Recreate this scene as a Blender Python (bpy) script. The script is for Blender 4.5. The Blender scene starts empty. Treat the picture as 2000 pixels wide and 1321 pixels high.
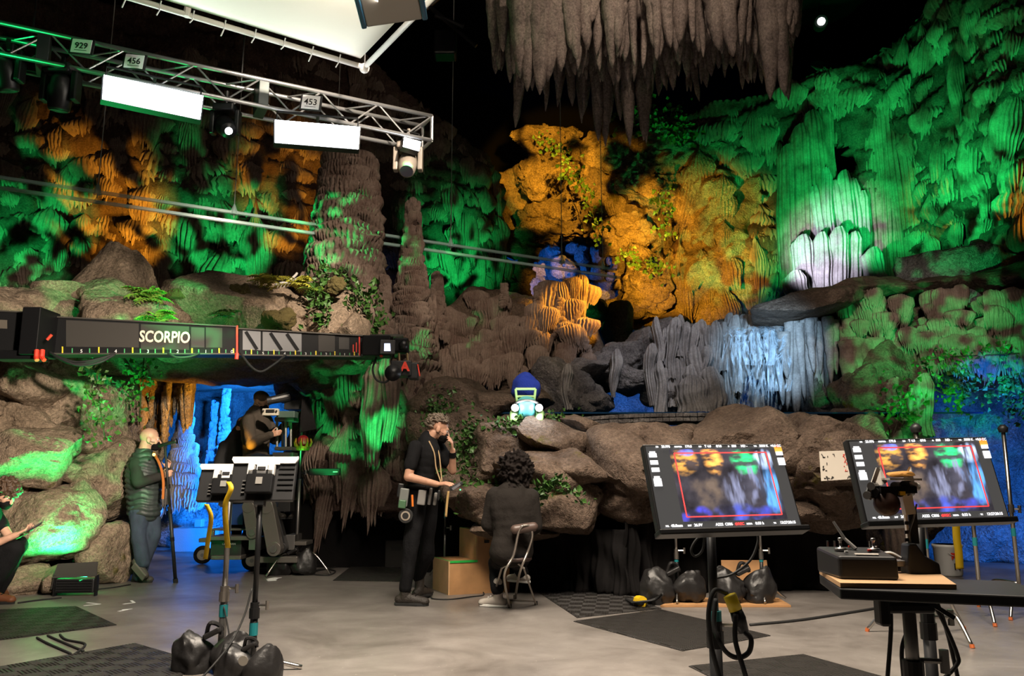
import bpy, bmesh, math, random
import numpy as np
from mathutils import Vector, Matrix, Euler

sc = bpy.context.scene
COL = sc.collection
PI = math.pi

# ---------------------------------------------------------------- camera
F = 1600.0
CAM = Vector((0, 0, 1.15))
TH = math.atan(280.0 / F)
cd = bpy.data.cameras.new('camera')
cd.sensor_width = 36; cd.sensor_fit = 'HORIZONTAL'; cd.lens = 36 * F / 2000
cam = bpy.data.objects.new('camera', cd); COL.objects.link(cam)
cam.location = CAM; cam.rotation_euler = (PI / 2 + TH, 0, 0)
cd.clip_start = 0.05; cd.clip_end = 200
sc.camera = cam

def ray(px, py):
    dx = (px - 1000) / F; dy = (660.5 - py) / F
    return Vector((dx, math.cos(TH) - dy * math.sin(TH), math.sin(TH) + dy * math.cos(TH)))
def P(px, py, Y):
    d = ray(px, py); return CAM + d * (Y / d.y)
def FL(px, py, z=0.0):
    d = ray(px, py); return CAM + d * ((z - CAM.z) / d.z)

# ---------------------------------------------------------------- world, exposure, lights
w = bpy.data.worlds.new('world'); sc.world = w; w.use_nodes = True
w.node_tree.nodes['Background'].inputs[0].default_value = (0.75, 0.8, 1, 1)
w.node_tree.nodes['Background'].inputs[1].default_value = 0.002
sc.view_settings.view_transform = 'Standard'; sc.view_settings.look = 'None'
sc.view_settings.gamma = 1; sc.view_settings.use_curve_mapping = False
sc.view_settings.exposure = 0.0
sc.cycles.max_bounces = 5; sc.cycles.diffuse_bounces = 2; sc.cycles.glossy_bounces = 2; sc.cycles.use_adaptive_sampling = True; sc.cycles.adaptive_threshold = .03
sc.cycles.transmission_bounces = 5; sc.cycles.transparent_max_bounces = 12
sc.cycles.sample_clamp_indirect = 3.0; sc.cycles.caustics_reflective = False; sc.cycles.caustics_refractive = False

GREEN = (0.012, 1.0, 0.20); AMBER = (1.0, 0.45, 0.03); BLUE = (0.01, 0.2, 1.0); COOL = (0.72, 0.82, 1.0); WARM = (1.0, 0.86, 0.7); LIME = (.5, 1, .12)
def aim(o, loc, tgt):
    o.location = loc
    o.rotation_euler = (Vector(tgt) - Vector(loc)).to_track_quat('-Z', 'Y').to_euler()
def gobo(l, scale, lo, hi, seed=0):
    """break-up pattern plate in front of a stage spotlight"""
    l.use_nodes = True; nt = l.node_tree; n = nt.nodes
    em = n.get('Emission') or n.new('ShaderNodeEmission')
    tc = n.new('ShaderNodeTexCoord'); mp = n.new('ShaderNodeMapping'); mp.inputs['Location'].default_value = (seed * 3.7, seed * 1.3, seed)
    no = n.new('ShaderNodeTexNoise'); no.inputs['Scale'].default_value = scale; no.inputs['Detail'].default_value = 1.5
    mr = n.new('ShaderNodeMapRange'); mr.interpolation_type = 'SMOOTHSTEP'
    mr.inputs['From Min'].default_value = lo; mr.inputs['From Max'].default_value = hi
    nt.links.new(tc.outputs['Normal'], mp.inputs[0]); nt.links.new(mp.outputs[0], no.inputs['Vector'])
    nt.links.new(no.outputs[0], mr.inputs[0]); nt.links.new(mr.outputs[0], em.inputs['Strength'])
def spot(loc, tgt, W, color, ang, blend=.35, r=.06, g=None):
    l = bpy.data.lights.new('stage_spot', 'SPOT'); l.energy = W; l.color = color
    l.spot_size = math.radians(ang); l.spot_blend = blend; l.shadow_soft_size = r
    if g: gobo(l, *g)
    o = bpy.data.objects.new('stage_spot', l); COL.objects.link(o); aim(o, loc, tgt); return o
def area(loc, tgt, W, color, sx, sy=None, spread=PI):
    l = bpy.data.lights.new('stage_softbox', 'AREA'); l.energy = W; l.color = color
    l.shape = 'RECTANGLE'; l.size = sx; l.size_y = sy or sx; l.spread = spread
    o = bpy.data.objects.new('stage_softbox', l); COL.objects.link(o); aim(o, loc, tgt); return o

# overhead soft boxes of the rig above and behind the camera, warm white; the last spot is an added shelf fill
area((-.6, 3.6, 6.6), (-.6, 5.8, 0), 440, WARM, 2.2, 2.0, 1.75)
area((2.6, 4.4, 6.6), (2.6, 5.8, 0), 150, WARM, 2.4, 2, 1.75)
spot((.9, 1.4, 3.1), P(70, 800, 9.3), 5200, (1, .86, .68), 28, .7, .2)
spot((1.3, 3.4, 6.6), P(470, 625, 10.3), 6500, (1, .84, .66), 26, .8, .2)
spot((.6, 2.4, 5.2), P(400, 990, 8.5), 1500, WARM, 32, .9, .3)
spot((-.2, 5.0, 7.0), P(960, 700, 13), 900, (1, .82, .62), 24, .9, .2)
spot((1.5, 4.0, 7.5), P(730, 540, 11.8), 900, (1, .82, .64), 24, .9, .2)
spot((2.0, 4.5, 7.0), P(1060, 900, 9), 800, WARM, 30, .9, .2)
area((1.6, 6.2, 8.6), P(1180, 120, 10.2), 26, (1, .8, .62), .6, .6, 1.6)
spot((3.0, 5.0, 5.5), P(1760, 660, 11.6), 700, (1, .85, .7), 26, .8, .2)  # added warm fill to turn the green shelf browner, no known fixture
# --- green stage spots
G = [  # loc, target, W, angle, blend, gobo
    ((-7.0, 11.2, 3.5), P(50, 430, 13.5), 900, 46, .7, (9, .40, .54, 1)),
    ((-4.0, 12.0, 3.6), P(420, 420, 14.4), 1000, 44, .7, (9, .40, .54, 2)),
    ((-.5, 13.9, 4.7), P(885, 490, 15.8), 360, 66, .7, (6, .38, .50, 12)),
    ((-6.2, 5.2, 4.2), P(170, 95, 6.9), 110, 18, .5, None),
    ((-5.5, 6.0, 5.0), P(670, 460, 11.1), 5000, 14, .3, (30, .52, .56, 3)),
    ((-.6, 8.0, 4.6), P(185, 600, 9.6), 1300, 13, .3, None),
    ((-1.6, 7.4, 3.6), P(150, 790, 9.4), 1500, 22, .3, (11, .47, .52, 5)),
    ((-2.2, 7.2, 3.2), P(200, 950, 9.8), 900, 16, .4, (12, .46, .52, 4)),
    ((4.4, 7.6, 2.5), P(1820, 670, 11.5), 800, 44, .6, (16, .44, .52, 6)),
    ((3.6, 7.5, 1.6), P(1745, 800, 11.0), 500, 30, .5, (14, .44, .53, 16)),
    ((-2.6, 8.6, .3), P(690, 800, 11), 550, 34, .5, (10, .46, .56, 7)),
    ((-1.2, 9.0, .8), P(745, 800, 11), 650, 17, .4, None),
    ((-2.4, 8.0, 2.0), P(840, 660, 11.9), 700, 12, .4, (20, .45, .53, 17)),
]
# footlights along the foot of the right wall
for px, Y, dy, z, tp, W, ag, g in [(1445, 16.9, 2.3, 3.9, 330, 520, 80, (7, .40, .52, 14)), (1545, 16.3, 2.6, 4.4, 320, 420, 66, None), (1640, 16.0, 3.0, 4.6, 200, 120, 50, None), (1735, 15.5, 2.6, 4.6, 300, 620, 70, (9, .34, .46, 22)), (1850, 14.6, 2.7, 4.8, 250, 850, 84, (8, .40, .50, 15)), (1960, 13.2, 2.4, 5.2, 190, 480, 70, (8, .42, .52, 20))]:
    G.append((P(px, 660, Y - dy).xy.to_3d() + Vector((-.3, 0, z)), P(px, tp, Y), W, ag, .7, g))
for lo, tg, W, ag, bl, g in G: spot(lo, tg, W, GREEN, ag, bl, .04, g)
# --- amber
A = [
    ((-4.9, 11.6, 3.7), P(215, 380, 13.9), 1500, 36, .7, (8, .40, .52, 8)),
    ((-2.9, 12.4, 3.9), P(545, 360, 14.8), 900, 34, .7, (8, .42, .54, 9)),
    ((.3, 13.6, 7.6), P(1065, 310, 17.4), 1900, 34, .25, (6, .36, .46, 18)),
    ((2.4, 11.6, 6.5), P(1190, 430, 17), 4600, 42, .6, (7, .40, .52, 10)),
    ((2.0, 12.9, 4.3), P(1335, 510, 16.6), 2400, 46, .6, None),
    ((3.4, 11.0, 5.4), P(1095, 630, 13.0), 3300, 20, .5, None),
    ((-2.9, 10.0, 1.3), P(315, 770, 11.2), 420, 34, .6, None),
    ((7.9, 8.5, 4.2), P(2010, 400, 12.8), 1100, 22, .6, None),
]
for lo, tg, W, ag, bl, g in A: spot(lo, tg, W, AMBER, ag, bl, .04, g)
# --- blue
for lo, tg, W, ag in [((-3.3, 12.8, .25), P(430, 880, 14.8), 1500, 120), ((-4.2, 12.8, 2.4), P(470, 880, 14.8), 900, 110),
                      ((.4, 18.0, 5.8), P(1080, 530, 19.6), 110, 130), ((2.4, 18.0, 6.2), P(1150, 540, 19.6), 110, 130),
                      ((2.0, 14.4, 2.4), P(1230, 790, 16), 160, 64), ((1.6, 17.9, 4.0), P(1180, 660, 19.6), 400, 90),
                      ((5.2, 13.6, 2.0), P(1500, 760, 15), 100, 60),
                      ((5.9, 9.9, 2.6), P(1930, 860, 12), 200, 70), ((6.9, 10.2, .4), P(1960, 1000, 12), 200, 80)]:
    spot(lo, tg, W, BLUE, ag, .7, .12)
# --- cool white on the waterfall and the pale column
spot((2.6, 7.2, 3.0), P(1500, 690, 12.0), 1500, (.45, .72, 1), 22, .7, .12)
spot((4.3, 12.9, 4.5), P(1625, 480, 15.6), 1100, (.78, .76, 1), 36, .8, .08)
spot((2.0, 7.0, 6.8), P(1260, 720, 12.8), 900, (.85, .88, 1), 24, .8, .2)

# ---------------------------------------------------------------- noise (numpy)
def _h(ix, iy, iz, seed):
    n = (ix * 374761393 + iy * 668265263 + iz * 2147483647 + seed * 1274126177) & 0xffffffff
    n = ((n ^ (n >> 13)) * 1274126177) & 0xffffffff
    n = ((n ^ (n >> 16)) * 2246822519) & 0xffffffff
    return ((n ^ (n >> 15)) & 0xffff) / 32767.5 - 1.0
def vnoise(p, seed=0):
    i = np.floor(p).astype(np.int64); f = p - i; f = f * f * (3 - 2 * f); r = 0
    for a in (0, 1):
        for b in (0, 1):
            for c in (0, 1):
                wt = (f[:, 0] if a else 1 - f[:, 0]) * (f[:, 1] if b else 1 - f[:, 1]) * (f[:, 2] if c else 1 - f[:, 2])
                r = r + wt * _h(i[:, 0] + a, i[:, 1] + b, i[:, 2] + c, seed)
    return r
def fbm(p, octs=4, seed=0, gain=.5):
    r = 0; a = 1.0; q = np.array(p, float)
    for k in range(octs):
        r = r + a * vnoise(q, seed + k); q = q * 2.03 + 7.1; a *= gain
    return r

# ---------------------------------------------------------------- materials
def new_mat(name):
    m = bpy.data.materials.new(name); m.use_nodes = True
    return m, m.node_tree, m.node_tree.nodes['Principled BSDF']
def mat(name, col, rough=.6, metal=0, emit=0, ecol=None, bump=0, bscale=60, var=0, vscale=4, alpha=1, trans=0, spec=.5, coat=0):
    m, nt, b = new_mat(name)
    b.inputs['Base Color'].default_value = (*col, 1); b.inputs['Roughness'].default_value = rough; b.inputs['Metallic'].default_value = metal
    b.inputs['Specular IOR Level'].default_value = spec; b.inputs['Coat Weight'].default_value = coat
    if emit: b.inputs['Emission Color'].default_value = (*(ecol or col), 1); b.inputs['Emission Strength'].default_value = emit
    if alpha < 1: b.inputs['Alpha'].default_value = alpha
    if trans: b.inputs['Transmission Weight'].default_value = trans
    if var or bump:
        tc = nt.nodes.new('ShaderNodeTexCoord')
    if var:
        n = nt.nodes.new('ShaderNodeTexNoise'); n.inputs['Scale'].default_value = vscale; n.inputs['Detail'].default_value = 6
        r = nt.nodes.new('ShaderNodeMapRange'); r.inputs[1].default_value = .3; r.inputs[2].default_value = .7; r.inputs[3].default_value = 1 - var; r.inputs[4].default_value = 1 + var
        mx = nt.nodes.new('ShaderNodeMix'); mx.data_type = 'RGBA'; mx.blend_type = 'MULTIPLY'; mx.inputs[0].default_value = 1
        mx.inputs[6].default_value = (*col, 1)
        nt.links.new(tc.outputs['Object'], n.inputs['Vector']); nt.links.new(n.outputs[0], r.inputs[0]); nt.links.new(r.outputs[0], mx.inputs[7]); nt.links.new(mx.outputs[2], b.inputs['Base Color'])
    if bump:
        n = nt.nodes.new('ShaderNodeTexNoise'); n.inputs['Scale'].default_value = bscale; n.inputs['Detail'].default_value = 5
        bp = nt.nodes.new('ShaderNodeBump'); bp.inputs['Strength'].default_value = bump; bp.inputs['Distance'].default_value = .02
        nt.links.new(tc.outputs['Object'], n.inputs['Vector']); nt.links.new(n.outputs[0], bp.inputs['Height']); nt.links.new(bp.outputs[0], b.inputs['Normal'])
    return m
def rock_mat(name, c1, c2, moss=0, bump=.6, scale=1.0, mosscol=(.10, .085, .012), grit=.8):
    m, nt, b = new_mat(name); N = nt.nodes; L = nt.links
    b.inputs['Roughness'].default_value = .82; b.inputs['Specular IOR Level'].default_value = .3
    ge = N.new('ShaderNodeNewGeometry')
    n1 = N.new('ShaderNodeTexNoise'); n1.inputs['Scale'].default_value = 2.6 * scale; n1.inputs['Detail'].default_value = 6; n1.inputs['Roughness'].default_value = .75
    cr = N.new('ShaderNodeMix'); cr.data_type = 'RGBA'; cr.inputs[6].default_value = (*c1, 1); cr.inputs[7].default_value = (*c2, 1)
    mr = N.new('ShaderNodeMapRange'); mr.inputs[1].default_value = .35; mr.inputs[2].default_value = .65
    L.new(ge.outputs['Position'], n1.inputs['Vector']); L.new(n1.outputs[0], mr.inputs[0]); L.new(mr.outputs[0], cr.inputs[0])
    n4 = N.new('ShaderNodeTexNoise'); n4.inputs['Scale'].default_value = 34 * scale; n4.inputs['Detail'].default_value = 2; n4.inputs['Roughness'].default_value = .8
    m4 = N.new('ShaderNodeMapRange'); m4.inputs[1].default_value = .32; m4.inputs[2].default_value = .68; m4.inputs[3].default_value = .45; m4.inputs[4].default_value = 1.35
    g4 = N.new('ShaderNodeMix'); g4.data_type = 'RGBA'; g4.blend_type = 'MULTIPLY'; g4.inputs[0].default_value = grit
    L.new(ge.outputs['Position'], n4.inputs['Vector']); L.new(n4.outputs[0], m4.inputs[0]); L.new(cr.outputs[2], g4.inputs[6]); L.new(m4.outputs[0], g4.inputs[7])
    out = g4.outputs[2]
    if moss:
        n3 = N.new('ShaderNodeTexNoise'); n3.inputs['Scale'].default_value = 1.5; n3.inputs['Detail'].default_value = 5; n3.inputs['Roughness'].default_value = .7
        m3 = N.new('ShaderNodeMapRange'); m3.inputs[1].default_value = .70 - moss; m3.inputs[2].default_value = .76 - moss
        mm = N.new('ShaderNodeMix'); mm.data_type = 'RGBA'; mm.inputs[7].default_value = (*mosscol, 1)
        L.new(ge.outputs['Position'], n3.inputs['Vector']); L.new(n3.outputs[0], m3.inputs[0]); L.new(m3.outputs[0], mm.inputs[0]); L.new(out, mm.inputs[6]); out = mm.outputs[2]
    L.new(out, b.inputs['Base Color'])
    n2 = N.new('ShaderNodeTexNoise'); n2.inputs['Scale'].default_value = 9 * scale; n2.inputs['Detail'].default_value = 5; n2.inputs['Roughness'].default_value = .72
    bp = N.new('ShaderNodeBump'); bp.inputs['Strength'].default_value = bump; bp.inputs['Distance'].default_value = .22
    L.new(ge.outputs['Position'], n2.inputs['Vector']); L.new(n2.outputs[0], bp.inputs['Height']); L.new(bp.outputs[0], b.inputs['Normal'])
    return m
M = {}
M['rock'] = rock_mat('boulder_rock', (.20, .145, .10), (.34, .255, .185), moss=.055)
M['rock_grey'] = rock_mat('grey_rock', (.12, .105, .10), (.25, .225, .21), moss=0)
M['rock_dark'] = rock_mat('brown_rock', (.085, .056, .040), (.19, .135, .10), moss=.06)
M['rock_gold'] = rock_mat('back_rock', (.17, .13, .09), (.42, .33, .22), moss=.07, bump=1)
M['flow'] = rock_mat('flowstone', (.15, .095, .075), (.31, .235, .19), bump=.25, grit=.35)
M['flow_grey'] = rock_mat('grey_flowstone', (.20, .18, .17), (.42, .39, .37), bump=.25, grit=.35)
M['flow_gap_shade'] = rock_mat('flowstone_gap_shade', (.055, .03, .025), (.11, .07, .055), bump=.4)  # shade in the gaps between tufts is put into this dark colour
M['stal'] = rock_mat('stalactite_stone', (.16, .125, .115), (.33, .27, .235), bump=.3)
M['plaster'] = rock_mat('rough_plaster', (.30, .30, .30), (.50, .50, .50), bump=1.0, scale=.8)
M['black'] = mat('stage_black', (.006, .006, .007), .95, spec=.1)
M['metal_black'] = mat('black_metal', (.012, .012, .013), .38, .3)
M['plastic_black'] = mat('black_plastic', (.016, .016, .017), .45)
M['rubber'] = mat('black_rubber', (.012, .012, .012), .7)
M['cloth_black'] = mat('black_duvetyne', (.010, .009, .009), .95, bump=.3, bscale=30, spec=.1)
M['chrome'] = mat('chrome_steel', (.55, .52, .48), .28, 1)
M['steel'] = mat('worn_steel', (.30, .29, .28), .42, .9)
M['alu'] = mat('truss_aluminium', (.55, .55, .56), .38, .85)
M['teal'] = mat('teal_tape', (.01, .20, .22), .5)
M['yellow'] = mat('yellow_webbing', (.75, .48, .01), .6)
M['red'] = mat('red_tape', (.75, .05, .025), .5)
M['white'] = mat('white_plastic', (.75, .74, .72), .45)
M['paper'] = mat('white_paper', (.8, .8, .8), .7)
M['ink'] = mat('black_print', (.01, .01, .01), .6)
M['ply'] = mat('plywood', (.46, .245, .105), .55, var=.16, vscale=6)
M['ply_light'] = mat('pale_plywood', (.60, .37, .19), .55, var=.16, vscale=5)
M['green_tape'] = mat('green_tape', (.02, .42, .06), .5)
M['led'] = mat('led_panel_glow', (1, 1, 1), .5, emit=22, ecol=(.90, .95, 1))
M['leaf'] = mat('ivy_leaf', (.05, .13, .022), .5)
M['leaf_light'] = mat('fern_leaf', (.22, .36, .05), .5)
M['leaf_yellow'] = mat('yellow_fern_leaf', (.50, .48, .07), .5)
M['stem'] = mat('vine_stem', (.05, .04, .02), .8)
M['moss'] = mat('moss', (.085, .065, .018), .95, bump=1, bscale=40)
M['skin'] = mat('skin', (.52, .28, .185), .5, var=.12, vscale=20)
M['glass'] = mat('clear_acrylic', (.55, .78, .74), .12, alpha=.5)

# ---------------------------------------------------------------- mesh helpers
ORG = {}
def org(o): return ORG.get(o.name, Vector((0, 0, 0))) if o else Vector((0, 0, 0))
def tag(o, label=None, cat=None, group=None, kind=None):
    if label: o['label'] = label
    if cat: o['category'] = cat
    if group: o['group'] = group
    if kind: o['kind'] = kind
    return o
def thing(name, label, cat, loc=(0, 0, 0), group=None, kind=None):
    o = bpy.data.objects.new(name, None); COL.objects.link(o); o.location = loc; o.empty_display_size = .1
    ORG[o.name] = Vector(loc)
    return tag(o, label, cat, group, kind)
def frame(d):
    d = Vector(d).normalized(); a = Vector((0, 0, 1)) if abs(d.z) < .9 else Vector((1, 0, 0))
    x = d.cross(a).normalized(); return x, d.cross(x).normalized()
class MB:
    def __init__(s): s.v = []; s.f = []; s.mi = []; s.cur = 0
    def add(s, v, f):
        o = len(s.v); s.v += [tuple(p) for p in v]; s.f += [tuple(i + o for i in q) for q in f]; s.mi += [s.cur] * len(f); return s
    def box(s, c, size, R=None):
        c = Vector(c); hx, hy, hz = [q / 2 for q in size]; pts = []
        for x in (-hx, hx):
            for y in (-hy, hy):
                for z in (-hz, hz):
                    p = Vector((x, y, z)); pts.append(c + (R @ p if R else p))
        return s.add(pts, [(0, 1, 3, 2), (4, 6, 7, 5), (0, 4, 5, 1), (2, 3, 7, 6), (0, 2, 6, 4), (1, 5, 7, 3)])
    def bar(s, a, b, w, h, up=(0, 0, 1)):
        """box beam from a to b, width w (sideways) and height h (up)"""
        a = Vector(a); b = Vector(b); d = (b - a).normalized(); x = d.cross(Vector(up)).normalized(); u = x.cross(d).normalized(); pts = []
        for p in (a, b):
            for sx, su in ((-1, -1), (1, -1), (1, 1), (-1, 1)): pts.append(p + x * (sx * w / 2) + u * (su * h / 2))
        return s.add(pts, [(0, 1, 2, 3), (7, 6, 5, 4), (0, 4, 5, 1), (1, 5, 6, 2), (2, 6, 7, 3), (3, 7, 4, 0)])
    def quad(s, a, b, c, d, t=.004):
        """thin slab from four corners"""
        q = [Vector(p) for p in (a, b, c, d)]; n = (q[1] - q[0]).cross(q[3] - q[0]).normalized() * t
        return s.add(q + [p - n for p in q], [(0, 1, 2, 3), (7, 6, 5, 4), (0, 4, 5, 1), (1, 5, 6, 2), (2, 6, 7, 3), (3, 7, 4, 0)])
    def tube(s, pts, r, n=8, cap=True):
        pts = [Vector(p) for p in pts]; rs = r if isinstance(r, (list, tuple)) else [r] * len(pts); o = len(s.v); k = len(pts)
        x = None
        for i, p in enumerate(pts):
            d = (pts[min(i + 1, k - 1)] - pts[max(i - 1, 0)])
            if d.length < 1e-9: d = Vector((0, 0, 1))
            d.normalize()
            if x is None: x, y = frame(d)
            else:
                x = (x - d * x.dot(d))
                x = x.normalized() if x.length > 1e-6 else frame(d)[0]
                y = d.cross(x)
            for j in range(n):
                t = 2 * PI * j / n; s.v.append(tuple(p + (x * math.cos(t) + y * math.sin(t)) * rs[i]))
        for i in range(k - 1):
            for j in range(n):
                a = o + i * n + j; b = o + i * n + (j + 1) % n; s.f.append((a, b, b + n, a + n)); s.mi.append(s.cur)
        if cap:
            s.f.append(tuple(o + j for j in range(n))[::-1]); s.f.append(tuple(o + (k - 1) * n + j for j in range(n))); s.mi += [s.cur] * 2
        return s
    def ell(s, c, r, R=None, n=12, m=8):
        c = Vector(c); rx, ry, rz = (r, r, r) if not isinstance(r, (list, tuple)) else r; v = []; f = []
        for i in range(1, m):
            a = PI * i / m
            for j in range(n):
                t = 2 * PI * j / n; p = Vector((rx * math.sin(a) * math.cos(t), ry * math.sin(a) * math.sin(t), rz * math.cos(a))); v.append(c + (R @ p if R else p))
        for q in (Vector((0, 0, rz)), Vector((0, 0, -rz))): v.append(c + (R @ q if R else q))
        T = len(v) - 2
        for i in range(m - 2):
            for j in range(n): f.append((i * n + j, (i + 1) * n + j, (i + 1) * n + (j + 1) % n, i * n + (j + 1) % n))
        for j in range(n): f.append((T, j, (j + 1) % n)); f.append((T + 1, (m - 2) * n + (j + 1) % n, (m - 2) * n + j))
        return s.add(v, f)
    def caps(s, a, b, ra, rb, n=12):
        """closed tapered capsule"""
        a = Vector(a); b = Vector(b); d = b - a
        if d.length < 1e-6: return s.ell(a, max(ra, rb))
        d.normalize(); pts = []; rs = []
        for i in range(5):
            t = PI / 2 * (1 - i / 4); pts.append(a - d * ra * math.sin(t)); rs.append(max(ra * math.cos(t), ra * .05))
        for i in range(5):
            t = PI / 2 * i / 4; pts.append(b + d * rb * math.sin(t)); rs.append(max(rb * math.cos(t), rb * .05))
        return s.tube(pts, rs, n)
    def lathe(s, base, prof, axis=(0, 0, 1), n=20):
        ax = Vector(axis).normalized(); base = Vector(base)
        return s.tube([base + ax * z for r, z in prof], [max(r, 1e-4) for r, z in prof], n)
    def build(s, name, m, parent=None, bevel=0, smooth=False):
        me = bpy.data.meshes.new(name); L = org(parent)
        me.from_pydata([(p[0] - L.x, p[1] - L.y, p[2] - L.z) for p in s.v], [], s.f)
        for q in (m if isinstance(m, list) else [m]): me.materials.append(M[q] if isinstance(q, str) else q)
        if isinstance(m, list): me.polygons.foreach_set('material_index', s.mi)
        if smooth: me.polygons.foreach_set('use_smooth', [True] * len(me.polygons))
        me.update(); return link(name, me, parent, L, bevel)
def link(name, me, parent=None, L=None, bevel=0):
    o = bpy.data.objects.new(name, me); COL.objects.link(o)
    if parent: o.parent = parent
    ORG[o.name] = L if L is not None else org(parent)
    if bevel:
        b = o.modifiers.new('bevel', 'BEVEL'); b.width = bevel; b.segments = 2; b.limit_method = 'ANGLE'
    return o
def np_mesh(name, V, Fq, m, parent=None, smooth=True):
    L = org(parent); me = bpy.data.meshes.new(name); V = np.asarray(V, float) - np.array(L)
    me.from_pydata(V.tolist(), [], Fq); me.materials.append(M[m] if isinstance(m, str) else m)
    if smooth: me.polygons.foreach_set('use_smooth', [True] * len(me.polygons))
    me.update(); return link(name, me, parent, L)
def smooth_angle(o, deg=40):
    o.data.polygons.foreach_set('use_smooth', [True] * len(o.data.polygons))
    try: o.data.set_sharp_from_angle(angle=math.radians(deg))
    except Exception: pass
    return o
TMP = bpy.data.scenes.new('workbench')
def bake(o):
    TMP.collection.objects.link(o); vl = TMP.view_layers[0]; vl.update(); me = bpy.data.meshes.new_from_object(o.evaluated_get(vl.depsgraph)); bpy.data.objects.remove(o); return me
def text(body, size, m, parent, Mx, ext=.001, name='lettering', sx=1.0, off=0, align='CENTER'):
    c = bpy.data.curves.new(name, 'FONT'); c.body = body; c.size = size; c.extrude = ext; c.offset = off
    c.align_x = align; c.align_y = 'CENTER'; c.resolution_u = 3
    t = bpy.data.objects.new(name, c); me = bake(t)
    L = org(parent); me.transform(Matrix.Translation(-L) @ Mx @ Matrix.Diagonal((sx, 1, 1, 1)))
    me.materials.clear(); me.materials.append(M[m] if isinstance(m, str) else m)
    return link(name, me, parent, L)
def basis(o, x, y):
    """matrix with origin o, local x along x, local y along y"""
    x = Vector(x).normalized(); y = Vector(y); z = x.cross(y).normalized(); y = z.cross(x)
    m = Matrix((x, y, z)).transposed().to_4x4(); m.translation = Vector(o); return m
def rotZ(a): return Matrix.Rotation(a, 3, 'Z')
def curve_pts(pts, n=10):
    """Catmull-Rom through pts"""
    pts = [Vector(p) for p in pts]; q = [pts[0] * 2 - pts[1]] + pts + [pts[-1] * 2 - pts[-2]]; out = []
    for i in range(1, len(q) - 2):
        for k in range(n):
            t = k / n; a, b, c, d = q[i - 1], q[i], q[i + 1], q[i + 2]
            out.append(.5 * ((2 * b) + (c - a) * t + (2 * a - 5 * b + 4 * c - d) * t * t + (3 * b - a - 3 * c + d) * t ** 3))
    return out + [pts[-1]]
def cable(name, pts, r, label, cat='cable', m='rubber', n=8, parent=None):
    b = MB().tube(curve_pts(pts, n), r, 6); o = b.build(name, m, parent, smooth=True)
    if label: tag(o, label, cat)
    return o
# ================================================================ the stage building
def struct(o, label=None):
    o['kind'] = 'structure'
    if label: o['label'] = label
    return o
def floor_mat():
    m, nt, b = new_mat('polished_concrete'); N = nt.nodes; L = nt.links
    ge = N.new('ShaderNodeNewGeometry')
    n1 = N.new('ShaderNodeTexNoise'); n1.inputs['Scale'].default_value = 1.1; n1.inputs['Detail'].default_value = 14; n1.inputs['Roughness'].default_value = .74; n1.inputs['Distortion'].default_value = .6
    r = N.new('ShaderNodeValToRGB'); e = r.color_ramp.elements; e[0].position = .32; e[0].color = (.105, .092, .082, 1); e[1].position = .68; e[1].color = (.255, .232, .215, 1)
    L.new(ge.outputs['Position'], n1.inputs['Vector']); L.new(n1.outputs[0], r.inputs[0])
    n5 = N.new('ShaderNodeTexNoise'); n5.inputs['Scale'].default_value = 42; n5.inputs['Detail'].default_value = 3; m5 = N.new('ShaderNodeMapRange'); m5.inputs[1].default_value = .70; m5.inputs[2].default_value = .74
    x5 = N.new('ShaderNodeMix'); x5.data_type = 'RGBA'; x5.inputs[7].default_value = (.42, .40, .38, 1); L.new(ge.outputs['Position'], n5.inputs['Vector']); L.new(n5.outputs[0], m5.inputs[0]); L.new(m5.outputs[0], x5.inputs[0]); L.new(r.outputs[0], x5.inputs[6]); L.new(x5.outputs[2], b.inputs['Base Color'])
    n2 = N.new('ShaderNodeTexNoise'); n2.inputs['Scale'].default_value = 3; n2.inputs['Detail'].default_value = 6
    mr = N.new('ShaderNodeMapRange'); mr.inputs[3].default_value = .22; mr.inputs[4].default_value = .5
    L.new(ge.outputs['Position'], n2.inputs['Vector']); L.new(n2.outputs[0], mr.inputs[0]); L.new(mr.outputs[0], b.inputs['Roughness'])
    return m
M['floor'] = floor_mat()
struct(MB().box((0, 9, -.1), (30, 27, .2)).build('floor', 'floor'), 'grey polished concrete studio floor')
struct(MB().box((0, 22.3, 6), (30, .3, 12)).build('wall_back', 'black'))
struct(MB().box((-14.8, 9, 6), (.3, 27, 12)).build('wall_left', 'black'))
struct(MB().box((14.8, 9, 6), (.3, 27, 12)).build('wall_right', 'black'))
struct(MB().box((0, 9, 12.1), (30, 27, .2)).build('ceiling', 'black'))

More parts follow.
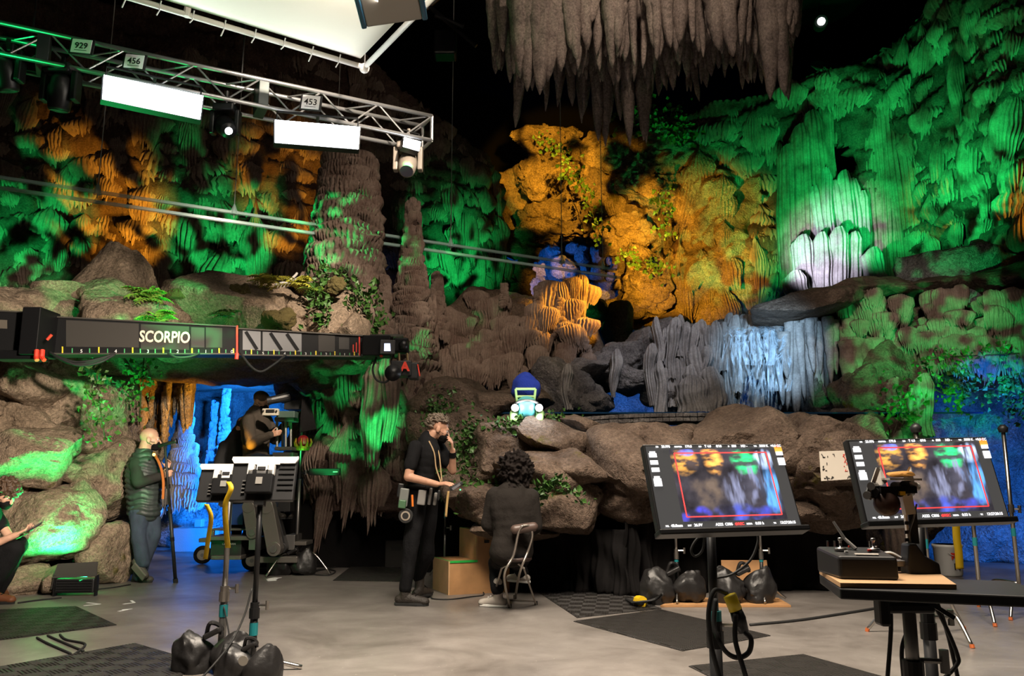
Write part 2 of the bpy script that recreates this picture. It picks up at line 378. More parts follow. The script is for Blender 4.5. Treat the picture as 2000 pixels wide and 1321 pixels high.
# ================================================================ flowstone building blocks
rng = random.Random(7)
def tuft_mesh(seed, flutes=9, cap=0, nv=8, spread=1.75, point=.35, name='flowstone_tuft'):
    """a fluted stone fringe: small cap on top, ribs falling and drawing back to the wall. width 1, height 1, sticks out about .45 towards -Y"""
    r_ = random.Random(seed); na = flutes * 4; V = []; Fc = []
    prof = [(.02, .50), (.20, .36), (.37, .12), (.47, -.12), (.47, -.36), (.42, -.60), (.35, -.82), (.29, -1.0)]
    if cap: prof = [(.05, .12), (.30, .10), (.44, .0), (.49, -.18), (.48, -.40), (.43, -.62), (.37, -.82), (.31, -1.0)]
    ln = [r_.uniform(.72, 1.08) for _ in range(flutes + 1)]; amp = [r_.uniform(.7, 1.3) for _ in range(flutes + 1)]
    for i in range(na + 1):
        u = i / na; a = (u - .5) * spread * 2 * PI / 3.5; k = min(int(u * flutes), flutes - 1); ph = u * flutes - k
        rib = math.sin(ph * PI) ** .7; le = ln[k] * (1 - point * abs(u - .5) * 2) * (.66 + .34 * rib)
        for j, (r, z) in enumerate(prof):
            g = min(1, .25 + j / 3); rr = r * (1 - .40 * (1 - rib) * g * amp[k]); zz = z * le if z < 0 else z * (1 - .5 * abs(u - .5) * 2)
            wob = .02 * math.sin(7 * u + seed) + .03 * math.sin(3 * j + 9 * u + seed * 2)
            V.append(((math.sin(a) * rr + wob * .6) , -(math.cos(a) * .86 + .10) * rr, zz + wob * .3))
    n = len(prof)
    for i in range(na):
        for j in range(n - 1): Fc.append((i * n + j, i * n + j + 1, (i + 1) * n + j + 1, (i + 1) * n + j))
    me = bpy.data.meshes.new(name); me.from_pydata(V, [], Fc); me.polygons.foreach_set('use_smooth', [True] * len(me.polygons)); me.update()
    return me
TUFT = {}
for key in ('flow', 'flow_grey', 'rock_gold'):
    TUFT[key] = []
    for i in range(6):
        me = tuft_mesh(i * 5 + 1, 9 + 2 * (i % 4), point=[.15, .5, .3, .65, .25, .4][i]); me.materials.append(M[key]); TUFT[key].append(me)
    TUFT[key + '_cap'] = []
    for i in range(6):
        me = tuft_mesh(i * 5 + 101, 9 + 2 * (i % 4), cap=1, point=[.15, .5, .3, .65, .25, .4][i]); me.materials.append(M[key]); TUFT[key + '_cap'].append(me)
def tuft(parent, pos, yaw, w_, h_, key='flow', pitch=0, roll=0, d=None):
    """yaw 0 faces the camera (-Y)"""
    o = bpy.data.objects.new('flowstone_tuft', rng.choice(TUFT[key])); COL.objects.link(o)
    o.parent = parent; o.location = Vector(pos) - org(parent)
    o.rotation_euler = (pitch, roll, yaw); o.scale = (w_, d or (w_ * .5 + h_ * .25), h_); return o
def grid_wall(name, path, zfun, nu, nv, disp, m='flow_gap_shade', holes=(), parent=None, flut=.03, seed=1, thick=.25, lump=1.0):
    """path: plan polyline [(X,Y)], zfun(s)->(z0,z1). Surface pushed out by disp noise; holes = [(px,py,rx,ry)] seen from the front, cut through"""
    pts = [Vector((x, y)) for x, y in path]; seg = [(pts[i + 1] - pts[i]).length for i in range(len(pts) - 1)]; tot = sum(seg)
    def at(s):
        d = s * tot
        for i, L in enumerate(seg):
            if d <= L or i == len(seg) - 1:
                t = d / L; p = pts[i].lerp(pts[i + 1], t); tg = (pts[i + 1] - pts[i]).normalized(); return p, Vector((tg.y, -tg.x))
            d -= L
    S = np.linspace(0, 1, nu + 1); base = []; nor = []; sv = []
    for s in S:
        p, n = at(s); z0, z1 = zfun(s)
        for j in range(nv + 1):
            base.append((p.x, p.y, z0 + (z1 - z0) * j / nv)); nor.append((n.x, n.y, 0)); sv.append(s * tot)
    B = np.array(base); Nn = np.array(nor); sv = np.array(sv)
    d = disp * fbm(B * .55 * lump, 4, seed) + disp * .35 * fbm(B * 2.0 * lump, 3, seed + 9)
    if flut:
        tz = B[:, 2] * 2.1 + 1.2 * vnoise(B * .8, seed + 3); d += flut * 2.2 * (tz - np.floor(tz)) + flut * np.abs(np.sin(sv * 26 + 2.5 * vnoise(B * 1.3, seed + 5)))
    V = B + Nn * d[:, None]; Fq = []
    hole = np.zeros(len(V), bool)
    if holes:
        ct, st = math.cos(TH), math.sin(TH); q = V - np.array(CAM); dep = q[:, 1] * ct + q[:, 2] * st; up = -q[:, 1] * st + q[:, 2] * ct
        px = 1000 + F * q[:, 0] / dep; py = 660.5 - F * up / dep; jit = 1 + .16 * vnoise(V * 2.2, 77)
        for hx, hy, rx, ry in holes: hole |= (((px - hx) / rx) ** 2 + ((py - hy) / ry) ** 2) < jit
    n = nv + 1
    for i in range(nu):
        for j in range(nv):
            q = (i * n + j, (i + 1) * n + j, (i + 1) * n + j + 1, i * n + j + 1)
            if not (hole[q[0]] and hole[q[1]] and hole[q[2]] and hole[q[3]]): Fq.append(q)
    o = np_mesh(name, V, Fq, m, parent)
    if thick:
        md = o.modifiers.new('thickness', 'SOLIDIFY'); md.thickness = thick; md.offset = -1
    def surf(s, v):
        i = min(int(s * nu), nu); j = min(int(v * nv), nv); p = V[i * n + j]; k = Nn[i * n + j]; return Vector(p), Vector(k), hole[i * n + j]
    o_tot = tot
    return o, surf, tot
def pix(p):
    q = Vector(p) - CAM; ct, st = math.cos(TH), math.sin(TH); dep = q.y * ct + q.z * st
    return 1000 + F * q.x / dep, 660.5 - F * (-q.y * st + q.z * ct) / dep
def scatter(parent, surf, tot, rows, dens, wr, hr, key='flow', keep=None, cap=300, long=.12):
    """tiers of tufts over a wall, ragged rows"""
    cand = []
    for r in range(rows):
        v = (r + .5) / rows; n = int(tot * dens)
        for k in range(n):
            s = (k + rng.uniform(.1, .9)) / n; vv = v + rng.uniform(-.5, .5) / rows
            if vv < 0 or vv > .995: continue
            p, nn, hl = surf(s, vv)
            if hl: continue
            if keep and not keep(*pix(p)): continue
            cand.append((p, nn))
    rng.shuffle(cand)
    SV = []; SF = []; nvt = 0
    for i, (p, nn) in enumerate(cand):
        w_ = rng.uniform(*wr); h_ = rng.uniform(*hr) * (rng.uniform(1.6, 2.8) if rng.random() < long else 1)
        yaw = math.atan2(nn.y, nn.x) + PI / 2 + rng.uniform(-.35, .35); loc = p - nn * .08; e = (rng.uniform(-.12, .16), rng.uniform(-.25, .25), yaw); d = w_ * .42 + h_ * .22
        if i < cap: tuft(parent, loc, yaw, w_, h_, key, e[0], e[1], d)
        else:
            me = rng.choice(TUFT[key]); A = TARR.setdefault(me.name, (np.array([v.co[:] for v in me.vertices]), [tuple(q.vertices) for q in me.polygons]))
            X = np.array(Matrix.LocRotScale(loc, Euler(e), Vector((w_, d, h_)))); SV.append(A[0] @ X[:3, :3].T + X[:3, 3]); SF += [tuple(k + nvt for k in q) for q in A[1]]; nvt += len(A[0])
    if SV: np_mesh('flowstone_fringe', np.concatenate(SV), SF, key, parent)['kind'] = 'stuff'
    return len(cand)
TARR = {}

# ---------------------------------------------------------------- boulders
_ico = {}
def ico(sub):
    if sub not in _ico:
        bm = bmesh.new(); bmesh.ops.create_icosphere(bm, subdivisions=sub, radius=1); bm.verts.ensure_lookup_table()
        _ico[sub] = (np.array([v.co[:] for v in bm.verts]), [tuple(v.index for v in f.verts) for f in bm.faces]); bm.free()
    return _ico[sub]
def rock(parent, c, r, seed=0, m='rock', roll=0, sub=5, rough=.05, planes=20, name='boulder', cut=.72, yaw=0, label=None, taper=0, crack=.03):
    D, Fc = ico(sub); rg = np.random.RandomState(seed + 100)
    Nn = rg.normal(size=(planes, 3)); Nn /= np.linalg.norm(Nn, axis=1)[:, None]; h = rg.uniform(cut, 1.0, planes)
    dots = D @ Nn.T; q = np.where(dots > .05, h / np.maximum(dots, .05), 9.0)
    k = 26.0; rad = -np.log(np.exp(-k * np.minimum(q, 3)).sum(1) + math.exp(-k * 1.12)) / k
    V = D * rad[:, None]
    sz = np.array(r, float); W = V * sz
    ks = min(1.0, min(sz) / .45)
    W = W + D * (rough * min(sz) * (fbm(W * (1.6 / max(.25, min(sz))) + seed * 3.1, 5, seed, .55)))[:, None] \
          + D * (ks * (.05 * fbm(W * 2.4 + seed, 3, seed + 4) + .016 * np.abs(fbm(W * 13.0 + seed, 3, seed + 14)) - crack * np.clip(1 - np.abs(fbm(W * 1.5 * np.array([1, 1, 2.2]) + seed, 3, seed + 24)) * 7, 0, 1)))[:, None]
    if taper: W[:, :2] *= (1 - taper * (W[:, 2:3] / sz[2] + 1) / 2)
    R = np.array(Matrix.Rotation(roll, 3, 'Y') @ Matrix.Rotation(yaw, 3, 'Z'))
    W = W @ R.T + np.array(c)
    o = np_mesh(name, W, Fc, m, parent); smooth_angle(o, 32)
    if label: o['label'] = label
    return o
def rocks(parent, lst, m='rock', base=0, dY=0, **kw):
    for i, t in enumerate(lst):
        px, py, Y, wp, hp = t[:5]; Y += dY; dep = t[5] if len(t) > 5 and t[5] else None; roll = math.radians(t[6]) if len(t) > 6 else 0
        c = P(px, py, Y); s = Y / F; rx = wp / 2 * s; rz = hp / 2 * s; ry = dep or (rx + rz) / 2
        rock(parent, c, (rx * 1.06, ry, rz * 1.06), base + i, m, roll, **kw)

# ================================================================ flowstone walls of the cave
def path_px(l): return [(P(px, 660, Y).x, Y) for px, Y in l]
def interp(xs, ys, x): return float(np.interp(x, xs, ys))
# left
lp = path_px([(-260, 12.6), (150, 13.6), (420, 14.4), (640, 14.8), (860, 15.6), (985, 17.2)])
topL = lambda s: interp([0, .3, .55, .64, .72, .82, .92, 1], [9.6, 9.8, 9.8, 9.6, 8.9, 8.3, 7.9, 7.6], s)
wl = thing('cave_wall', 'dark flowstone cave wall behind the lighting truss, splashed green and amber', 'cave wall', (lp[2][0], lp[2][1], 0)); wl['kind'] = 'structure'
o, sf, tot = grid_wall('wall_surface', lp, lambda s: (1.0, topL(s)), 260, 130, .34, parent=wl, seed=3, flut=.05)
scatter(wl, sf, tot, 23, 2.3, (.36, .80), (.28, .56), keep=lambda x, y: -20 < x < 985 and 110 < y < 570 and not (590 < x < 760 and y > 340), cap=300)
# right
rp = path_px([(1330, 17.4), (1480, 16.8), (1640, 16.2), (1780, 15.4), (1900, 14.0), (2010, 12.4), (2300, 10.8)])
def top_px(px, Y, tb): return P(px, interp([a for a, b in tb], [b for a, b in tb], px), Y).z
TB = [(1330, 262), (1420, 235), (1520, 222), (1640, 185), (1730, 160), (1800, 120), (1850, 60), (1900, 0), (2010, -70), (2300, -120)]
def rz(s):
    pts = [Vector(p) for p in rp]; seg = [(pts[i + 1] - pts[i]).length for i in range(len(pts) - 1)]; d = s * sum(seg)
    for i, L in enumerate(seg):
        if d <= L or i == len(seg) - 1:
            p = pts[i].lerp(pts[i + 1], d / L); break
        d -= L
    return (1.5, top_px(1000 + F * p.x / p.y, p.y, TB) + .25)
wr_ = thing('cave_wall', 'tall flowstone cave wall at the right glowing green around a fluted column', 'cave wall', (rp[3][0], rp[3][1], 0)); wr_['kind'] = 'structure'
o, sf, tot = grid_wall('wall_surface', rp, rz, 240, 130, .36, parent=wr_, seed=21, flut=.05, holes=[(1636, 312, 42, 36)])
MB().box(P(1636, 330, 18.6), (2.6, .1, 2.2)).build('hole_shade_sheet', 'black', wr_)  # flat black sheet standing in for the shade inside the hole
scatter(wr_, sf, tot, 22, 2.2, (.42, .95), (.30, .60), keep=lambda x, y: 1340 < x < 2010 and -10 < y < 600 and not (1525 < x < 1770 and y > 215), cap=300)
# fluted curtains and columns of the right wall
def fluted(parent, px, py0, py1, Y, wpx, m='flow', name='fluted_column', n=16, dep=.4, flare=.12, seed=0, nz=26):
    """tall half-round curtain of fine vertical ribs"""
    top = P(px, py0, Y); bot = P(px, py1, Y); rw = wpx / 2 * Y / F; na = n * 5; V = []; Fc = []; r_ = random.Random(seed)
    ph = [r_.uniform(0, 6.28) for _ in range(4)]
    for i in range(na + 1):
        u = i / na; a = (u - .5) * PI * 1.15; rib = abs(math.sin(u * n * PI + .5 * math.sin(u * 9 + ph[0]))) ** .8
        for j in range(nz + 1):
            v = j / nz; rr = rw * (1 + flare * v + .06 * math.sin(5 * v + ph[1]) + .05 * math.sin(11 * v + 6 * u + ph[2]))
            if j == 0: rr *= .72
            k = rr * (1 - .10 * (1 - rib) * (.4 + .6 * min(1, 3 * v)))
            le = 1 if j < nz else 1 + .05 * rib
            V.append((top.x + math.sin(a) * k + .03 * math.sin(4 * v + ph[3]), Y - math.cos(a) * k * dep / rw * 1.0 - .05 * rib, top.z + (bot.z - top.z) * v * le + (0 if j else .12 * math.cos(a))))
    for i in range(na):
        for j in range(nz): Fc.append((i * (nz + 1) + j, i * (nz + 1) + j + 1, (i + 1) * (nz + 1) + j + 1, (i + 1) * (nz + 1) + j))
    return np_mesh(name, V, Fc, m, parent)
for i, (px, a, b, Y, w_, n) in enumerate([(1532, 300, 560, 16.1, 44, 9), (1556, 262, 566, 15.95, 46, 9), (1580, 236, 560, 15.9, 48, 10), (1604, 228, 470, 16.05, 44, 9), (1630, 215, 290, 16.15, 50, 10), (1660, 205, 285, 16.1, 50, 10),
                                          (1690, 235, 520, 15.8, 46, 9), (1712, 205, 545, 15.6, 52, 11), (1736, 265, 555, 15.5, 48, 10), (1758, 275, 560, 15.35, 46, 9), (1782, 320, 520, 15.3, 40, 8)]):
    fluted(wr_, px, a, b, Y, w_, 'flow', n=n, seed=i, flare=.02, dep=.34)
for i, (px, a, b, Y, w_, n) in enumerate([(1588, 380, 560, 15.75, 36, 7), (1606, 345, 575, 15.7, 34, 7), (1624, 370, 560, 15.8, 34, 7), (1642, 350, 580, 15.7, 34, 7), (1660, 365, 560, 15.75, 34, 7), (1676, 390, 555, 15.7, 30, 6), (1566, 475, 585, 15.45, 40, 8), (1598, 470, 590, 15.35, 38, 8), (1630, 460, 590, 15.3, 38, 8), (1660, 470, 590, 15.35, 36, 7), (1703, 500, 560, 14.95, 40, 8), (1552, 545, 595, 14.95, 44, 9)]):
    fluted(wr_, px, a, b, Y, w_, 'flow_grey', n=n, seed=20 + i, flare=.12, dep=.26)

# gold back wall
gp = path_px([(880, 16.6), (985, 17.6), (1100, 17.9), (1260, 17.6), (1400, 17.0), (1500, 16.6)])
TG = lambda s: interp([0, .25, .5, .75, 1], [7.6, 8.25, 8.35, 8.55, 8.3], s)
HOLES = [(992, 512, 40, 26), (1120, 520, 78, 60), (1185, 560, 26, 36), (1072, 560, 40, 30), (1172, 662, 26, 36), (1250, 645, 22, 18)]
wg = thing('cave_wall', 'rough amber lit cave back wall with blue glowing openings', 'cave wall', (gp[2][0], gp[2][1], 0)); wg['kind'] = 'structure'
o, sf, tot = grid_wall('wall_surface', gp, lambda s: (1.5, TG(s)), 220, 170, .55, m='rock_gold', holes=HOLES, parent=wg, seed=40, flut=0, lump=1.3)
scatter(wg, sf, tot, 14, 2.4, (.35, .8), (.4, .8), key='rock_gold', keep=lambda x, y: 1290 < x < 1430 and 300 < y < 650, cap=90)
scatter(wg, sf, tot, 12, 1.6, (.3, .6), (.5, 1.0), key='rock_gold', keep=lambda x, y: 1150 < x < 1215 and 330 < y < 470, cap=14)
rocks(wg, [(1075, 275, 17.6, 150, 70, .45), (1050, 345, 17.55, 110, 90, .45), (1195, 300, 17.5, 140, 110, .45), (1265, 350, 17.3, 110, 130, .4), (1090, 420, 17.5, 150, 80, .4), (1215, 455, 17.3, 120, 90, .4),
           (1255, 560, 17.0, 100, 140, .5), (1300, 270, 17.3, 130, 70, .45), (1150, 380, 17.5, 80, 120, .4), (1050, 455, 17.4, 100, 40, .4)], 'rock_gold', 300, rough=.22, crack=.12)
rocks(wg, [(1140, 610, 15.5, 120, 50, .6), (1205, 640, 15.2, 60, 110, .5), (1320, 640, 15.4, 70, 60, .5)], 'rock_dark', 330)
# plaster backdrops behind the openings
def backdrop(name, path, z0, z1, label, seed, m='plaster'):
    t = thing(name, label, 'backdrop', (path[0][0], path[0][1], 0)); t['kind'] = 'structure'
    grid_wall('wall_surface', path, lambda s: (z0, z1), 110, 80, .35, m=m, parent=t, seed=seed, flut=0, lump=1.6); return t
bd1 = backdrop('cave_backdrop', path_px([(900, 19.6), (1300, 19.6)]), 2.0, 8.0, 'knobbly blue lit backdrop behind the openings of the amber wall', 51)
rocks(bd1, [(1085 + 28 * (i % 5) + rng.uniform(-8, 8), 490 + 22 * (i // 5) + rng.uniform(-6, 6), 19.2, 34, 30, .3) for i in range(15)], 'plaster', 360, sub=3)
bd2 = backdrop('cave_backdrop', path_px([(250, 14.6), (430, 15.0), (640, 14.6)]), 0, 4.2, 'rough blue lit plaster backdrop inside the arch behind the dolly', 52)
bd3 = backdrop('cave_backdrop', path_px([(1050, 16.4), (1650, 16.2)]), .9, 4.2, 'dark blue lit backdrop behind the grey rock bridge', 53)
bd4 = backdrop('cave_backdrop', path_px([(1770, 12.2), (2250, 11.6)]), 0, 4.6, 'deep blue speckled backdrop beyond the puppet stands at the right', 54)

# ================================================================ left rock platform
lw = thing('rock_wall', 'stacked brown boulders of the left rock wall below the crane', 'rock wall', FL(140, 1140))
rocks(lw, [(25, 700, 8.6, 150, 90, .7, 10), (60, 752, 8.5, 170, 110, .7, 20), (10, 800, 8.5, 100, 100, .7), (55, 840, 8.6, 140, 120, .6, 15), (140, 730, 9.1, 130, 110, .7, -10),
           (135, 800, 9.0, 130, 150, .7, 35), (215, 800, 9.5, 110, 150, .7, 8), (120, 845, 8.9, 90, 60, .5, 20), (215, 715, 9.6, 110, 70, .6),
           (60, 885, 8.3, 190, 130, .7, 12), (135, 925, 8.6, 44, 36, .25), (100, 940, 8.5, 36, 26, .2), (195, 940, 9.2, 120, 190, .6, 25), (240, 865, 9.7, 66, 90, .6, 10),
           (95, 1035, 8.5, 190, 160, .6, -5), (222, 1075, 9.1, 100, 140, .6), (50, 1140, 8.1, 110, 70, .5), (125, 1130, 8.3, 80, 60, .5), (165, 985, 8.8, 70, 90, .5), (20, 960, 8.6, 120, 90, .6), (185, 860, 9.2, 70, 60, .5)], 'rock', 10, dY=.85, rough=.04, cut=.66)
rocks(lw, [(-70, 720, 9.3, 170, 130, .7, 10), (-90, 850, 9.2, 190, 160, .7, -10), (-80, 990, 9.1, 190, 170, .7), (-90, 1110, 9.0, 180, 130, .6), (-230, 800, 9.4, 200, 220, .8), (-230, 1020, 9.2, 220, 260, .8), (-160, 640, 9.8, 240, 130, .8)], 'rock', 130, rough=.04, cut=.66, sub=4)
rocks(lw, [(90, 930, 10.6, 320, 460, .7)], 'rock_dark', 61)
lt = thing('rock_platform', 'broad mossy boulders topping the platform above the crane', 'rock platform', P(330, 640, 10.6))
rocks(lt, [(35, 620, 9.4, 160, 110, .8, 5), (115, 610, 9.7, 150, 110, .8, 10), (215, 590, 10.3, 150, 120, .7, 0), (225, 625, 9.4, 170, 120, .7, -5), (150, 580, 10.0, 120, 60, .6),
           (330, 640, 9.9, 160, 110, .7, 0), (470, 600, 10.3, 270, 120, .9, 6), (540, 650, 9.9, 210, 100, .7, 8), (600, 620, 10.2, 60, 80, .5), (655, 640, 10.1, 130, 150, .7, 15), (690, 670, 9.9, 80, 90, .6), (420, 570, 10.8, 160, 50, .7), (640, 570, 10.7, 110, 60, .6)], 'rock', 71, rough=.06, cut=.66, sub=5)
rocks(lt, [(420, 690, 11.0, 620, 130, 1.2)], 'rock_dark', 91)
rocks(lt, [(222, 545, 10.4, 250, 185, .7)], 'rock', 96, rough=.05, taper=.8)
MB().box((-5.7, 12.9, P(400, 690, 11).z), (5.6, 4.2, .3)).build('platform_deck', 'rock_dark', lt)  # added slab, keeps the blue cave light off the wall above
# arch and amber stalactites over the cave opening
ar = thing('cave_arch', 'brown stone arch dripping with amber lit stalactites over the blue cave', 'cave arch', FL(300, 1100))
rocks(ar, [(400, 715, 11.6, 260, 60, .8), (540, 715, 11.7, 200, 60, .8), (300, 735, 11.2, 110, 90, .6), (620, 735, 11.4, 130, 90, .7), (270, 850, 11.6, 60, 200, .5), (575, 760, 12.2, 90, 50, .6)], 'rock_dark', 110, rough=.1)
def drip(parent, top, L, r, m, name='stalactite', bend=.02, n=9, seed=0):
    r_ = random.Random(seed); pts = []; rs = []
    bx, by = r_.uniform(-bend, bend) * L * 3, r_.uniform(-bend, bend) * L * 3; K = 12; amp = [r_.uniform(.86, 1.14) for _ in range(K + 1)]
    for i in range(K + 1):
        t = i / K; pts.append(Vector(top) + Vector((bx * t * t, by * t * t, -L * t))); rs.append(r * ((1 - t) ** .5 * .9 + .1 * (1 - t)) * amp[i] + (.012 if i < K else .006))
    b = MB().tube(pts, rs, n); 
    # ribs
    V = b.v
    for i in range(K + 1):
        for j in range(n):
            k = i * n + j; c = pts[i]; s = 1 + .13 * math.sin(j * 2.4 + seed) + .05 * math.sin(i * 2 + j); V[k] = tuple(c + (Vector(V[k]) - c) * s)
    return b.build(name, m, parent, smooth=True)
for i in range(40):
    px = rng.uniform(264, 385); py = rng.uniform(712, 770) if px < 330 else rng.uniform(712, 740); t = P(px, py, rng.uniform(10.8, 11.4)); drip(ar, t, rng.uniform(.25, .85), rng.uniform(.03, .06), 'rock_gold', seed=i)
for i in range(10):
    px = rng.uniform(262, 330); py = rng.uniform(800, 850); drip(ar, P(px, py, 11.3), rng.uniform(.3, .6), rng.uniform(.06, .1), 'rock_gold', seed=i + 50)
# blue stalagmites in the cave
def stalagmite(parent, px, py0, py1, Y, wpx, tiers, m='flow', per=7, tip=.22, lean=0):
    a = P(px, py0, Y); b = P(px, py1, Y); H = b.z - a.z; rw = wpx / 2 * Y / F
    rad = lambda v: rw * (tip + (1 - tip) * (1 - v) ** 1.25)
    MB().lathe((a.x, Y, a.z), [(rad(k / 8) * .62, H * k / 8) for k in range(8)] + [(rad(1) * .3, H * .98)], n=14).build('stalagmite_core', 'flow_gap_shade' if m == 'flow' else m, parent, smooth=True)
    n = int(tiers * per)
    for t in range(n):
        v = (t + .5) / n; r = rad(v); an = -PI / 2 + rng.uniform(-1.75, 1.75) * (1 if tiers > 3 else 1); nn = Vector((math.cos(an), math.sin(an), 0))
        z = a.z + H * (v + .4 / tiers * rng.uniform(.3, 1.2)); w_ = max(.13, min(.85, r * rng.uniform(.7, 1.25))); h_ = H / tiers * rng.uniform(.8, 1.7)
        tuft(parent, Vector((a.x + lean * H * v, Y, min(z, a.z + H * 1.02))) + nn * r * .52, an + PI / 2 + rng.uniform(-.3, .3), w_, h_, m + '_cap', rng.uniform(-.1, .2), rng.uniform(-.2, .2), d=max(.13, min(.5, r * .75)))
st = thing('stalagmite', 'slim knobbly blue lit stalagmite in the cave arch', 'stalagmite', P(435, 960, 14.0)); stalagmite(st, 435, 900, 755, 14.0, 34, 11, 'flow_grey', 5)
st = thing('stalagmite', 'lower blue lit stalagmite left of the slim one in the cave arch', 'stalagmite', P(412, 940, 14.1)); stalagmite(st, 414, 900, 785, 14.1, 26, 9, 'flow_grey', 5)
st = thing('stalagmite', 'broad fluted blue lit stone mass on the left of the cave arch', 'stalagmite', P(350, 960, 13.4)); stalagmite(st, 352, 985, 770, 13.4, 110, 7, 'flow_grey', 8)
# tall pillar and pointed stalagmite
p1 = thing('stone_pillar', 'tall tiered flowstone pillar flecked with green light above the platform', 'pillar', P(670, 600, 11.4)); stalagmite(p1, 672, 640, 315, 11.4, 230, 11, 'flow', 16, tip=.6)
p2 = thing('stalagmite', 'pointed brown stalagmite with many frilled tiers right of the big pillar', 'stalagmite', P(800, 700, 11.6)); stalagmite(p2, 800, 720, 398, 11.6, 150, 15, 'flow', 10)
p3 = thing('stalagmite', 'short pale tiered stalagmite just above the crane camera', 'stalagmite', P(745, 690, 11.0)); stalagmite(p3, 748, 720, 540, 11.0, 84, 9, 'flow', 8)
p4 = thing('stalagmite', 'small brown stalagmite left of the frilled mound', 'stalagmite', P(850, 640, 12.6)); stalagmite(p4, 852, 660, 535, 12.6, 80, 7, 'flow', 8)
p5 = thing('stone_pillar', 'frilled stone column under the pointed stalagmite behind the crane camera', 'pillar', P(840, 900, 11.6)); stalagmite(p5, 830, 960, 590, 11.7, 150, 8, 'flow', 9)

# green lower wall right of the arch
gw = thing('rock_wall', 'low flowstone wall glowing green between the cave arch and the standing man', 'rock wall', FL(690, 1090))
g2 = path_px([(590, 12.4), (640, 11.4), (760, 11.0), (860, 11.4)])
o, sf, tot = grid_wall('wall_surface', g2, lambda s: (P(700, 1000, 11).z, P(700, 690, 11).z), 90, 70, .3, parent=gw, seed=61, flut=.05)
scatter(gw, sf, tot, 14, 4.2, (.3, .7), (.28, .5), keep=lambda x, y: y < 950, cap=110)
for i, (px, a, b, Y, w_, n) in enumerate([(735, 735, 905, 10.7, 60, 8), (762, 725, 860, 10.7, 44, 7)]): fluted(gw, px, a, b, Y, w_, 'flow', n=n, seed=40 + i, flare=-.5)
tag(MB().box(P(680, 1050, 11.5), (2.6, .1, 1.0)).build('black_skirt', 'cloth_black'), 'flat black cloth closing the gap below the green flowstone wall', 'cloth')

# ================================================================ centre mound
mo = thing('flowstone_mound', 'brown frilled flowstone mound at the centre, its right flank amber', 'mound', P(1000, 760, 12.6))
for px, py, Y, wp, hp, d in [(930, 680, 13.4, 220, 220, .9), (1010, 680, 13.4, 240, 230, .9), (1100, 690, 13.4, 140, 210, .8), (1000, 760, 13.2, 330, 130, .8), (1130, 740, 13.3, 120, 120, .6)]:
    rocks(mo, [(px, py, Y, wp, hp, d)], 'rock_dark', int(px))
def tset(parent, lst, key='flow'):
    for px, py, Y, wp, hp in lst:
        p = P(px, py - hp / 2, Y); tuft(parent, p, rng.uniform(-.3, .3), wp * Y / F, hp * Y / F, key + '_cap', rng.uniform(-.1, .1), rng.uniform(-.15, .15))
L_ = []
for i in range(95):
    px = rng.uniform(870, 1150); lo = 600 if px < 1020 else 575
    py = rng.uniform(lo + (40 if px < 920 else 0), 745); L_.append((px, py, 12.75 - (py - 660) * .003 + rng.uniform(-.15, .1), rng.uniform(28, 66), rng.uniform(34, 80)))
tset(mo, L_)
for px, py0, py1, w_ in [(1052, 640, 570, 40), (1095, 660, 585, 46), (1128, 690, 600, 40), (985, 600, 555, 20), (1145, 720, 640, 34)]: stalagmite(mo, px, py0, py1, 12.7, w_, 6, 'flow', 6)
# puppet ledge rocks at the left foot of the mound
le = thing('rock_ledge', 'ivy grown brown boulders stepping up behind the standing man', 'rock ledge', P(900, 860, 10.2))
rocks(le, [(880, 800, 10.6, 150, 110, .6), (920, 840, 10.0, 130, 90, .6), (900, 880, 9.9, 160, 110, .6), (960, 800, 11.0, 140, 80, .6), (935, 930, 9.7, 140, 150, .6, 8), (840, 880, 10.5, 100, 160, .5), (900, 770, 11.2, 120, 60, .6), (1010, 790, 11.4, 130, 60, .6)], 'rock_dark', 400, rough=.07)

# ================================================================ grey rock bridge and waterfall
br = thing('rock_bridge', 'grey rock bridge rising to the waterfall over a blue grotto', 'rock bridge', P(1200, 800, 12.6))
rocks(br, [(1075, 760, 12.4, 110, 130, .6), (1120, 770, 12.3, 100, 100, .5), (1140, 730, 12.6, 150, 70, .6, -12), (1190, 720, 12.7, 110, 80, .6), (1160, 775, 12.3, 80, 60, .4), (1225, 700, 12.8, 110, 90, .6), (1230, 745, 12.5, 110, 55, .5),
           (1265, 690, 12.9, 90, 100, .6), (1285, 745, 12.5, 70, 90, .5, 20), (1310, 780, 12.4, 80, 90, .5), (1310, 700, 12.9, 130, 150, .6), (1340, 740, 12.7, 100, 130, .6), (1360, 670, 13.0, 110, 110, .5)], 'rock_grey', 430, rough=.08, cut=.62)
for i in range(22):
    px = 1284 + (i % 11) * 11 + rng.uniform(-4, 4); up = i < 11; a_ = (rng.uniform(632, 660) if up else rng.uniform(690, 745)); fluted(br, px, a_, a_ + rng.uniform(50, 105) if up else min(806, a_ + rng.uniform(50, 90)), 12.2 + (.05 if up else -.05) + rng.uniform(-.12, .1), rng.uniform(16, 32), 'flow_grey', n=5, seed=60 + i, flare=rng.uniform(-.6, .1), dep=.18)
for i, (px, a, b, Y, w_, n, fl) in enumerate([(1352, 752, 806, 11.9, 62, 11, .15), (1385, 735, 800, 12.0, 50, 9, .1), (1199, 700, 775, 12.18, 26, 7, -.6), (1270, 690, 790, 12.2, 30, 7, -.5), (1107, 730, 800, 11.98, 26, 7, -.3)]):
    fluted(br, px, a, b, Y, w_, 'flow_grey', n=n, seed=160 + i, flare=fl, dep=.25)
wf = thing('waterfall_rock', 'ribbed grey stone face behind the waterfall under the flat slab', 'rock face', P(1500, 800, 12.6))
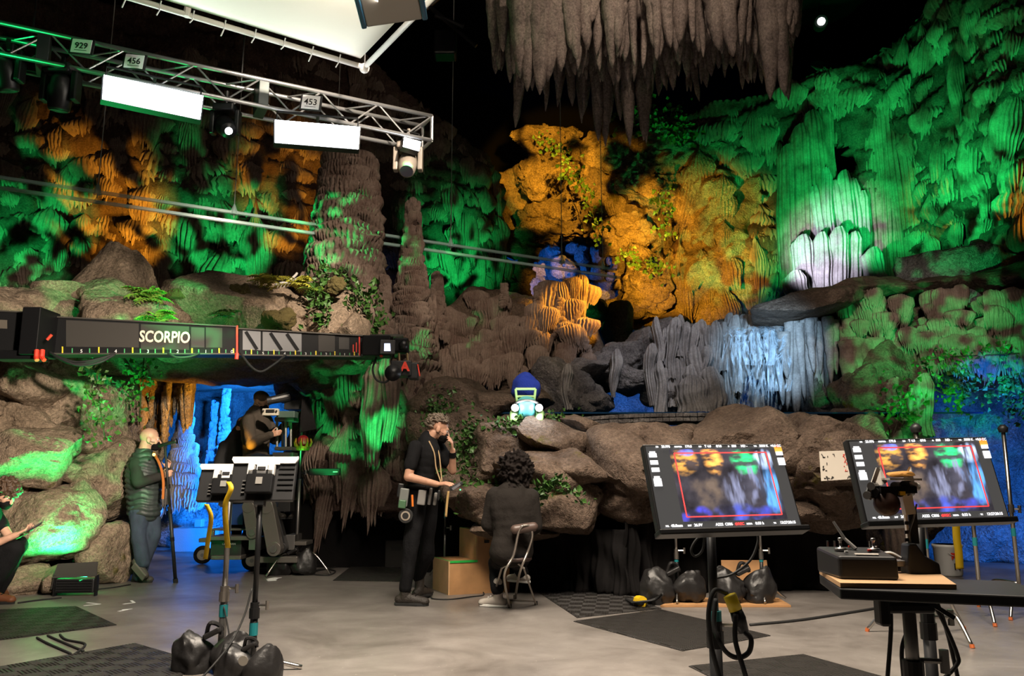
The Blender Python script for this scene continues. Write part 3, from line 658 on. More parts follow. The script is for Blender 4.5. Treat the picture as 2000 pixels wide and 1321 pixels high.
for i in range(34):
    px = 1408 + i * 8 + rng.uniform(-4, 4); a = rng.uniform(628, 650); b = rng.uniform(700, 800) if px < 1450 else rng.uniform(690, 760)
    fluted(wf, px, a, b, 12.5 + rng.uniform(-.15, .15), rng.uniform(18, 34), 'flow_grey', n=4, seed=80 + i, flare=rng.uniform(-.6, .1), dep=.16)
rocks(wf, [(1440, 650, 12.9, 120, 60, .5), (1540, 680, 13.1, 240, 110, .5), (1570, 760, 12.3, 90, 110, .5), (1610, 790, 12.0, 90, 80, .5), (1640, 740, 12.6, 110, 120, .5), (1415, 720, 12.9, 80, 150, .3)], 'rock_grey', 470, rough=.08)
# flat slab and dripping shelf
sl = thing('rock_slab', 'flat grey slab jutting over the waterfall', 'rock slab', P(1600, 600, 12.0))
rocks(sl, [(1575, 598, 11.5, 250, 66, .9, -8), (1650, 580, 12.0, 210, 70, .9, -4), (1730, 575, 12.2, 190, 60, .9, 0), (1850, 565, 12.2, 220, 60, .8), (1960, 555, 11.8, 150, 60, .8)], 'rock_dark', 490, sub=5, cut=.6)
sh = thing('dripstone_shelf', 'green tinted dripstone shelf hanging under the flat slab', 'dripstone shelf', P(1750, 680, 11.8))
L_ = []
for i in range(120):
    px = rng.uniform(1640, 2010); py = rng.uniform(588, 730) ; L_.append((px, py, 11.7 - (px - 1640) * .0022 + rng.uniform(-.2, .15), rng.uniform(34, 70), rng.uniform(34, 86)))
tset(sh, L_)
rocks(sh, [(1720, 650, 12.3, 220, 130, .5), (1880, 650, 12.0, 260, 150, .5), (2000, 650, 11.7, 160, 170, .5)], 'rock_dark', 510)
for i in range(70):
    px = rng.uniform(1500, 1690) if i < 40 else rng.uniform(1640, 1740); py = rng.uniform(618, 650); drip(sh, P(px, py, 11.75 + rng.uniform(-.25, .3)), rng.uniform(.5, 1.35), rng.uniform(.05, .10), 'flow_grey' if px < 1640 else 'flow', seed=200 + i)
for px, a, L in [(1668, 665, 1.5), (1682, 668, 1.9), (1695, 665, 1.6), (1655, 668, 1.2), (1708, 662, 1.4), (1745, 672, .9), (1800, 690, .8)]: drip(sh, P(px, a, 11.4), L, .13, 'flow', seed=px)
# green rocks and columns at the right end of the stage
gr = thing('rock_wall', 'green lit rough rocks and frilled column right of the waterfall', 'rock wall', P(1740, 900, 10.8))
rocks(gr, [(1680, 790, 11.3, 120, 140, .5), (1730, 780, 11.4, 130, 200, .5), (1690, 845, 10.8, 110, 70, .5), (1740, 870, 10.8, 120, 110, .5), (1780, 800, 11.5, 70, 240, .4), (1790, 950, 10.9, 110, 220, .4), (1755, 1060, 10.7, 100, 220, .4), (1650, 815, 11.0, 60, 36, .3)], 'rock_dark', 530, rough=.1)
for px, a, b, w_, t in [(1755, 890, 740, 70, 9), (1772, 1030, 880, 60, 6)]: stalagmite(gr, px, a, b, 10.7, w_, t, 'flow', 7)
for i, (px, a, b) in enumerate([(1745, 860, 960), (1772, 850, 960), (1735, 960, 1090), (1762, 950, 1090), (1790, 750, 850)]): fluted(gr, px, a, b, 10.55, 40, 'flow', n=6, seed=110 + i, dep=.2)

# ================================================================ stage front: big boulders over a black skirt
fr = thing('stage_rock', 'faceted brown boulders along the raised stage front behind the seated woman', 'stage rock', FL(1150, 1140))
rocks(fr, [(1000, 900, 9.2, 220, 170, .9, 8), (1090, 860, 9.2, 200, 90, .9, 10), (1130, 830, 9.3, 120, 50, .6, 12), (1060, 930, 8.8, 190, 90, .6, 14), (1120, 915, 8.7, 160, 80, .5, 18), (1050, 975, 8.6, 150, 90, .5, -20), (1110, 1000, 8.5, 170, 90, .5, -10), (970, 985, 8.9, 170, 110, .6), (1010, 845, 9.4, 210, 60, .8), (910, 960, 9.2, 90, 130, .6),
           (1000, 1035, 8.7, 180, 50, .5)], 'rock_dark', 550, rough=.05, cut=.58, sub=5)
fr2 = thing('stage_rock', 'huge rounded brown boulder of the stage front behind the screens', 'stage rock', FL(1420, 1140))
rocks(fr2, [(1290, 920, 9.2, 290, 210, 1.0, 0), (1450, 920, 9.3, 380, 220, 1.0), (1590, 925, 9.3, 290, 210, 1.0), (1660, 900, 9.6, 110, 170, .8), (1230, 960, 9.0, 160, 100, .7), (1400, 990, 9.2, 460, 60, .9)], 'rock_dark', 571, rough=.07, cut=.74, sub=5, crack=.08)
# stone kerb of the pool
kb = thing('pool_kerb', 'low speckled stone kerb along the pool under the waterfall', 'kerb', P(1350, 815, 10.4))
cr_ = [P(px, py, Y) for px, py, Y in [(1060, 822, 9.8), (1130, 812, 10.1), (1240, 806, 10.4), (1400, 804, 10.5), (1590, 807, 10.5)]]
cc = curve_pts(cr_, 12)
for i in range(len(cc) - 1):
    for k in range(2):
        a = cc[i].lerp(cc[i + 1], .04 + .0 * k); b = cc[i].lerp(cc[i + 1], .96); MB().bar(a - Vector((0, 0, .05 + .058 * k)), b - Vector((0, 0, .05 + .058 * k)), .25 + rng.uniform(-.02, .03), .05).build('kerb_stone', 'rock_grey', kb, bevel=.008)
MB().add([p + Vector((0, .25, -.3)) for p in (cc[0], cc[24], cc[-1])] + [P(1700, 800, 13.5) - Vector((0, 0, .3)), P(1000, 800, 13.5) - Vector((0, 0, .3))], [(0, 1, 2, 3, 4)]).build('stage_deck', 'rock_dark', kb)
def drape(name, pts, z0, z1, label, amp=.07, seed=0, m='cloth_black', cat='curtain', nz=14):
    cc = curve_pts([Vector((x, y, 0)) for x, y in pts], 40); V = []; Fc = []; r_ = random.Random(seed); ph = r_.uniform(0, 9)
    for i, p in enumerate(cc):
        d = cc[min(i + 1, len(cc) - 1)] - cc[max(i - 1, 0)]; nn = Vector((d.y, -d.x, 0)).normalized()
        for j in range(nz + 1):
            v = j / nz; o_ = amp * (.4 + .6 * (1 - v)) * (math.sin(i * .42 + ph + .6 * v) + .5 * math.sin(i * 1.13 + 2 * ph)) + .03 * math.sin(v * 9 + i * .2)
            q = p + nn * o_; V.append((q.x, q.y, z0 + (z1(i / (len(cc) - 1)) - z0) * v if callable(z1) else z0 + (z1 - z0) * v))
    for i in range(len(cc) - 1):
        for j in range(nz): Fc.append((i * (nz + 1) + j, (i + 1) * (nz + 1) + j, (i + 1) * (nz + 1) + j + 1, i * (nz + 1) + j + 1))
    o = np_mesh(name, V, Fc, m); md = o.modifiers.new('thickness', 'SOLIDIFY'); md.thickness = .006
    return tag(o, label, cat)
def gp_(px, py): q = FL(px, py); return (q.x, q.y)
drape('stage_skirt', [gp_(1030, 1150), gp_(1120, 1158), gp_(1225, 1166)], 0, .66, 'sagging black cloth below the stage rocks right of the seated woman', .05, 1)
drape('stage_skirt', [gp_(1222, 1166), gp_(1300, 1160), gp_(1480, 1156), gp_(1700, 1150)], 0, .82, 'long black cloth skirt under the stage boulder behind the screens', .05, 2)
drape('stage_skirt', [gp_(870, 1105), gp_(950, 1120), gp_(1040, 1130)], 0, .75, 'black cloth in the gap behind the plywood steps', .05, 3)
tag(MB().box((-.2, 10.9, .45), (2.2, .1, .95)).build('black_skirt', 'cloth_black'), 'black cloth in shadow behind the equipment cases', 'cloth')

# ================================================================ hanging stalactite ceiling
ce = thing('stalactite_ceiling', 'hanging set piece crowded with long grey brown stalactites', 'stalactites', P(1260, 20, 10.4))
rocks(ce, [(1060, -60, 10.4, 240, 150, .9), (1250, -70, 10.6, 420, 170, 1.2), (1450, -60, 10.6, 260, 170, .9)], 'stal', 600)
n = 0
for i in range(230):
    px = rng.uniform(962, 1552); Y = rng.uniform(9.4, 11.6)
    edge = interp([955, 1010, 1080, 1160, 1250, 1330, 1400, 1450, 1500, 1555], [150, 215, 240, 262, 262, 215, 180, 185, 195, 110], px)
    front = (11.6 - Y) / 2.2
    end = edge * (1 - .5 * front) * rng.uniform(.72, 1.0)
    top = rng.uniform(-60, -10) + 20 * (1 - front); t = P(px, top, Y); e = P(px, end, Y)
    drip(ce, t, max(.35, t.z - e.z), rng.uniform(.05, .13), 'stal', seed=i + 700, n=10)
for px, end, r in [(1018, 150, .16), (1032, 178, .14), (1058, 190, .17), (1078, 160, .15), (1092, 140, .13), (1125, 60, .12), (1090, 75, .12), (1210, 70, .13), (1327, 85, .14), (1395, 100, .13), (1418, 115, .13), (1140, 95, .12), (1155, 45, .12), (1255, 285, .13), (1162, 283, .13), (1180, 287, .12), (1218, 292, .14), (1020, 250, .13), (1245, 280, .12), (1500, 190, .16), (1515, 185, .15), (1528, 200, .10)]:
    Y = 9.5 if end < 200 else 11.0
    t = P(px, -25, Y); e = P(px, end, Y); drip(ce, t, t.z - e.z, r, 'stal', seed=px, n=11)
# ================================================================ water, foliage
def water_mat():
    m, nt, b = new_mat('falling_water'); b.inputs['Base Color'].default_value = (.70, .86, 1.0, 1); b.inputs['Roughness'].default_value = .25; b.inputs['Specular IOR Level'].default_value = .8
    N = nt.nodes; L = nt.links; ge = N.new('ShaderNodeNewGeometry'); mp = N.new('ShaderNodeMapping'); mp.inputs['Scale'].default_value = (16, 16, 1.6); n = N.new('ShaderNodeTexNoise'); n.inputs['Scale'].default_value = 1; n.inputs['Detail'].default_value = 7; n.inputs['Roughness'].default_value = .65; n.inputs['Distortion'].default_value = .4
    mr = N.new('ShaderNodeMapRange'); mr.inputs[1].default_value = .47; mr.inputs[2].default_value = .70; mr.inputs[3].default_value = .0; mr.inputs[4].default_value = .85
    L.new(ge.outputs['Position'], mp.inputs[0]); L.new(mp.outputs[0], n.inputs['Vector']); L.new(n.outputs[0], mr.inputs[0]); L.new(mr.outputs[0], b.inputs['Alpha']); return m
M['water'] = water_mat()
V = []; Fc = []
for i, (p0, p1, q0, q1, y0, y1, Y) in enumerate([(1408, 1452, 1400, 1440, 640, 806, 11.7), (1425, 1500, 1428, 1486, 634, 806, 11.55), (1440, 1520, 1452, 1512, 640, 806, 11.75), (1470, 1540, 1488, 1530, 634, 770, 11.6), (1415, 1530, 1420, 1510, 636, 720, 11.65)]):
    o_ = len(V); nu_, nv_ = 24, 30
    for j in range(nv_ + 1):
        t = j / nv_
        for k in range(nu_ + 1):
            u = k / nu_; q = P((p0 + (p1 - p0) * u) * (1 - t) + (q0 + (q1 - q0) * u) * t, y0 + (y1 - y0) * t, Y); V.append((q.x + .02 * math.sin(9 * t + 5 * u + i), Y - .35 * math.sqrt(t) + .05 * math.sin(17 * u + 3 * t + i) + .05 * (1 - min(1, t * 8)) * 3, q.z))
    for j in range(nv_):
        for k in range(nu_): z_ = o_ + j * (nu_ + 1) + k; Fc.append((z_, z_ + 1, z_ + nu_ + 2, z_ + nu_ + 1))
tag(np_mesh('waterfall', V, Fc, 'water'), 'pale blue water streaming down below the flat slab', 'water', kind='stuff')
tag(MB().box(P(1350, 800, 11.6) - Vector((0, 0, .14)), (7, 2.2, .02)).build('pool_water', mat('pool_water', (.01, .04, .09), .05)), 'still dark pool water behind the stone kerb', 'water', kind='stuff')

def leaf(b, p, s, r_, up=None):
    d = Vector((r_.gauss(0, 1), -abs(r_.gauss(0, .8)) - .2, r_.gauss(0, .6) - .4)).normalized(); x, y = frame(d); a = r_.uniform(0, 6.28); u = x * math.cos(a) + y * math.sin(a); w_ = d.cross(u)
    p = Vector(p); n = d * s * .25
    b.add([p, p + u * s * .5 + w_ * s * .42 + n, p + u * s, p + u * s * .5 - w_ * s * .42 + n, p + u * s * .45 - n * .4], [(0, 1, 4), (1, 2, 4), (2, 3, 4), (3, 0, 4)])
def ivy(lines, label, n=60, s=.075, spread=.12, m='leaf', seed=0, cat='ivy', name='ivy_vine'):
    r_ = random.Random(seed); c0 = P(*lines[0][0]); t = thing(name, label, cat, c0, group=None); st = MB(); lf = MB()
    for ln in lines:
        pts = curve_pts([P(*q) for q in ln], 8); st.tube(pts, .008, 4)
        for k in range(n):
            q = pts[int(r_.random() * (len(pts) - 1))]; leaf(lf, q + Vector((r_.gauss(0, spread), -abs(r_.gauss(0, .05)) - .03, r_.gauss(0, spread * .8))), s * r_.uniform(.6, 1.3), r_)
    st.build('stem', 'stem', t); lf.build('leaves', m, t)['kind'] = 'stuff'; return t
def fern(px, py, Y, size, label, m='leaf_light', seed=0, fronds=13):
    r_ = random.Random(seed); c = P(px, py, Y); t = thing('fern', label, 'fern', c)
    for k in range(fronds):
        a = r_.uniform(0, 2 * PI); el = r_.uniform(.35, 1.1); L = size * r_.uniform(.7, 1.15); d = Vector((math.cos(a) * math.cos(el), math.sin(a) * math.cos(el) * .6 - .25, math.sin(el))); b = MB(); pts = []
        for i in range(9):
            q = i / 8; pts.append(c + d * L * q + Vector((0, 0, -.55 * L * q * q)))
        b.tube(pts, .004, 4); side = d.cross(Vector((0, 0, 1))).normalized()
        for i in range(1, 9):
            w_ = L * .26 * math.sin(PI * (i / 9) ** .7) + .01; tg = (pts[i] - pts[i - 1]).normalized() * L * .07
            for s in (-1, 1):
                tip = pts[i] + side * s * w_ - Vector((0, 0, w_ * .25)) + tg; b.add([pts[i] - tg * .5, pts[i] + side * s * w_ * .55 + tg * 1.0, tip, pts[i] + side * s * w_ * .5 - tg * .6], [(0, 1, 2, 3)])
        b.build('frond', m, t)
ivy([[(182, 690, 8.75), (190, 740, 8.6), (196, 800, 8.7), (205, 855, 8.8)]], 'bright green ivy strand trailing between boulders below the crane', 150, .062, .09, seed=1)
ivy([[(282, 690, 10.0), (276, 760, 10.0), (272, 830, 10.4)], [(260, 740, 9.8), (288, 720, 10)]], 'sparse ivy strands hanging at the left rim of the blue cave', 60, .062, .10, seed=2)
ivy([[(610, 560, 10.2), (628, 590, 9.7), (632, 640, 9.5)], [(600, 545, 10.2), (650, 535, 10.2), (690, 560, 10), (700, 600, 9.6)]], 'ivy growing over the platform rock below the big pillar', 110, .08, .08, seed=3)
ivy([[(720, 570, 9.9), (735, 620, 10), (730, 680, 10)]], 'dark ivy hanging right of the platform boulders', 110, .08, .10, seed=4)
ivy([[(905, 870, 9.2), (900, 920, 9.0), (905, 990, 8.9)], [(940, 850, 9.2), (950, 900, 8.9), (935, 985, 8.6)], [(870, 790, 9.8), (850, 830, 9.8)], [(920, 860, 9.1), (960, 840, 9)]], 'dense small leaved ivy climbing the rocks behind the standing man', 210, .06, .12, seed=5)
ivy([[(1045, 962, 8.1), (1075, 945, 8.0), (1105, 950, 7.95), (1140, 985, 7.95)], [(1050, 975, 8.1), (1090, 935, 8)]], 'ivy crossing the faceted stage rock above the seated woman', 60, .06, .05, seed=6)
ivy([[(960, 835, 8.8), (1010, 822, 8.8), (1060, 818, 9.0), (1140, 816, 9.4)]], 'low ivy edging the stage top by the pool kerb', 120, .06, .05, seed=7)
ivy([[(1120, 330, 16.4), (1150, 400, 16.4), (1180, 480, 16.4)], [(1050, 270, 16.6), (1110, 310, 16.4), (1105, 350, 16.4)], [(1290, 380, 16.2), (1300, 470, 16.2)], [(1215, 500, 16.2), (1310, 540, 16.2)]], 'thin ivy strands trailing over the amber back wall', 90, .10, .12, seed=8)
ivy([[(1200, 230, 16.8), (1330, 235, 16.6)], [(1290, 240, 16.6), (1340, 270, 16.4)]], 'dark ivy along the top edge of the amber wall', 160, .12, .22, seed=9)
ivy([[(1800, 740, 10.6), (1850, 770, 10.6), (1940, 760, 10.6), (2000, 790, 10.6)], [(1860, 740, 10.6), (1870, 800, 10.6)], [(1960, 740, 10.6), (1970, 820, 10.6)], [(1810, 700, 10.7), (1990, 690, 10.6)]], 'bright green creeper draped before the blue backdrop at the right', 90, .075, .12, 'leaf', seed=10)
ivy([[(1750, 760, 10.2), (1760, 800, 10.2), (1745, 850, 10.2)]], 'green creeper on the frilled column right of the waterfall', 110, .08, .14, seed=11)
fern(290, 590, 9.2, .42, 'light green fern draped over the rock above the crane lettering', seed=1, fronds=18); fern(310, 630, 9.0, .36, 'drooping fern just above the crane beam', 'leaf_light', 2, 14)
fern(525, 555, 9.9, .34, 'yellow green fern on the platform edge left of the driftwood', 'leaf_yellow', 3, 16); fern(580, 560, 9.8, .32, 'pale fern on the platform edge below the driftwood', 'leaf_yellow', 4, 14); fern(480, 560, 10.1, .2, 'small green tuft of fern on the platform boulder', 'leaf', 5, 9)
fern(445, 620, 9.2, .26, 'leafy patch low on the platform boulder above the red tape', 'leaf', 6, 12); fern(615, 570, 9.8, .22, 'small fern right of the yellow ferns on the platform', 'leaf_light', 7, 10)
dw = MB().tube(curve_pts([P(540, 560, 10.2), P(570, 552, 10.2), P(598, 537, 10.2)], 6), [.05] * 4 + [.04] * 4 + [.03] * 3 + [.02] * 2, 7).tube(curve_pts([P(560, 553, 10.2), P(575, 540, 10.25), P(580, 534, 10.3)], 4), .018, 6)
tag(dw.build('driftwood', mat('weathered_wood', (.35, .33, .31), .8, var=.3), smooth=True), 'grey weathered driftwood branch lying among the ferns', 'driftwood')
for px, py, Y, w_, h_, lb in [(470, 572, 9.6, 46, 40, 'tan moss clump at the left of the yellow ferns'), (650, 560, 9.6, 50, 40, 'round brown moss clump between ivy on the platform'), (540, 625, 9.2, 60, 50, 'olive moss patch on the long platform boulder'), (350, 575, 9.5, 40, 24, 'thin moss strip left of the long platform boulder')]:
    rocks_before = None; o = rock(None, P(px, py, Y), (w_ / 2 * Y / F, .10, h_ / 2 * Y / F), int(px), 'moss', rough=.5, sub=5, name='moss_clump'); tag(o, lb, 'moss')

# ================================================================ rigging overhead
TA = P(-60, 76, 6.55); TBp = P(834, 268, 8.5); TBp.z = TA.z
td = (TBp - TA).normalized(); tx = td.cross(Vector((0, 0, 1))).normalized(); tz = Vector((0, 0, 1)); HS = .14; TL = (TBp - TA).length
tr = thing('lighting_truss', 'aluminium box truss carrying the two bright panels, catching green light', 'truss', TA)
for sx in (-1, 1):
    for sz in (-1, 1): o_ = tx * sx * HS + tz * sz * HS; MB().tube([TA + o_, TBp + o_], .022, 10).build('chord', 'alu', tr, smooth=True)
n = int(TL / .30)
for i in range(n):
    a = TA + td * TL * i / n; c = TA + td * TL * (i + 1) / n
    for sx in (-1, 1):
        s = 1 if i % 2 else -1; MB().tube([a + tx * sx * HS - tz * s * HS, c + tx * sx * HS + tz * s * HS], .009, 6).build('brace', 'alu', tr)
    if i % 2: MB().tube([a - tx * HS + tz * HS, c + tx * HS + tz * HS], .009, 6).build('brace', 'alu', tr)
for q in (1.0, .0):
    e = TA + td * TL * q
    for a, c in (((-1, -1), (-1, 1)), ((-1, 1), (1, 1)), ((1, 1), (1, -1)), ((1, -1), (-1, -1))): MB().tube([e + tx * a[0] * HS + tz * a[1] * HS, e + tx * c[0] * HS + tz * c[1] * HS], .018, 8).build('end_bar', 'alu', tr)
def truss_t(px):
    lo, hi = 0, 1
    for _ in range(40):
        m_ = (lo + hi) / 2
        if pix(TA + td * TL * m_)[0] < px: lo = m_
        else: hi = m_
    return TA + td * TL * lo
for px in (85, 510):
    q = truss_t(px); MB().box(q, (.10, .30, .31), Matrix((td, tx, tz)).transposed()).build('joint_plate', mat('joint_plate', (.06, .07, .07), .4, .6), tr, bevel=.006)
def up_cable(name, p, label): tag(MB().tube([p, (p.x, p.y, 11.9)], .008, 6).build(name, 'metal_black'), label, 'cable')
for i, px in enumerate((60, 470)): up_cable('truss_hanger', truss_t(px) + tz * HS, ['dark steel hanger cable above the left end of the truss', 'dark steel hanger cable above the middle of the truss'][i])
def px_card(px, py, w_, h_, Y, roll): 
    c = P(px, py, Y); s = Y / F; x = Vector((math.cos(roll), 0, -math.sin(roll))); return c, basis(c, x, Vector((x.z * -1, 0, x.x)) if False else Vector((math.sin(roll), 0, math.cos(roll)))), w_ * s, h_ * s
for px, py, w_, h_, tx_, lb in [(159, 90, 42, 30, '929', 'white number card 929 on the truss'), (262, 120, 40, 30, '456', 'white number card 456 above the first bright panel'), (607, 200, 37, 30, '453', 'white number card 453 above the second bright panel')]:
    q = truss_t(px); c, X, W_, H_ = px_card(px, py, w_, h_, q.y - .22, .10); t = thing('number_sign', lb, 'sign', c, group='number cards on the truss'); R3 = X.to_3x3()
    MB().box(c + R3 @ Vector((0, 0, -.012)), (W_ * 1.22, H_ * 1.15, .012), R3).build('backing', 'plastic_black', t); MB().box(c, (W_, H_, .006), R3).build('card', 'paper', t)
    text(tx_, H_ * .62, 'ink', t, X @ Matrix.Translation((0, 0, .005)), sx=1.0, off=.001); MB().box(c + R3 @ Vector((0, -H_ * .33, .005)), (W_ * .62, H_ * .03, .002), R3).build('underline', 'ink', t)
def led_panel(cs, label, Yl, Yr):
    (a, b_, c, d) = [P(x, y, Y) for (x, y), Y in zip(cs, (Yl, Yr, Yr - .06, Yl - .06))]; ctr = (a + b_ + c + d) / 4; t = thing('led_floodlight', label, 'studio light', ctr, group='bright panels under the truss')
    n_ = (b_ - a).cross(d - a).normalized(); n_ = n_ if n_.y < 0 else -n_
    MB().quad(d, c, b_, a, .012).build('diffuser', 'led', t)
    g = 1.03; e = [ctr + (p - ctr) * g - n_ * .014 for p in (d, c, b_, a)]; MB().quad(*e, .07).build('housing', 'metal_black', t)
    top = (a + b_) / 2; q = truss_t(pix(top)[0])
    MB().tube([a.lerp(b_, .02) - n_ * .05, a.lerp(b_, .02) - n_ * .05 + Vector((0, 0, .12)), a.lerp(b_, .98) - n_ * .05 + Vector((0, 0, .12)), a.lerp(b_, .98) - n_ * .05], .012, 6).build('yoke', 'metal_black', t)
    MB().tube([top - n_ * .05 + Vector((0, 0, .12)), q - Vector((0, 0, HS - .02))], .016, 6).build('hanger', 'metal_black', t)
    return t
led_panel([(203, 146), (397, 187), (391, 232), (200, 192)], 'blazing white oblong light panel under the left half of the truss', 6.75, 7.15)
led_panel([(537, 234), (703, 248), (700, 290), (537, 277)], 'blazing white oblong light panel under the right half of the truss', 7.45, 7.7)
led_panel([(790, 268), (822, 277), (819, 294), (788, 285)], 'small square white light panel at the right end of the truss', 8.2, 8.3)
def moving_head(px, py, Y, s, label, tilt=(.3, -.8, -.5), lens=0, m='metal_black', lensm=None):
    s *= .8; Y = truss_t(px).y; c = P(px, py, Y); t = thing('moving_light', label, 'stage light', c); d = Vector(tilt).normalized(); q = truss_t(px)
    MB().box(c + Vector((0, 0, .20 * s)), (.26 * s, .26 * s, .10 * s)).build('base', m, t, bevel=.02 * s)
    for k in (-1, 1): MB().box(c + Vector((k * .15 * s, 0, .04 * s)), (.06 * s, .12 * s, .30 * s)).build('yoke_arm', m, t, bevel=.015 * s)
    MB().tube([c - d * .16 * s, c - d * .12 * s, c + d * .02 * s, c + d * .17 * s, c + d * .19 * s], [.06 * s, .10 * s, .12 * s, .10 * s, .095 * s], 16).build('head', m, t, smooth=True)
    MB().tube([c + d * .18 * s, c + d * .196 * s], (.045 if lensm else .08) * s, 16).build('lens', lensm or mat('dark_lens', (.02, .02, .03), .1), t)
    MB().tube([c + Vector((0, 0, .24 * s)), Vector((c.x, c.y, max(q.z, c.z + .35 * s)))], .02, 8).build('clamp', m, t)
    return t
ll = mat('lit_lens', (1, 1, 1), .3, emit=8, ecol=(.85, .95, 1))
moving_head(440, 246, 7.25, 1.0, 'black moving spotlight with a bright lens between the two panels', (.45, -.6, -.6), lensm=ll)
moving_head(118, 178, 6.7, 1.15, 'black moving spotlight at the left below card 929', (-.1, .2, -1))
moving_head(10, 140, 6.6, 1.1, 'dark fixture hanging at the left edge of the truss', (.1, .3, -.9))
moving_head(797, 318, 8.3, 1.1, 'warmly lit moving light head under the right end of the truss', (0, -.6, -.8), m=mat('fixture_lit', (.20, .17, .14), .5))  # beige light falling on this head is put into its colour
t = thing('spotlight', 'small distant spotlight glowing white high behind the stalactites', 'stage light', P(1604, 42, 15)); c = P(1604, 42, 15)
MB().tube([c + Vector((.1, .35, .12)), c + Vector((0, 0, 0))], .13, 14).build('head', 'metal_black', t); MB().tube([c + Vector((0, 0, 0)), c - Vector((.005, .02, .006))], .075, 14).build('lens', mat('far_lens', (1, 1, 1), .3, emit=10), t); MB().tube([c + Vector((.05, .2, .1)), c + Vector((.05, .2, 3.2))], .03, 6).build('hanger', 'metal_black', t)
t = thing('roof_truss', 'unlit dark rafters and fixture under the black ceiling', 'rafter', P(880, 60, 12)); 
for a, c_ in (((850, 30), (905, 52)), ((780, 60), (900, -40)), ((800, -20), (930, 90))): MB().tube([P(a[0], a[1], 12), P(c_[0], c_[1], 12)], .035, 6).build('rafter_bar', 'metal_black', t)
MB().box(P(870, 90, 12), (.35, .3, .4)).build('fixture_body', 'metal_black', t, bevel=.03)

# bounce frame
C0 = FL(712, 126, 5.15); e1 = (FL(310, 6, 5.15) - C0).normalized(); e2 = Vector((-e1.y, e1.x, 0)); e2 = e2 if e2.dot(FL(832, -2, 5.15) - C0) > 0 else -e2
S1, S2 = 3.2, 2.4
bf = thing('overhead_bounce', 'large cream fabric bounce stretched on a white pipe frame overhead', 'bounce frame', C0)
nn_ = 16; V = []; Fc = []
for i in range(nn_ + 1):
    for j in range(nn_ + 1):
        u, v = .02 + .96 * i / nn_, .02 + .96 * j / nn_; p = C0 + e1 * S1 * u + e2 * S2 * v; V.append((p.x, p.y, p.z - .07 * math.sin(PI * u) * math.sin(PI * v) + .02))
for i in range(nn_):
    for j in range(nn_): Fc.append((i * 17 + j, i * 17 + j + 1, i * 17 + j + 18, i * 17 + j + 17))
cream = mat('bounce_fabric', (.80, .74, .64), .9); fb = np_mesh('fabric', V, Fc, cream, bf); md = fb.modifiers.new('thickness', 'SOLIDIFY'); md.thickness = .004
pipe = mat('painted_pipe', (.62, .58, .52), .45)
cs = [C0, C0 + e1 * S1, C0 + e1 * S1 + e2 * S2, C0 + e2 * S2]
for i in range(4): MB().tube([cs[i] - Vector((0, 0, .03)), cs[(i + 1) % 4] - Vector((0, 0, .03))], .026, 10).build('frame_pipe', pipe, bf, smooth=True)
MB().ell(C0 - Vector((0, 0, .04)), .05).build('corner_joint', pipe, bf, smooth=True); MB().tube([C0 + e1 * 1.65 - Vector((0, 0, .05)), C0 + e1 * 1.62 + Vector((.1, -.1, 1.2))], .03, 8).build('hanger_pipe', pipe, bf)
for k in range(1, 12):
    q = C0 + e1 * S1 * k / 12; MB().tube([q + e2 * .05, q - Vector((0, 0, .065)), q - Vector((.02, 0, .085 + .02 * (k % 3))) - e2 * .01], .006, 4).build('fabric_tie', 'white', bf)
for k in (0, 1, 2): up_cable('frame_hanger', cs[k], ['thin black hanger wire at the corner of the bounce frame', 'thin black hanger wire at the near left of the bounce frame', 'thin black hanger wire at the near right of the bounce frame'][k])
# lamp that lights the bounce from below
lc = P(764, 10, 5.55); t = thing('bounce_lamp', 'grey panel lamp with blue ends and looped cable hanging under the bounce', 'studio light', lc)
R3 = Matrix.Rotation(math.radians(-9), 3, 'Y') @ Matrix.Rotation(math.radians(-20), 3, 'X')
MB().box(lc, (.42, .26, .09), R3).build('housing', mat('lamp_grey', (.35, .32, .29), .4, .5), t, bevel=.01)
for k in (-1, 1): MB().box(lc + R3 @ Vector((k * .23, 0, 0)), (.04, .27, .11), R3).build('end_cap', mat('lamp_blue', (.03, .12, .22), .4), t, bevel=.01)
MB().box(lc + R3 @ Vector((-.07, -.14, .02)), (.16, .03, .05), R3).build('power_socket', 'plastic_black', t, bevel=.005); MB().box(lc + R3 @ Vector((.06, -.14, .02)), (.06, .03, .05), R3).build('power_socket', mat('lamp_blue', (.03, .12, .22), .4), t, bevel=.005)
pts = [lc + R3 @ Vector((-.2 + .07 * math.cos(a * .7), -.16 - .01 * a / 3, .02 + .05 * math.sin(a * .7))) for a in range(26)]; MB().tube(pts, .006, 5).build('cable_loop', mat('grey_cable', (.3, .3, .3), .5), t)
MB().tube([lc + Vector((0, 0, .05)), lc + Vector((0, 0, .5))], .015, 6).build('hanger', 'steel', t)
area(lc + Vector((0, 0, .06)), C0 + e1 * 1.1 + e2 * 1.1, 42, (1, .90, .76), .36, .2)
for k, (q, lb) in enumerate([((2.2, 1.9), 'second bounce lamp')][:0]): pass

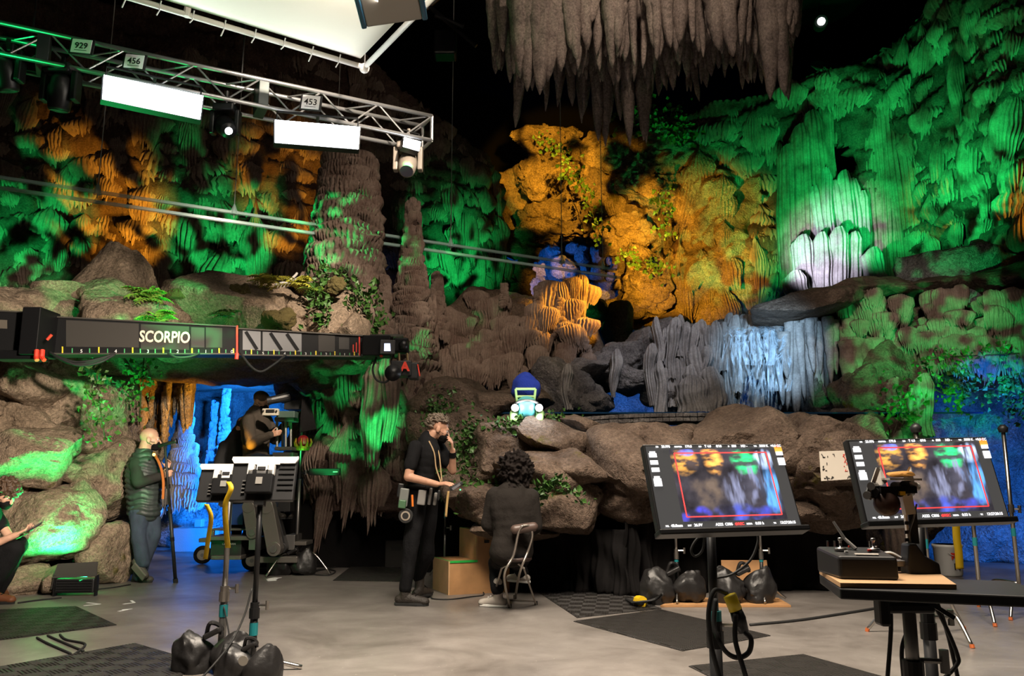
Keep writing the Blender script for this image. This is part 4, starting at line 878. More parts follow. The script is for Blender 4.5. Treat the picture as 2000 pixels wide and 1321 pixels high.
# acrylic rails of the suspended track
a0 = P(-30, 355, 9.2); a1 = P(1204, 553, 13.6); a1.z = a0.z
tk = thing('acrylic_track', 'clear acrylic track of two rails crossing the cave on thin wires', 'track', a0); d_ = (a1 - a0).normalized(); sd = d_.cross(Vector((0, 0, 1)))
for k, z in enumerate((.08, -.08)): MB().bar(a0 + Vector((0, 0, z)) + sd * .10 * k, a1 + Vector((0, 0, z)) + sd * .10 * k, .05, .036).build('rail', 'glass', tk)
for f_ in (.13, .31, .46, .66, .88, .97):
    q = a0.lerp(a1, f_); MB().tube([q, (q.x, q.y, 11.9)], .006, 5).build('wire', mat('wire', (.35, .35, .33), .5), tk); MB().tube([q + Vector((0, 0, .05)), q + Vector((0, 0, .10)), q + Vector((0, 0, .2))], [.05, .045, .008], 8).build('wire_clamp', 'glass', tk)

# ================================================================ crane
def beam_pt(sec, px, v, out=0): 
    x0, t0, b0, Y0, x1, t1, b1, Y1 = sec; u = (px - x0) / (x1 - x0); return P(px, (t0 + (t1 - t0) * u) * (1 - v) + (b0 + (b1 - b0) * u) * v, Y0 + (Y1 - Y0) * u - out)
cr = thing('camera_crane', 'long black telescoping crane arm with a camera hanging at its end', 'crane', P(300, 660, 8.3))
S_ = [(-80, 602, 690, 7.95, 95, 611, 692, 8.12), (95, 617, 692, 8.14, 463, 637, 692, 8.48), (466, 641, 694, 8.50, 722, 656, 697, 8.75)]
mb_ = mat('crane_black', (.006, .006, .007), .5, spec=.2); plate = mat('smoked_plate', (.045, .041, .038), .35, spec=.3); plate_l = mat('clear_plate', (.22, .22, .23), .25)
for sec in S_:
    q = [beam_pt(sec, sec[0], 0), beam_pt(sec, sec[4], 0), beam_pt(sec, sec[4], 1), beam_pt(sec, sec[0], 1)]; dp = Vector((0, .26, 0)); MB().add(q + [p + dp for p in q], [(0, 3, 2, 1), (4, 5, 6, 7), (0, 1, 5, 4), (1, 2, 6, 5), (2, 3, 7, 6), (3, 0, 4, 7)]).build('arm_section', mb_, cr, bevel=.006)
    for v in (0.02, .99): MB().bar(beam_pt(sec, sec[0], v, .012), beam_pt(sec, sec[4], v, .012), .02, .014).build('edge_rail', mat('rail_edge', (.10, .09, .08), .35, .5), cr)
def on_beam(sec, px0, px1, v0, v1, m, name, out=.006, t=.004): return MB().quad(beam_pt(sec, px0, v1, out), beam_pt(sec, px1, v1, out), beam_pt(sec, px1, v0, out), beam_pt(sec, px0, v0, out), t).build(name, m, cr)
def on_text(sec, px, v, body, h, m, **k): c = beam_pt(sec, px, v, .014); text(body, h, m, cr, basis(c, beam_pt(sec, px + 5, v, .014) - c, (0, 0, 1)), **k)
s2, s3 = S_[1], S_[2]
on_beam(s2, 129, 271, .09, .80, plate, 'smoked_plate'); on_beam(s2, 275, 369, .10, .86, plate, 'smoked_plate'); on_beam(s2, 402, 434, .10, .78, plate, 'smoked_plate'); on_beam(s2, 373, 399, .12, .78, mat('dark_recess', (.03, .026, .024), .5), 'recess')
on_beam(s3, 474, 509, .08, .80, plate_l, 'clear_plate'); on_beam(s3, 513, 589, .08, .82, plate_l, 'clear_plate'); on_beam(s3, 622, 654, .08, .8, plate, 'smoked_plate'); on_beam(s3, 662, 682, .15, .68, mat('dark_recess', (.03, .026, .024), .5), 'recess')
for x in (480, 528, 560): MB().bar(beam_pt(s3, x, .12, .008), beam_pt(s3, x + 22, .78, .008), .006, .035).build('strut', mb_, cr)
on_text(s2, 322, .48, 'SCORPIO', .165, mat('cream_letters', (.72, .62, .48), .5), sx=.72, off=.004, ext=.002)
wht = mat('white_marks', (.8, .8, .8), .5); yl = mat('yellow_marks', (.8, .62, .03), .5); gn = mat('green_marks', (.06, .35, .12), .5)
for x, n_ in ((159, '5'), (226, '4'), (289, '3'), (347, '2'), (402, '1'), (453, '0')): on_text(s2, x, .92, n_, .05, wht)
for x, n_ in ((514, '5'), (556, '4'), (597, '3'), (637, '2'), (673, '1'), (708, '0')): on_text(s3, x, .92, n_, .042, wht)
for x in (122, 193, 259, 319, 375, 428, 456): on_beam(s2, x - 1.3, x + 1.3, .80, .97, yl, 'scale_mark', .01)
for x in (103, 141, 175, 210, 243, 274, 303, 333, 361, 388, 414, 441): on_beam(s2, x - 1, x + 1, .84, .97, gn, 'scale_mark', .01)
for x in (491, 535, 577, 617, 654, 692): on_beam(s3, x - 1.1, x + 1.1, .78, .97, yl, 'scale_mark', .01)
for x in (480, 503, 524, 545, 567, 588, 607, 627, 645, 664, 683, 700): on_beam(s3, x - .8, x + .8, .84, .97, gn, 'scale_mark', .01)
on_beam(s2, 461, 465, -.02, 1.0, 'red', 'red_tape', .02); MB().tube([P(463, 690, 8.4), P(462, 702, 8.4)], .02, 6).build('red_tape', 'red', cr)
for x in (702, 710): on_beam(s3, x - 1.4, x + 1.4, .05, .95, 'red', 'red_tape', .012)
for x, v in ((690, .45), (696, .35)): on_beam(s3, x - 1, x + 1, v, .8, 'red', 'red_tape', .012)
MB().box(P(78, 652, 8.02), (.18, .36, .47)).build('section_clamp', mb_, cr, bevel=.01); MB().box(P(40, 696, 8.0), (.45, .2, .09)).build('under_bracket', mb_, cr, bevel=.01)
for dx in (-6, 5): MB().tube([P(78 + dx, 684, 7.8), P(77 + dx, 698, 7.78), P(80 + dx * 1.3, 704, 7.76)], .022, 6).build('red_latch', 'red', cr)
MB().tube([P(92, 664, 7.8), P(101, 654, 7.8)], .014, 6).build('red_lever', 'red', cr)
on_beam(S_[0], -20, 14, .22, .42, mat('slot', (.09, .075, .06), .6), 'slot')
for pts in ([(97, 688, 8.0), (120, 702, 7.95), (155, 714, 7.95), (195, 708, 8.0), (225, 692, 8.1)], [(100, 690, 8.05), (130, 708, 8), (160, 711, 8), (200, 702, 8.05), (218, 692, 8.1)], [(97, 690, 8.02), (140, 706, 8), (170, 706, 8), (205, 698, 8.05), (222, 692, 8.1)], [(328, 690, 8.2), (345, 698, 8.2), (370, 697, 8.25), (390, 690, 8.3)], [(470, 690, 8.4), (490, 716, 8.35), (510, 726, 8.35), (535, 712, 8.4), (558, 694, 8.5)]):
    MB().tube(curve_pts([P(*q) for q in pts], 8), .013, 6).build('slung_cable', 'rubber', cr, smooth=True)
# remote head and camera
hx = lambda px, py, dy=0: P(px, py, 8.72 + dy)
MB().box(hx(738, 678), (.30, .24, .22)).build('head_housing', mb_, cr, bevel=.012); MB().box(hx(757, 658, .05), (.36, .16, .025)).build('top_plate', 'chrome', cr)
MB().box(hx(757, 678, -.2), (.16, .03, .15), Matrix.Rotation(.2, 3, 'Z')).build('onboard_monitor', 'plastic_black', cr, bevel=.006)
MB().quad(hx(746, 686, -.222), hx(763, 686, -.222), hx(762, 671, -.222), hx(745, 671, -.222), .002).build('monitor_screen', mat('small_screen', (.5, .55, .7), .3, emit=1.3, ecol=(.62, .68, .95)), cr)
MB().box(hx(784, 676), (.16, .16, .16)).build('tilt_motor', mb_, cr, bevel=.02); MB().ell(hx(788, 674, -.1), (.055, .05, .06)).build('motor_cap', 'metal_black', cr, smooth=True)
for px in (779, 795): MB().tube([hx(px, 690, -.06), hx(px + 1, 706, -.06), hx(px + 1, 714, -.06)], .013, 8).build('gold_rod', mat('gold_rod', (.7, .45, .25), .3, .9), cr)
MB().box(hx(786, 722), (.22, .26, .16)).build('camera_body', 'plastic_black', cr, bevel=.012); MB().tube([hx(770, 726, -.12), hx(768, 728, -.24), hx(767, 729, -.30)], [.06, .07, .085], 18).build('lens', 'metal_black', cr, smooth=True)
MB().tube([hx(770, 726, -.15), hx(770, 726, -.20)], .08, 18).build('focus_ring', 'rubber', cr); MB().box(hx(808, 726), (.10, .18, .17)).build('battery', 'plastic_black', cr, bevel=.01)
text('A', .13, 'red', cr, basis(hx(791, 717, -.17), (1, 0, 0), (0, 0, 1)), off=.006, ext=.004, name='camera_letter'); MB().bar(hx(816, 712, -.1), hx(820, 735, -.1), .012, .012).build('red_tape', 'red', cr); MB().ell(hx(745, 695, -.1), .02).build('red_knob', 'red', cr)
MB().tube(curve_pts([hx(735, 698), hx(728, 722), hx(735, 742), hx(752, 747), hx(764, 738)], 8), .012, 6).build('slung_cable', 'rubber', cr, smooth=True); MB().tube(curve_pts([hx(770, 690), hx(764, 706), hx(768, 716)], 6), .01, 6).build('slung_cable', 'rubber', cr)

# ================================================================ stands, bags
def knob(b, c, s=1.0): 
    c = Vector(c); b.tube([c, c + Vector((.05 * s, -.015, 0))], .007 * s, 6); b.tube([c + Vector((.055 * s, -.015, -.028 * s)), c + Vector((.055 * s, -.015, .028 * s))], .012 * s, 8); return b
def stand(base, h, label, r=.02, mlow='steel', mup='steel', tape_z=.45, split=.6, legs=True, leg=.42, ang0=.4, name='light_stand', group=None, cmat='metal_black', legm='chrome', legz=.22):
    base = Vector(base); t = thing(name, label, 'stand', base, group=group); z = lambda k: base + Vector((0, 0, k))
    MB().tube([z(.03), z(h * split)], r, 12).build('lower_tube', mlow, t, smooth=True); MB().tube([z(h * split), z(h)], r * .72, 12).build('upper_tube', mup, t, smooth=True)
    MB().tube([z(h * split - .06), z(h * split)], r * 1.35, 12).tube([z(h * split - .012), z(h * split + .035)], r * 1.15, 12).build('collar', cmat, t); knob(MB(), z(h * split + .02) + Vector((r * 1.1, 0, 0))).build('lock_knob', 'chrome', t)
    if tape_z: MB().tube([z(tape_z), z(tape_z + .075)], r * 1.12, 12).build('tape_band', 'teal', t)
    if legs:
        for k in range(3):
            a = ang0 + k * 2.094; d = Vector((math.cos(a), math.sin(a), 0)); MB().tube(curve_pts([z(legz), z(legz) + d * leg * .3 , z(legz * .92) + d * leg * .55, z(.012) + d * leg], 4), r * .62, 8).build('leg', legm, t, smooth=True)
    return t
def sandbag(c, s, label, seed=0, group=None):
    r_ = random.Random(seed); c = Vector(c); t = thing('sandbag', label, 'sandbag', c, group=group); sk = mat('sandbag_black', (.015, .014, .014), .42, bump=.4, bscale=12)
    for k in (-1, 1): rock(t, c + Vector((k * .15 * s, 0, .13 * s)), (.20 * s, .15 * s, .17 * s), seed + k, sk, roll=k * .35, sub=4, rough=.16, cut=.93, taper=.5, name='bag_half')
    MB().bar(c + Vector((-.06 * s, 0, .24 * s)), c + Vector((.06 * s, 0, .30 * s)), .10 * s, .04 * s).build('bag_bridge', sk, t, bevel=.01); MB().tube(curve_pts([c + Vector((-.05 * s, 0, .26 * s)), c + Vector((-.02 * s, -.02, .34 * s)), c + Vector((.04 * s, 0, .32 * s)), c + Vector((.06 * s, 0, .26 * s))], 5), .016 * s, 6).build('handle', sk, t)
    return t
# two monitors seen from behind
sA = FL(491, 1312); sB = FL(430, 1306)
stand(sA, P(505, 970, sA.y).z - .02, 'black monitor stand with teal band in the left foreground', .024, 'plastic_black', 'metal_black', P(495, 1228, sA.y).z - .04, .36, ang0=.2, legz=.05, leg=.3)
stand(sB, P(445, 965, sB.y).z - .02, 'steel monitor stand with teal band just left of the black one', .024, 'steel', 'steel', P(433, 1192, sB.y).z - .04, .44, cmat='chrome', ang0=.9, legz=.05, leg=.3)
def rear_monitor(x0, x1, y0, y1, Y, label):
    t = thing('field_monitor', label, 'monitor', P((x0 + x1) / 2, y1, Y), group='monitors seen from behind'); a, b_, c, d = P(x0, y0, Y + .06), P(x1, y0, Y + .06), P(x1 - 3, y1, Y - .02), P(x0 + 5, y1, Y - .02); W_ = (b_ - a).length; X = basis((a + b_ + c + d) / 4, b_ - a, a - d); H_ = (a - d).length; R3 = X.to_3x3()
    q = lambda u, v, o=0: X @ Vector((u * W_ / 2, v * H_ / 2, o))
    MB().box(q(0, 0, -.02), (W_ * .98, H_, .04), R3).build('housing', 'plastic_black', t, bevel=.006); MB().quad(q(-.97, -.97, -.041), q(-.97, .97, -.041), q(.97, .97, -.041), q(.97, -.97, -.041), .002).build('screen', mat('dark_screen', (.02, .02, .025), .1), t)
    MB().quad(q(-.94, .74, .012), q(.94, .74, .012), q(1.02, .94, .012), q(1.02, 1.08, .012), .02).add([q(-.94, .74, .014), q(.94, .74, .014), q(1.02, .92, .014), q(1.0, 1.06, .014), q(-1.0, 1.06, .014), q(-1.02, .92, .014)], [(0, 1, 2, 3, 4, 5)]).build('sun_lid', 'white', t)
    MB().box(q(0, .70, .014), (W_ * .48, H_ * .03, .012), R3).build('ledge', 'white', t)
    for u in (-.34, 0, .28): MB().box(q(u, .36, .035), (W_ * (.17 if u == 0 else .1), H_ * .26, .04), R3).build('battery_clip', 'white' if u else 'paper', t, bevel=.006)
    MB().box(q(0, .40, .058), (W_ * .12, H_ * .07, .006), R3).build('handle_slot', 'plastic_black', t)
    MB().box(q(-.03, -.18, .03), (W_ * .40, H_ * .55, .05), R3).build('battery_plate', 'metal_black', t, bevel=.006); MB().box(q(-.03, -.18, .058), (W_ * .1, H_ * .16, .004), R3).build('rating_label', mat('label_grey', (.25, .24, .22), .5), t)
    for k in range(4): MB().box(q(-.55, -.1 - .18 * k, .008), (.02, .008, .01), R3).build('port', 'steel', t)
    for v in (.5, .25, 0, -.25, -.5): MB().box(q(.7, v, .004), (W_ * .24, .005, .006), R3).build('vent_rib', 'metal_black', t)
    MB().box(q(0, -1.05, -.01), (.06, .05, .05), R3).build('mount', 'metal_black', t); return t
rear_monitor(450, 576, 897, 977, sA.y, 'rear of a black monitor with white lid on the black stand'); rear_monitor(387, 500, 911, 978, sB.y + .25, 'rear of the lower left monitor half hidden by its neighbour')
def strap(pts, w_, label, m='yellow', name='strap', cat='strap'):
    cc = curve_pts([P(*q) for q in pts], 8); V = []; Fc = []
    for p in cc: V += [(p.x - w_ / 2, p.y, p.z), (p.x + w_ / 2, p.y - .008, p.z)]
    for i in range(len(cc) - 1): Fc.append((2 * i, 2 * i + 1, 2 * i + 3, 2 * i + 2))
    o = np_mesh(name, V, Fc, m); md = o.modifiers.new('thickness', 'SOLIDIFY'); md.thickness = .004; return tag(o, label, cat)
strap([(447, 942, 4.85), (452, 955, 4.8), (441, 985, 4.82), (442, 1030, 4.85), (446, 1070, 4.9)], .032, 'yellow webbing strap hanging between the two rear monitors'); strap([(404, 985, 5.15), (413, 1010, 5.15), (408, 1050, 5.2), (402, 1092, 5.25)], .030, 'shorter yellow webbing strap at the left of the lower rear monitor')
sandbag(sB + Vector((-.02, -.10, .0)), .85, 'large shiny black sandbag at the foot of the steel monitor stand', 3); bag_ = sandbag(sA + Vector((.05, -.22, 0)), .7, 'black sandbag with round emblem at the bottom edge by the black stand', 8)
em = sA + Vector((.05, -.33, .13)); MB().tube([em, em - Vector((0, .006, 0))], .028, 16).build('emblem', mat('emblem', (.22, .2, .17), .5), bag_)
cable('monitor_cable', [(P(492, 1150, sA.y - .05)), P(478, 1200, sA.y - .1), P(455, 1250, sA.y - .2), P(425, 1290, sA.y - .4), P(380, 1340, sA.y - .5)], .006, 'thin black cable looping from the black stand to the lower left')
cable('monitor_cable', [P(437, 1185, sB.y - .03), P(446, 1230, sB.y - .06), P(450, 1262, sB.y - .1)], .005, 'short cable hanging along the steel stand into its sandbag')

# ================================================================ the dolly
dl = thing('camera_dolly', 'grey camera dolly on rubber wheels with slanted arm in front of the blue cave', 'dolly', FL(490, 1105))
gr_ = mat('dolly_grey', (.21, .19, .17), .4, .5); gd = mat('dolly_dark', (.05, .05, .05), .4, .4)
def wheel(px, py, rr, label=None, turn=.25):
    f = FL(px, py); r = rr * f.y / F; ax = Vector((math.sin(turn), -math.cos(turn), 0)); c = f + Vector((0, 0, r)); o = MB().tube([c + ax * .04, c + ax * .055, c, c - ax * .055, c - ax * .04], [r * .72, r * .95, r, r * .95, r * .72], 24).build('wheel', 'rubber', dl, smooth=True)
    MB().tube([c + ax * .03, c + ax * .062], [r * .62, r * .56], 20).build('rim', mat('rim', (.5, .47, .42), .35, .7), o); MB().tube([c + ax * .06, c + ax * .075], r * .2, 10).build('hub', 'steel', o); return c
for px, py, rr in [(395, 1102, 17), (491, 1115, 19), (589, 1103, 18), (520, 1092, 16)]: wheel(px, py, rr)
D = lambda px, py, Y=10.5: P(px, py, Y)
def slab(p0, p1, dep, m, name, bev=.008): 
    (x0, y0, Ya), (x1, y1, _) = p0, p1; a = P(x0, y0, Ya); b_ = P(x1, y1, Ya); return MB().box(((a.x + b_.x) / 2, Ya + dep / 2, (a.z + b_.z) / 2), (abs(b_.x - a.x), dep, abs(a.z - b_.z))).build(name, m, dl, bevel=bev)
slab((412, 1052, 10.5), (470, 1092, 0), .7, gd, 'battery_box'); slab((405, 1048, 10.4), (495, 1056, 0), .8, gr_, 'deck'); slab((412, 1086, 10.4), (470, 1094, 0), .7, gr_, 'chassis_rail'); slab((500, 1088, 10.4), (580, 1100, 0), .6, gr_, 'chassis_rail'); slab((410, 1033, 10.6), (480, 1037, 0), .5, gr_, 'rail_top'); slab((412, 1037, 10.6), (417, 1050, 0), .05, gr_, 'rail_post')
slab((450, 985, 10.7), (474, 1026, 0), .35, mat('blue_box', (.02, .05, .22), .4), 'blue_toolbox'); slab((486, 1050, 10.4), (508, 1075, 0), .35, 'steel', 'steer_hub'); slab((558, 1045, 10.5), (575, 1075, 0), .35, 'steel', 'steer_hub'); slab((575, 1058, 10.5), (598, 1066, 0), .35, gr_, 'fender'); slab((388, 1052, 10.7), (408, 1060, 0), .35, gr_, 'fender')
def arm(x0, y0, x1, y1, w_, Y, m): 
    a, c = P(x0, y0, Y), P(x1, y1, Y); MB().bar(a, c, w_, .14, up=(0, 1, 0)).tube([c - Vector((0, .08, 0)), c + Vector((0, .08, 0))], w_ / 2, 18).tube([a - Vector((0, .08, 0)), a + Vector((0, .08, 0))], w_ / 2, 18).build('boom_arm', m, dl, bevel=.004); MB().tube([c - Vector((0, .10, 0)), c - Vector((0, .07, 0))], w_ * .26, 14).build('pivot', 'steel', dl)
arm(523, 990, 538, 1072, .17, 10.25, gr_); arm(488, 990, 496, 1040, .15, 10.45, gr_); arm(534, 1000, 552, 1070, .13, 10.45, gd)
for px in (541, 552, 558, 568): MB().tube([P(px, 822, 10.6 + (.12 if px in (552, 568) else 0)), P(px, 876, 10.6 + (.12 if px in (552, 568) else 0))], .018, 8).build('column_rod', 'steel', dl)
slab((536, 815, 10.5), (574, 823, 0), .25, gr_, 'column_plate'); slab((536, 873, 10.5), (570, 880, 0), .25, gr_, 'column_plate'); slab((532, 884, 10.5), (572, 892, 0), .25, gr_, 'column_plate'); slab((540, 890, 10.6), (566, 1000, 0), .22, gd, 'column')
slab((512, 798, 10.35), (543, 812, 0), .06, mat('panel_cream', (.55, .5, .42), .5), 'control_face'); slab((519, 800, 10.335), (536, 806, 0), .02, 'plastic_black', 'display'); slab((540, 803, 10.4), (575, 816, 0), .22, mat('camera_box', (.06, .10, .08), .5), 'control_box')
for px in (514, 540): MB().ell(P(px, 803, 10.33), .012).build('button', 'plastic_black', dl)
slab((555, 782, 10.6), (590, 800, 0), .3, 'plastic_black', 'camera_body'); MB().tube([P(565, 775, 10.6), P(530, 782, 10.5), P(524, 783, 10.5)], [.06, .05, .06], 12).build('viewfinder', 'plastic_black', dl); MB().quad(P(585, 845, 10.4), P(618, 838, 10.5), P(604, 775, 10.6), P(590, 775, 10.5), .02).build('matte_flag', 'cloth_black', dl)
slab((438, 1058, 10.49), (456, 1064, 0), .01, 'ink', 'badge'); text('CHAPMAN', .035, wht, dl, basis(P(447, 1063, 10.48), (1, 0, 0), (0, 0, 1)))
cr2 = thing('toy_crown', 'small gold crown with red cap hung beside the dolly column', 'crown', P(590, 872, 10.2)); c = P(592, 866, 10.2)  # a capped crown rather than a tiara
MB().ell(c + Vector((0, 0, .03)), (.075, .075, .07)).build('crown_cap', mat('crown_red', (.6, .02, .03), .6), cr2, smooth=True); gold = mat('gold', (.75, .45, .06), .3, .9); MB().lathe(c - Vector((0, 0, .09)), [(.07, 0), (.085, .02), (.085, .05)], n=16).build('crown_band', gold, cr2)
for k in range(8): a = k * PI / 4; q = c + Vector((math.cos(a) * .085, math.sin(a) * .085, -.04)); MB().tube([q, q + Vector((math.cos(a) * .02, math.sin(a) * .02, .05)), q + Vector((math.cos(a) * .01, math.sin(a) * .01, .10))], [.018, .012, .004], 6).build('crown_point', gold, cr2)
# slim C-stand beside the dolly with black panel
cs_ = FL(577, 1122); stand(cs_, P(580, 800, cs_.y).z, 'tall steel stand with teal band right of the dolly', .022, 'steel', 'steel', P(578, 930, cs_.y).z - .04, .60, ang0=-2.2, leg=.45, legz=.26)
t = thing('flat_light', 'slim black bar light clamped on the tall steel stand', 'studio light', P(635, 922, cs_.y - .02)); MB().box(P(634, 922, cs_.y), (.40, .05, .09)).build('bar_body', 'plastic_black', t, bevel=.01); MB().box(P(655, 922, cs_.y - .03), (.06, .01, .015)).build('rating_label', wht, t); MB().tube([P(583, 925, cs_.y), P(606, 922, cs_.y)], .018, 8).build('clamp', 'metal_black', t)
sandbag(cs_ + Vector((-.02, -.1, .02)), 1.0, 'small black sandbag hung on the tall stand by the dolly', 12)
MB().quad(FL(527, 1137), FL(540, 1135), FL(536, 1126), FL(530, 1124), .003); t = thing('leaflets', 'little fanned stack of printed leaflets on the floor by the dolly', 'paper', FL(532, 1133))
for k in range(3): q = FL(530 + k * 3, 1134 - k); MB().box(q + Vector((0, 0, .004 + .004 * k)), (.10, .16, .003), rotZ(.4 - k * .35)).build('sheet', 'paper', t)

# ================================================================ floor fixtures and cases
def floor_light(px, py, label, s=1.0, yaw=0.0, lit=None, flap=.3):
    f = FL(px, py); t = thing('floor_light', label, 'studio light', f); R3 = rotZ(yaw); q = lambda x, y, z: f + R3 @ Vector((x * s, y * s, z * s))
    MB().box(q(0, .1, .12), (.44 * s, .16 * s, .16 * s), R3).build('lamp_body', 'plastic_black', t, bevel=.01 * s)
    for k in range(5): MB().box(q(0, .012, .06 + .03 * k), (.40 * s, .012 * s, .010 * s), R3).build('cooling_fin', 'metal_black', t)
    MB().quad(q(-.26, .02, .21), q(.24, .02, .23), q(.22, .02 + flap * .4, .23 + flap), q(-.24, .02 + flap * .4, .21 + flap), .01 * s).build('barn_door', mat('barn_door', (.035, .03, .027), .6), t)
    for k in (-1, 1): MB().box(q(k * .235, .06, .12), (.02 * s, .06 * s, .24 * s), R3).build('yoke', 'metal_black', t)
    MB().quad(q(-.25, .03, .24), q(-.25, .28, .30), q(-.27, .28, .10), q(-.27, .03, .08), .008 * s).build('side_door', mat('barn_door', (.035, .03, .027), .6), t)
    if lit: MB().quad(q(-.2, .185, .07), q(-.2, .185, .18), q(.2, .185, .18), q(.2, .185, .07), .002).build('lens_face', mat('green_face', (.1, 1, .4), .5, emit=3, ecol=(.05, 1, .3)), t); area(q(0, .2, .2), P(105, 1010, 8.6), lit, GREEN, .35, .1, 2.2)
    return t
floor_light(142, 1166, 'black floor light with raised flap washing the left boulder green', .86, .08, 130, .16)
floor_light(752, 1062, 'large black floor light with a tall square flap behind the standing man', 1.0, 0, None, .5)
bx_ = mat('black_box', (.022, .02, .018), .6)
for x0, x1, y0, y1, lb in [(722, 752, 1066, 1104, 'small black crate with hand slot at the left of the pair'), (752, 794, 1056, 1110, 'larger black crate with hand slot behind the standing man')]:
    f = FL((x0 + x1) / 2, y1); h = P(x0, y0, f.y).z; w_ = (x1 - x0) * f.y / F; t = thing('equipment_crate', lb, 'crate', f); MB().box(f + Vector((0, .2, h / 2)), (w_, .4, h)).build('crate_body', bx_, t, bevel=.006); MB().box(f + Vector((0, -.003, h * .7)), (w_ * .45, .008, h * .14)).build('hand_slot', 'ink', t)
for x0, x1, y0, y1, lb in [(340, 400, 1032, 1079, 'pale grey bench block under blue light inside the cave arch')]:
    f = FL((x0 + x1) / 2, y1); h = P(x0, y0, f.y).z; w_ = (x1 - x0) * f.y / F; t = thing('bench_block', lb, 'block', f); MB().box(f + Vector((0, .25, h / 2)), (w_ * 1.15, .5, h)).build('block_body', mat('grey_block', (.30, .29, .28), .7, bump=.3), t, bevel=.015); MB().box(f + Vector((.06, .2, h + .07)), (.12, .16, .14)).build('block_top', mat('grey_block', (.30, .29, .28), .7), t, bevel=.01)
# plywood steps
c0 = FL(878, 1163); c1 = FL(844, 1149); c2 = FL(974, 1158); ux = (c2 - c0).normalized(); uy = Vector((-ux.y, ux.x, 0)); dp = max(.3, (c1 - c0).dot(uy)); dp = min(dp, .55); uy = (c1 - c0).normalized(); h1 = P(878, 1097, c0.y).z; h2 = P(931, 1037, c0.y).z; l1 = (FL(934, 1161) - c0).dot(ux); l2 = l1 + .36
sp = thing('plywood_steps', 'two step plywood box edged with green tape', 'steps', c0); q = lambda a, d, z: c0 + ux * a + uy * (d * dp) + Vector((0, 0, z))
prof = [(0, 0), (l2, 0), (l2, h2), (l1, h2), (l1, h1), (0, h1)]
for d, nm in ((0, 'side_panel'), (1, 'side_panel')):
    o_ = uy * (.015 if d == 0 else -.015); a = [q(x, d, z) for x, z in prof]; MB().add(a + [p + o_ for p in a], [tuple(range(6)), tuple(range(11, 5, -1))] + [(i, (i + 1) % 6, 6 + (i + 1) % 6, 6 + i) for i in range(6)]).build(nm, 'ply', sp)
def slabq(a, b_, c, d, t, m, nm): MB().quad(a, b_, c, d, t).build(nm, m, sp)
slabq(q(0, 0, 0), q(0, 0, h1), q(0, 1, h1), q(0, 1, 0), -.015, 'ply_light', 'riser'); slabq(q(l1, 0, h1), q(l1, 0, h2), q(l1, 1, h2), q(l1, 1, h1), -.015, 'ply_light', 'riser')
for a, b_, z in ((0, l1, h1), (l1, l2, h2)):
    slabq(q(a, 0, z), q(b_, 0, z), q(b_, 1, z), q(a, 1, z), .016, 'ply', 'tread'); e = .004
    MB().bar(q(a, 0, z - .006) - uy * e, q(b_, 0, z - .006) - uy * e, .008, .022).build('green_tape', 'green_tape', sp); MB().bar(q(a, 0, z - .006) - ux * e, q(a, 1, z - .006) - ux * e, .008, .022).build('green_tape', 'green_tape', sp)
for z in (.80, .66): MB().box(q(l1 + .10, 0, h2 * z + .1) - uy * .006, (.05, .012, .03), Matrix((ux, uy, Vector((0, 0, 1)))).transposed()).build('hand_slot', 'ink', sp)

# ================================================================ mats
def mat_rubber(rot):
    m, nt, b = new_mat('ribbed_mat'); N = nt.nodes; L = nt.links; b.inputs['Base Color'].default_value = (.035, .031, .028, 1); b.inputs['Roughness'].default_value = .55
    ge = N.new('ShaderNodeNewGeometry'); mp = N.new('ShaderNodeMapping'); mp.inputs['Rotation'].default_value = (0, 0, rot); L.new(ge.outputs['Position'], mp.inputs[0])
    ck = N.new('ShaderNodeTexChecker'); ck.inputs['Scale'].default_value = 8; L.new(mp.outputs[0], ck.inputs[0])
    w1 = N.new('ShaderNodeTexWave'); w1.inputs['Scale'].default_value = 13; w1.bands_direction = 'X'; w2 = N.new('ShaderNodeTexWave'); w2.inputs['Scale'].default_value = 13; w2.bands_direction = 'Y'
    L.new(mp.outputs[0], w1.inputs[0]); L.new(mp.outputs[0], w2.inputs[0]); mx = N.new('ShaderNodeMix'); L.new(ck.outputs['Fac'], mx.inputs[0]); L.new(w1.outputs['Fac'], mx.inputs[2]); L.new(w2.outputs['Fac'], mx.inputs[3])
    bp = N.new('ShaderNodeBump'); bp.inputs['Strength'].default_value = 1; bp.inputs['Distance'].default_value = .03; L.new(mx.outputs[0], bp.inputs['Height']); L.new(bp.outputs[0], b.inputs['Normal']); return m
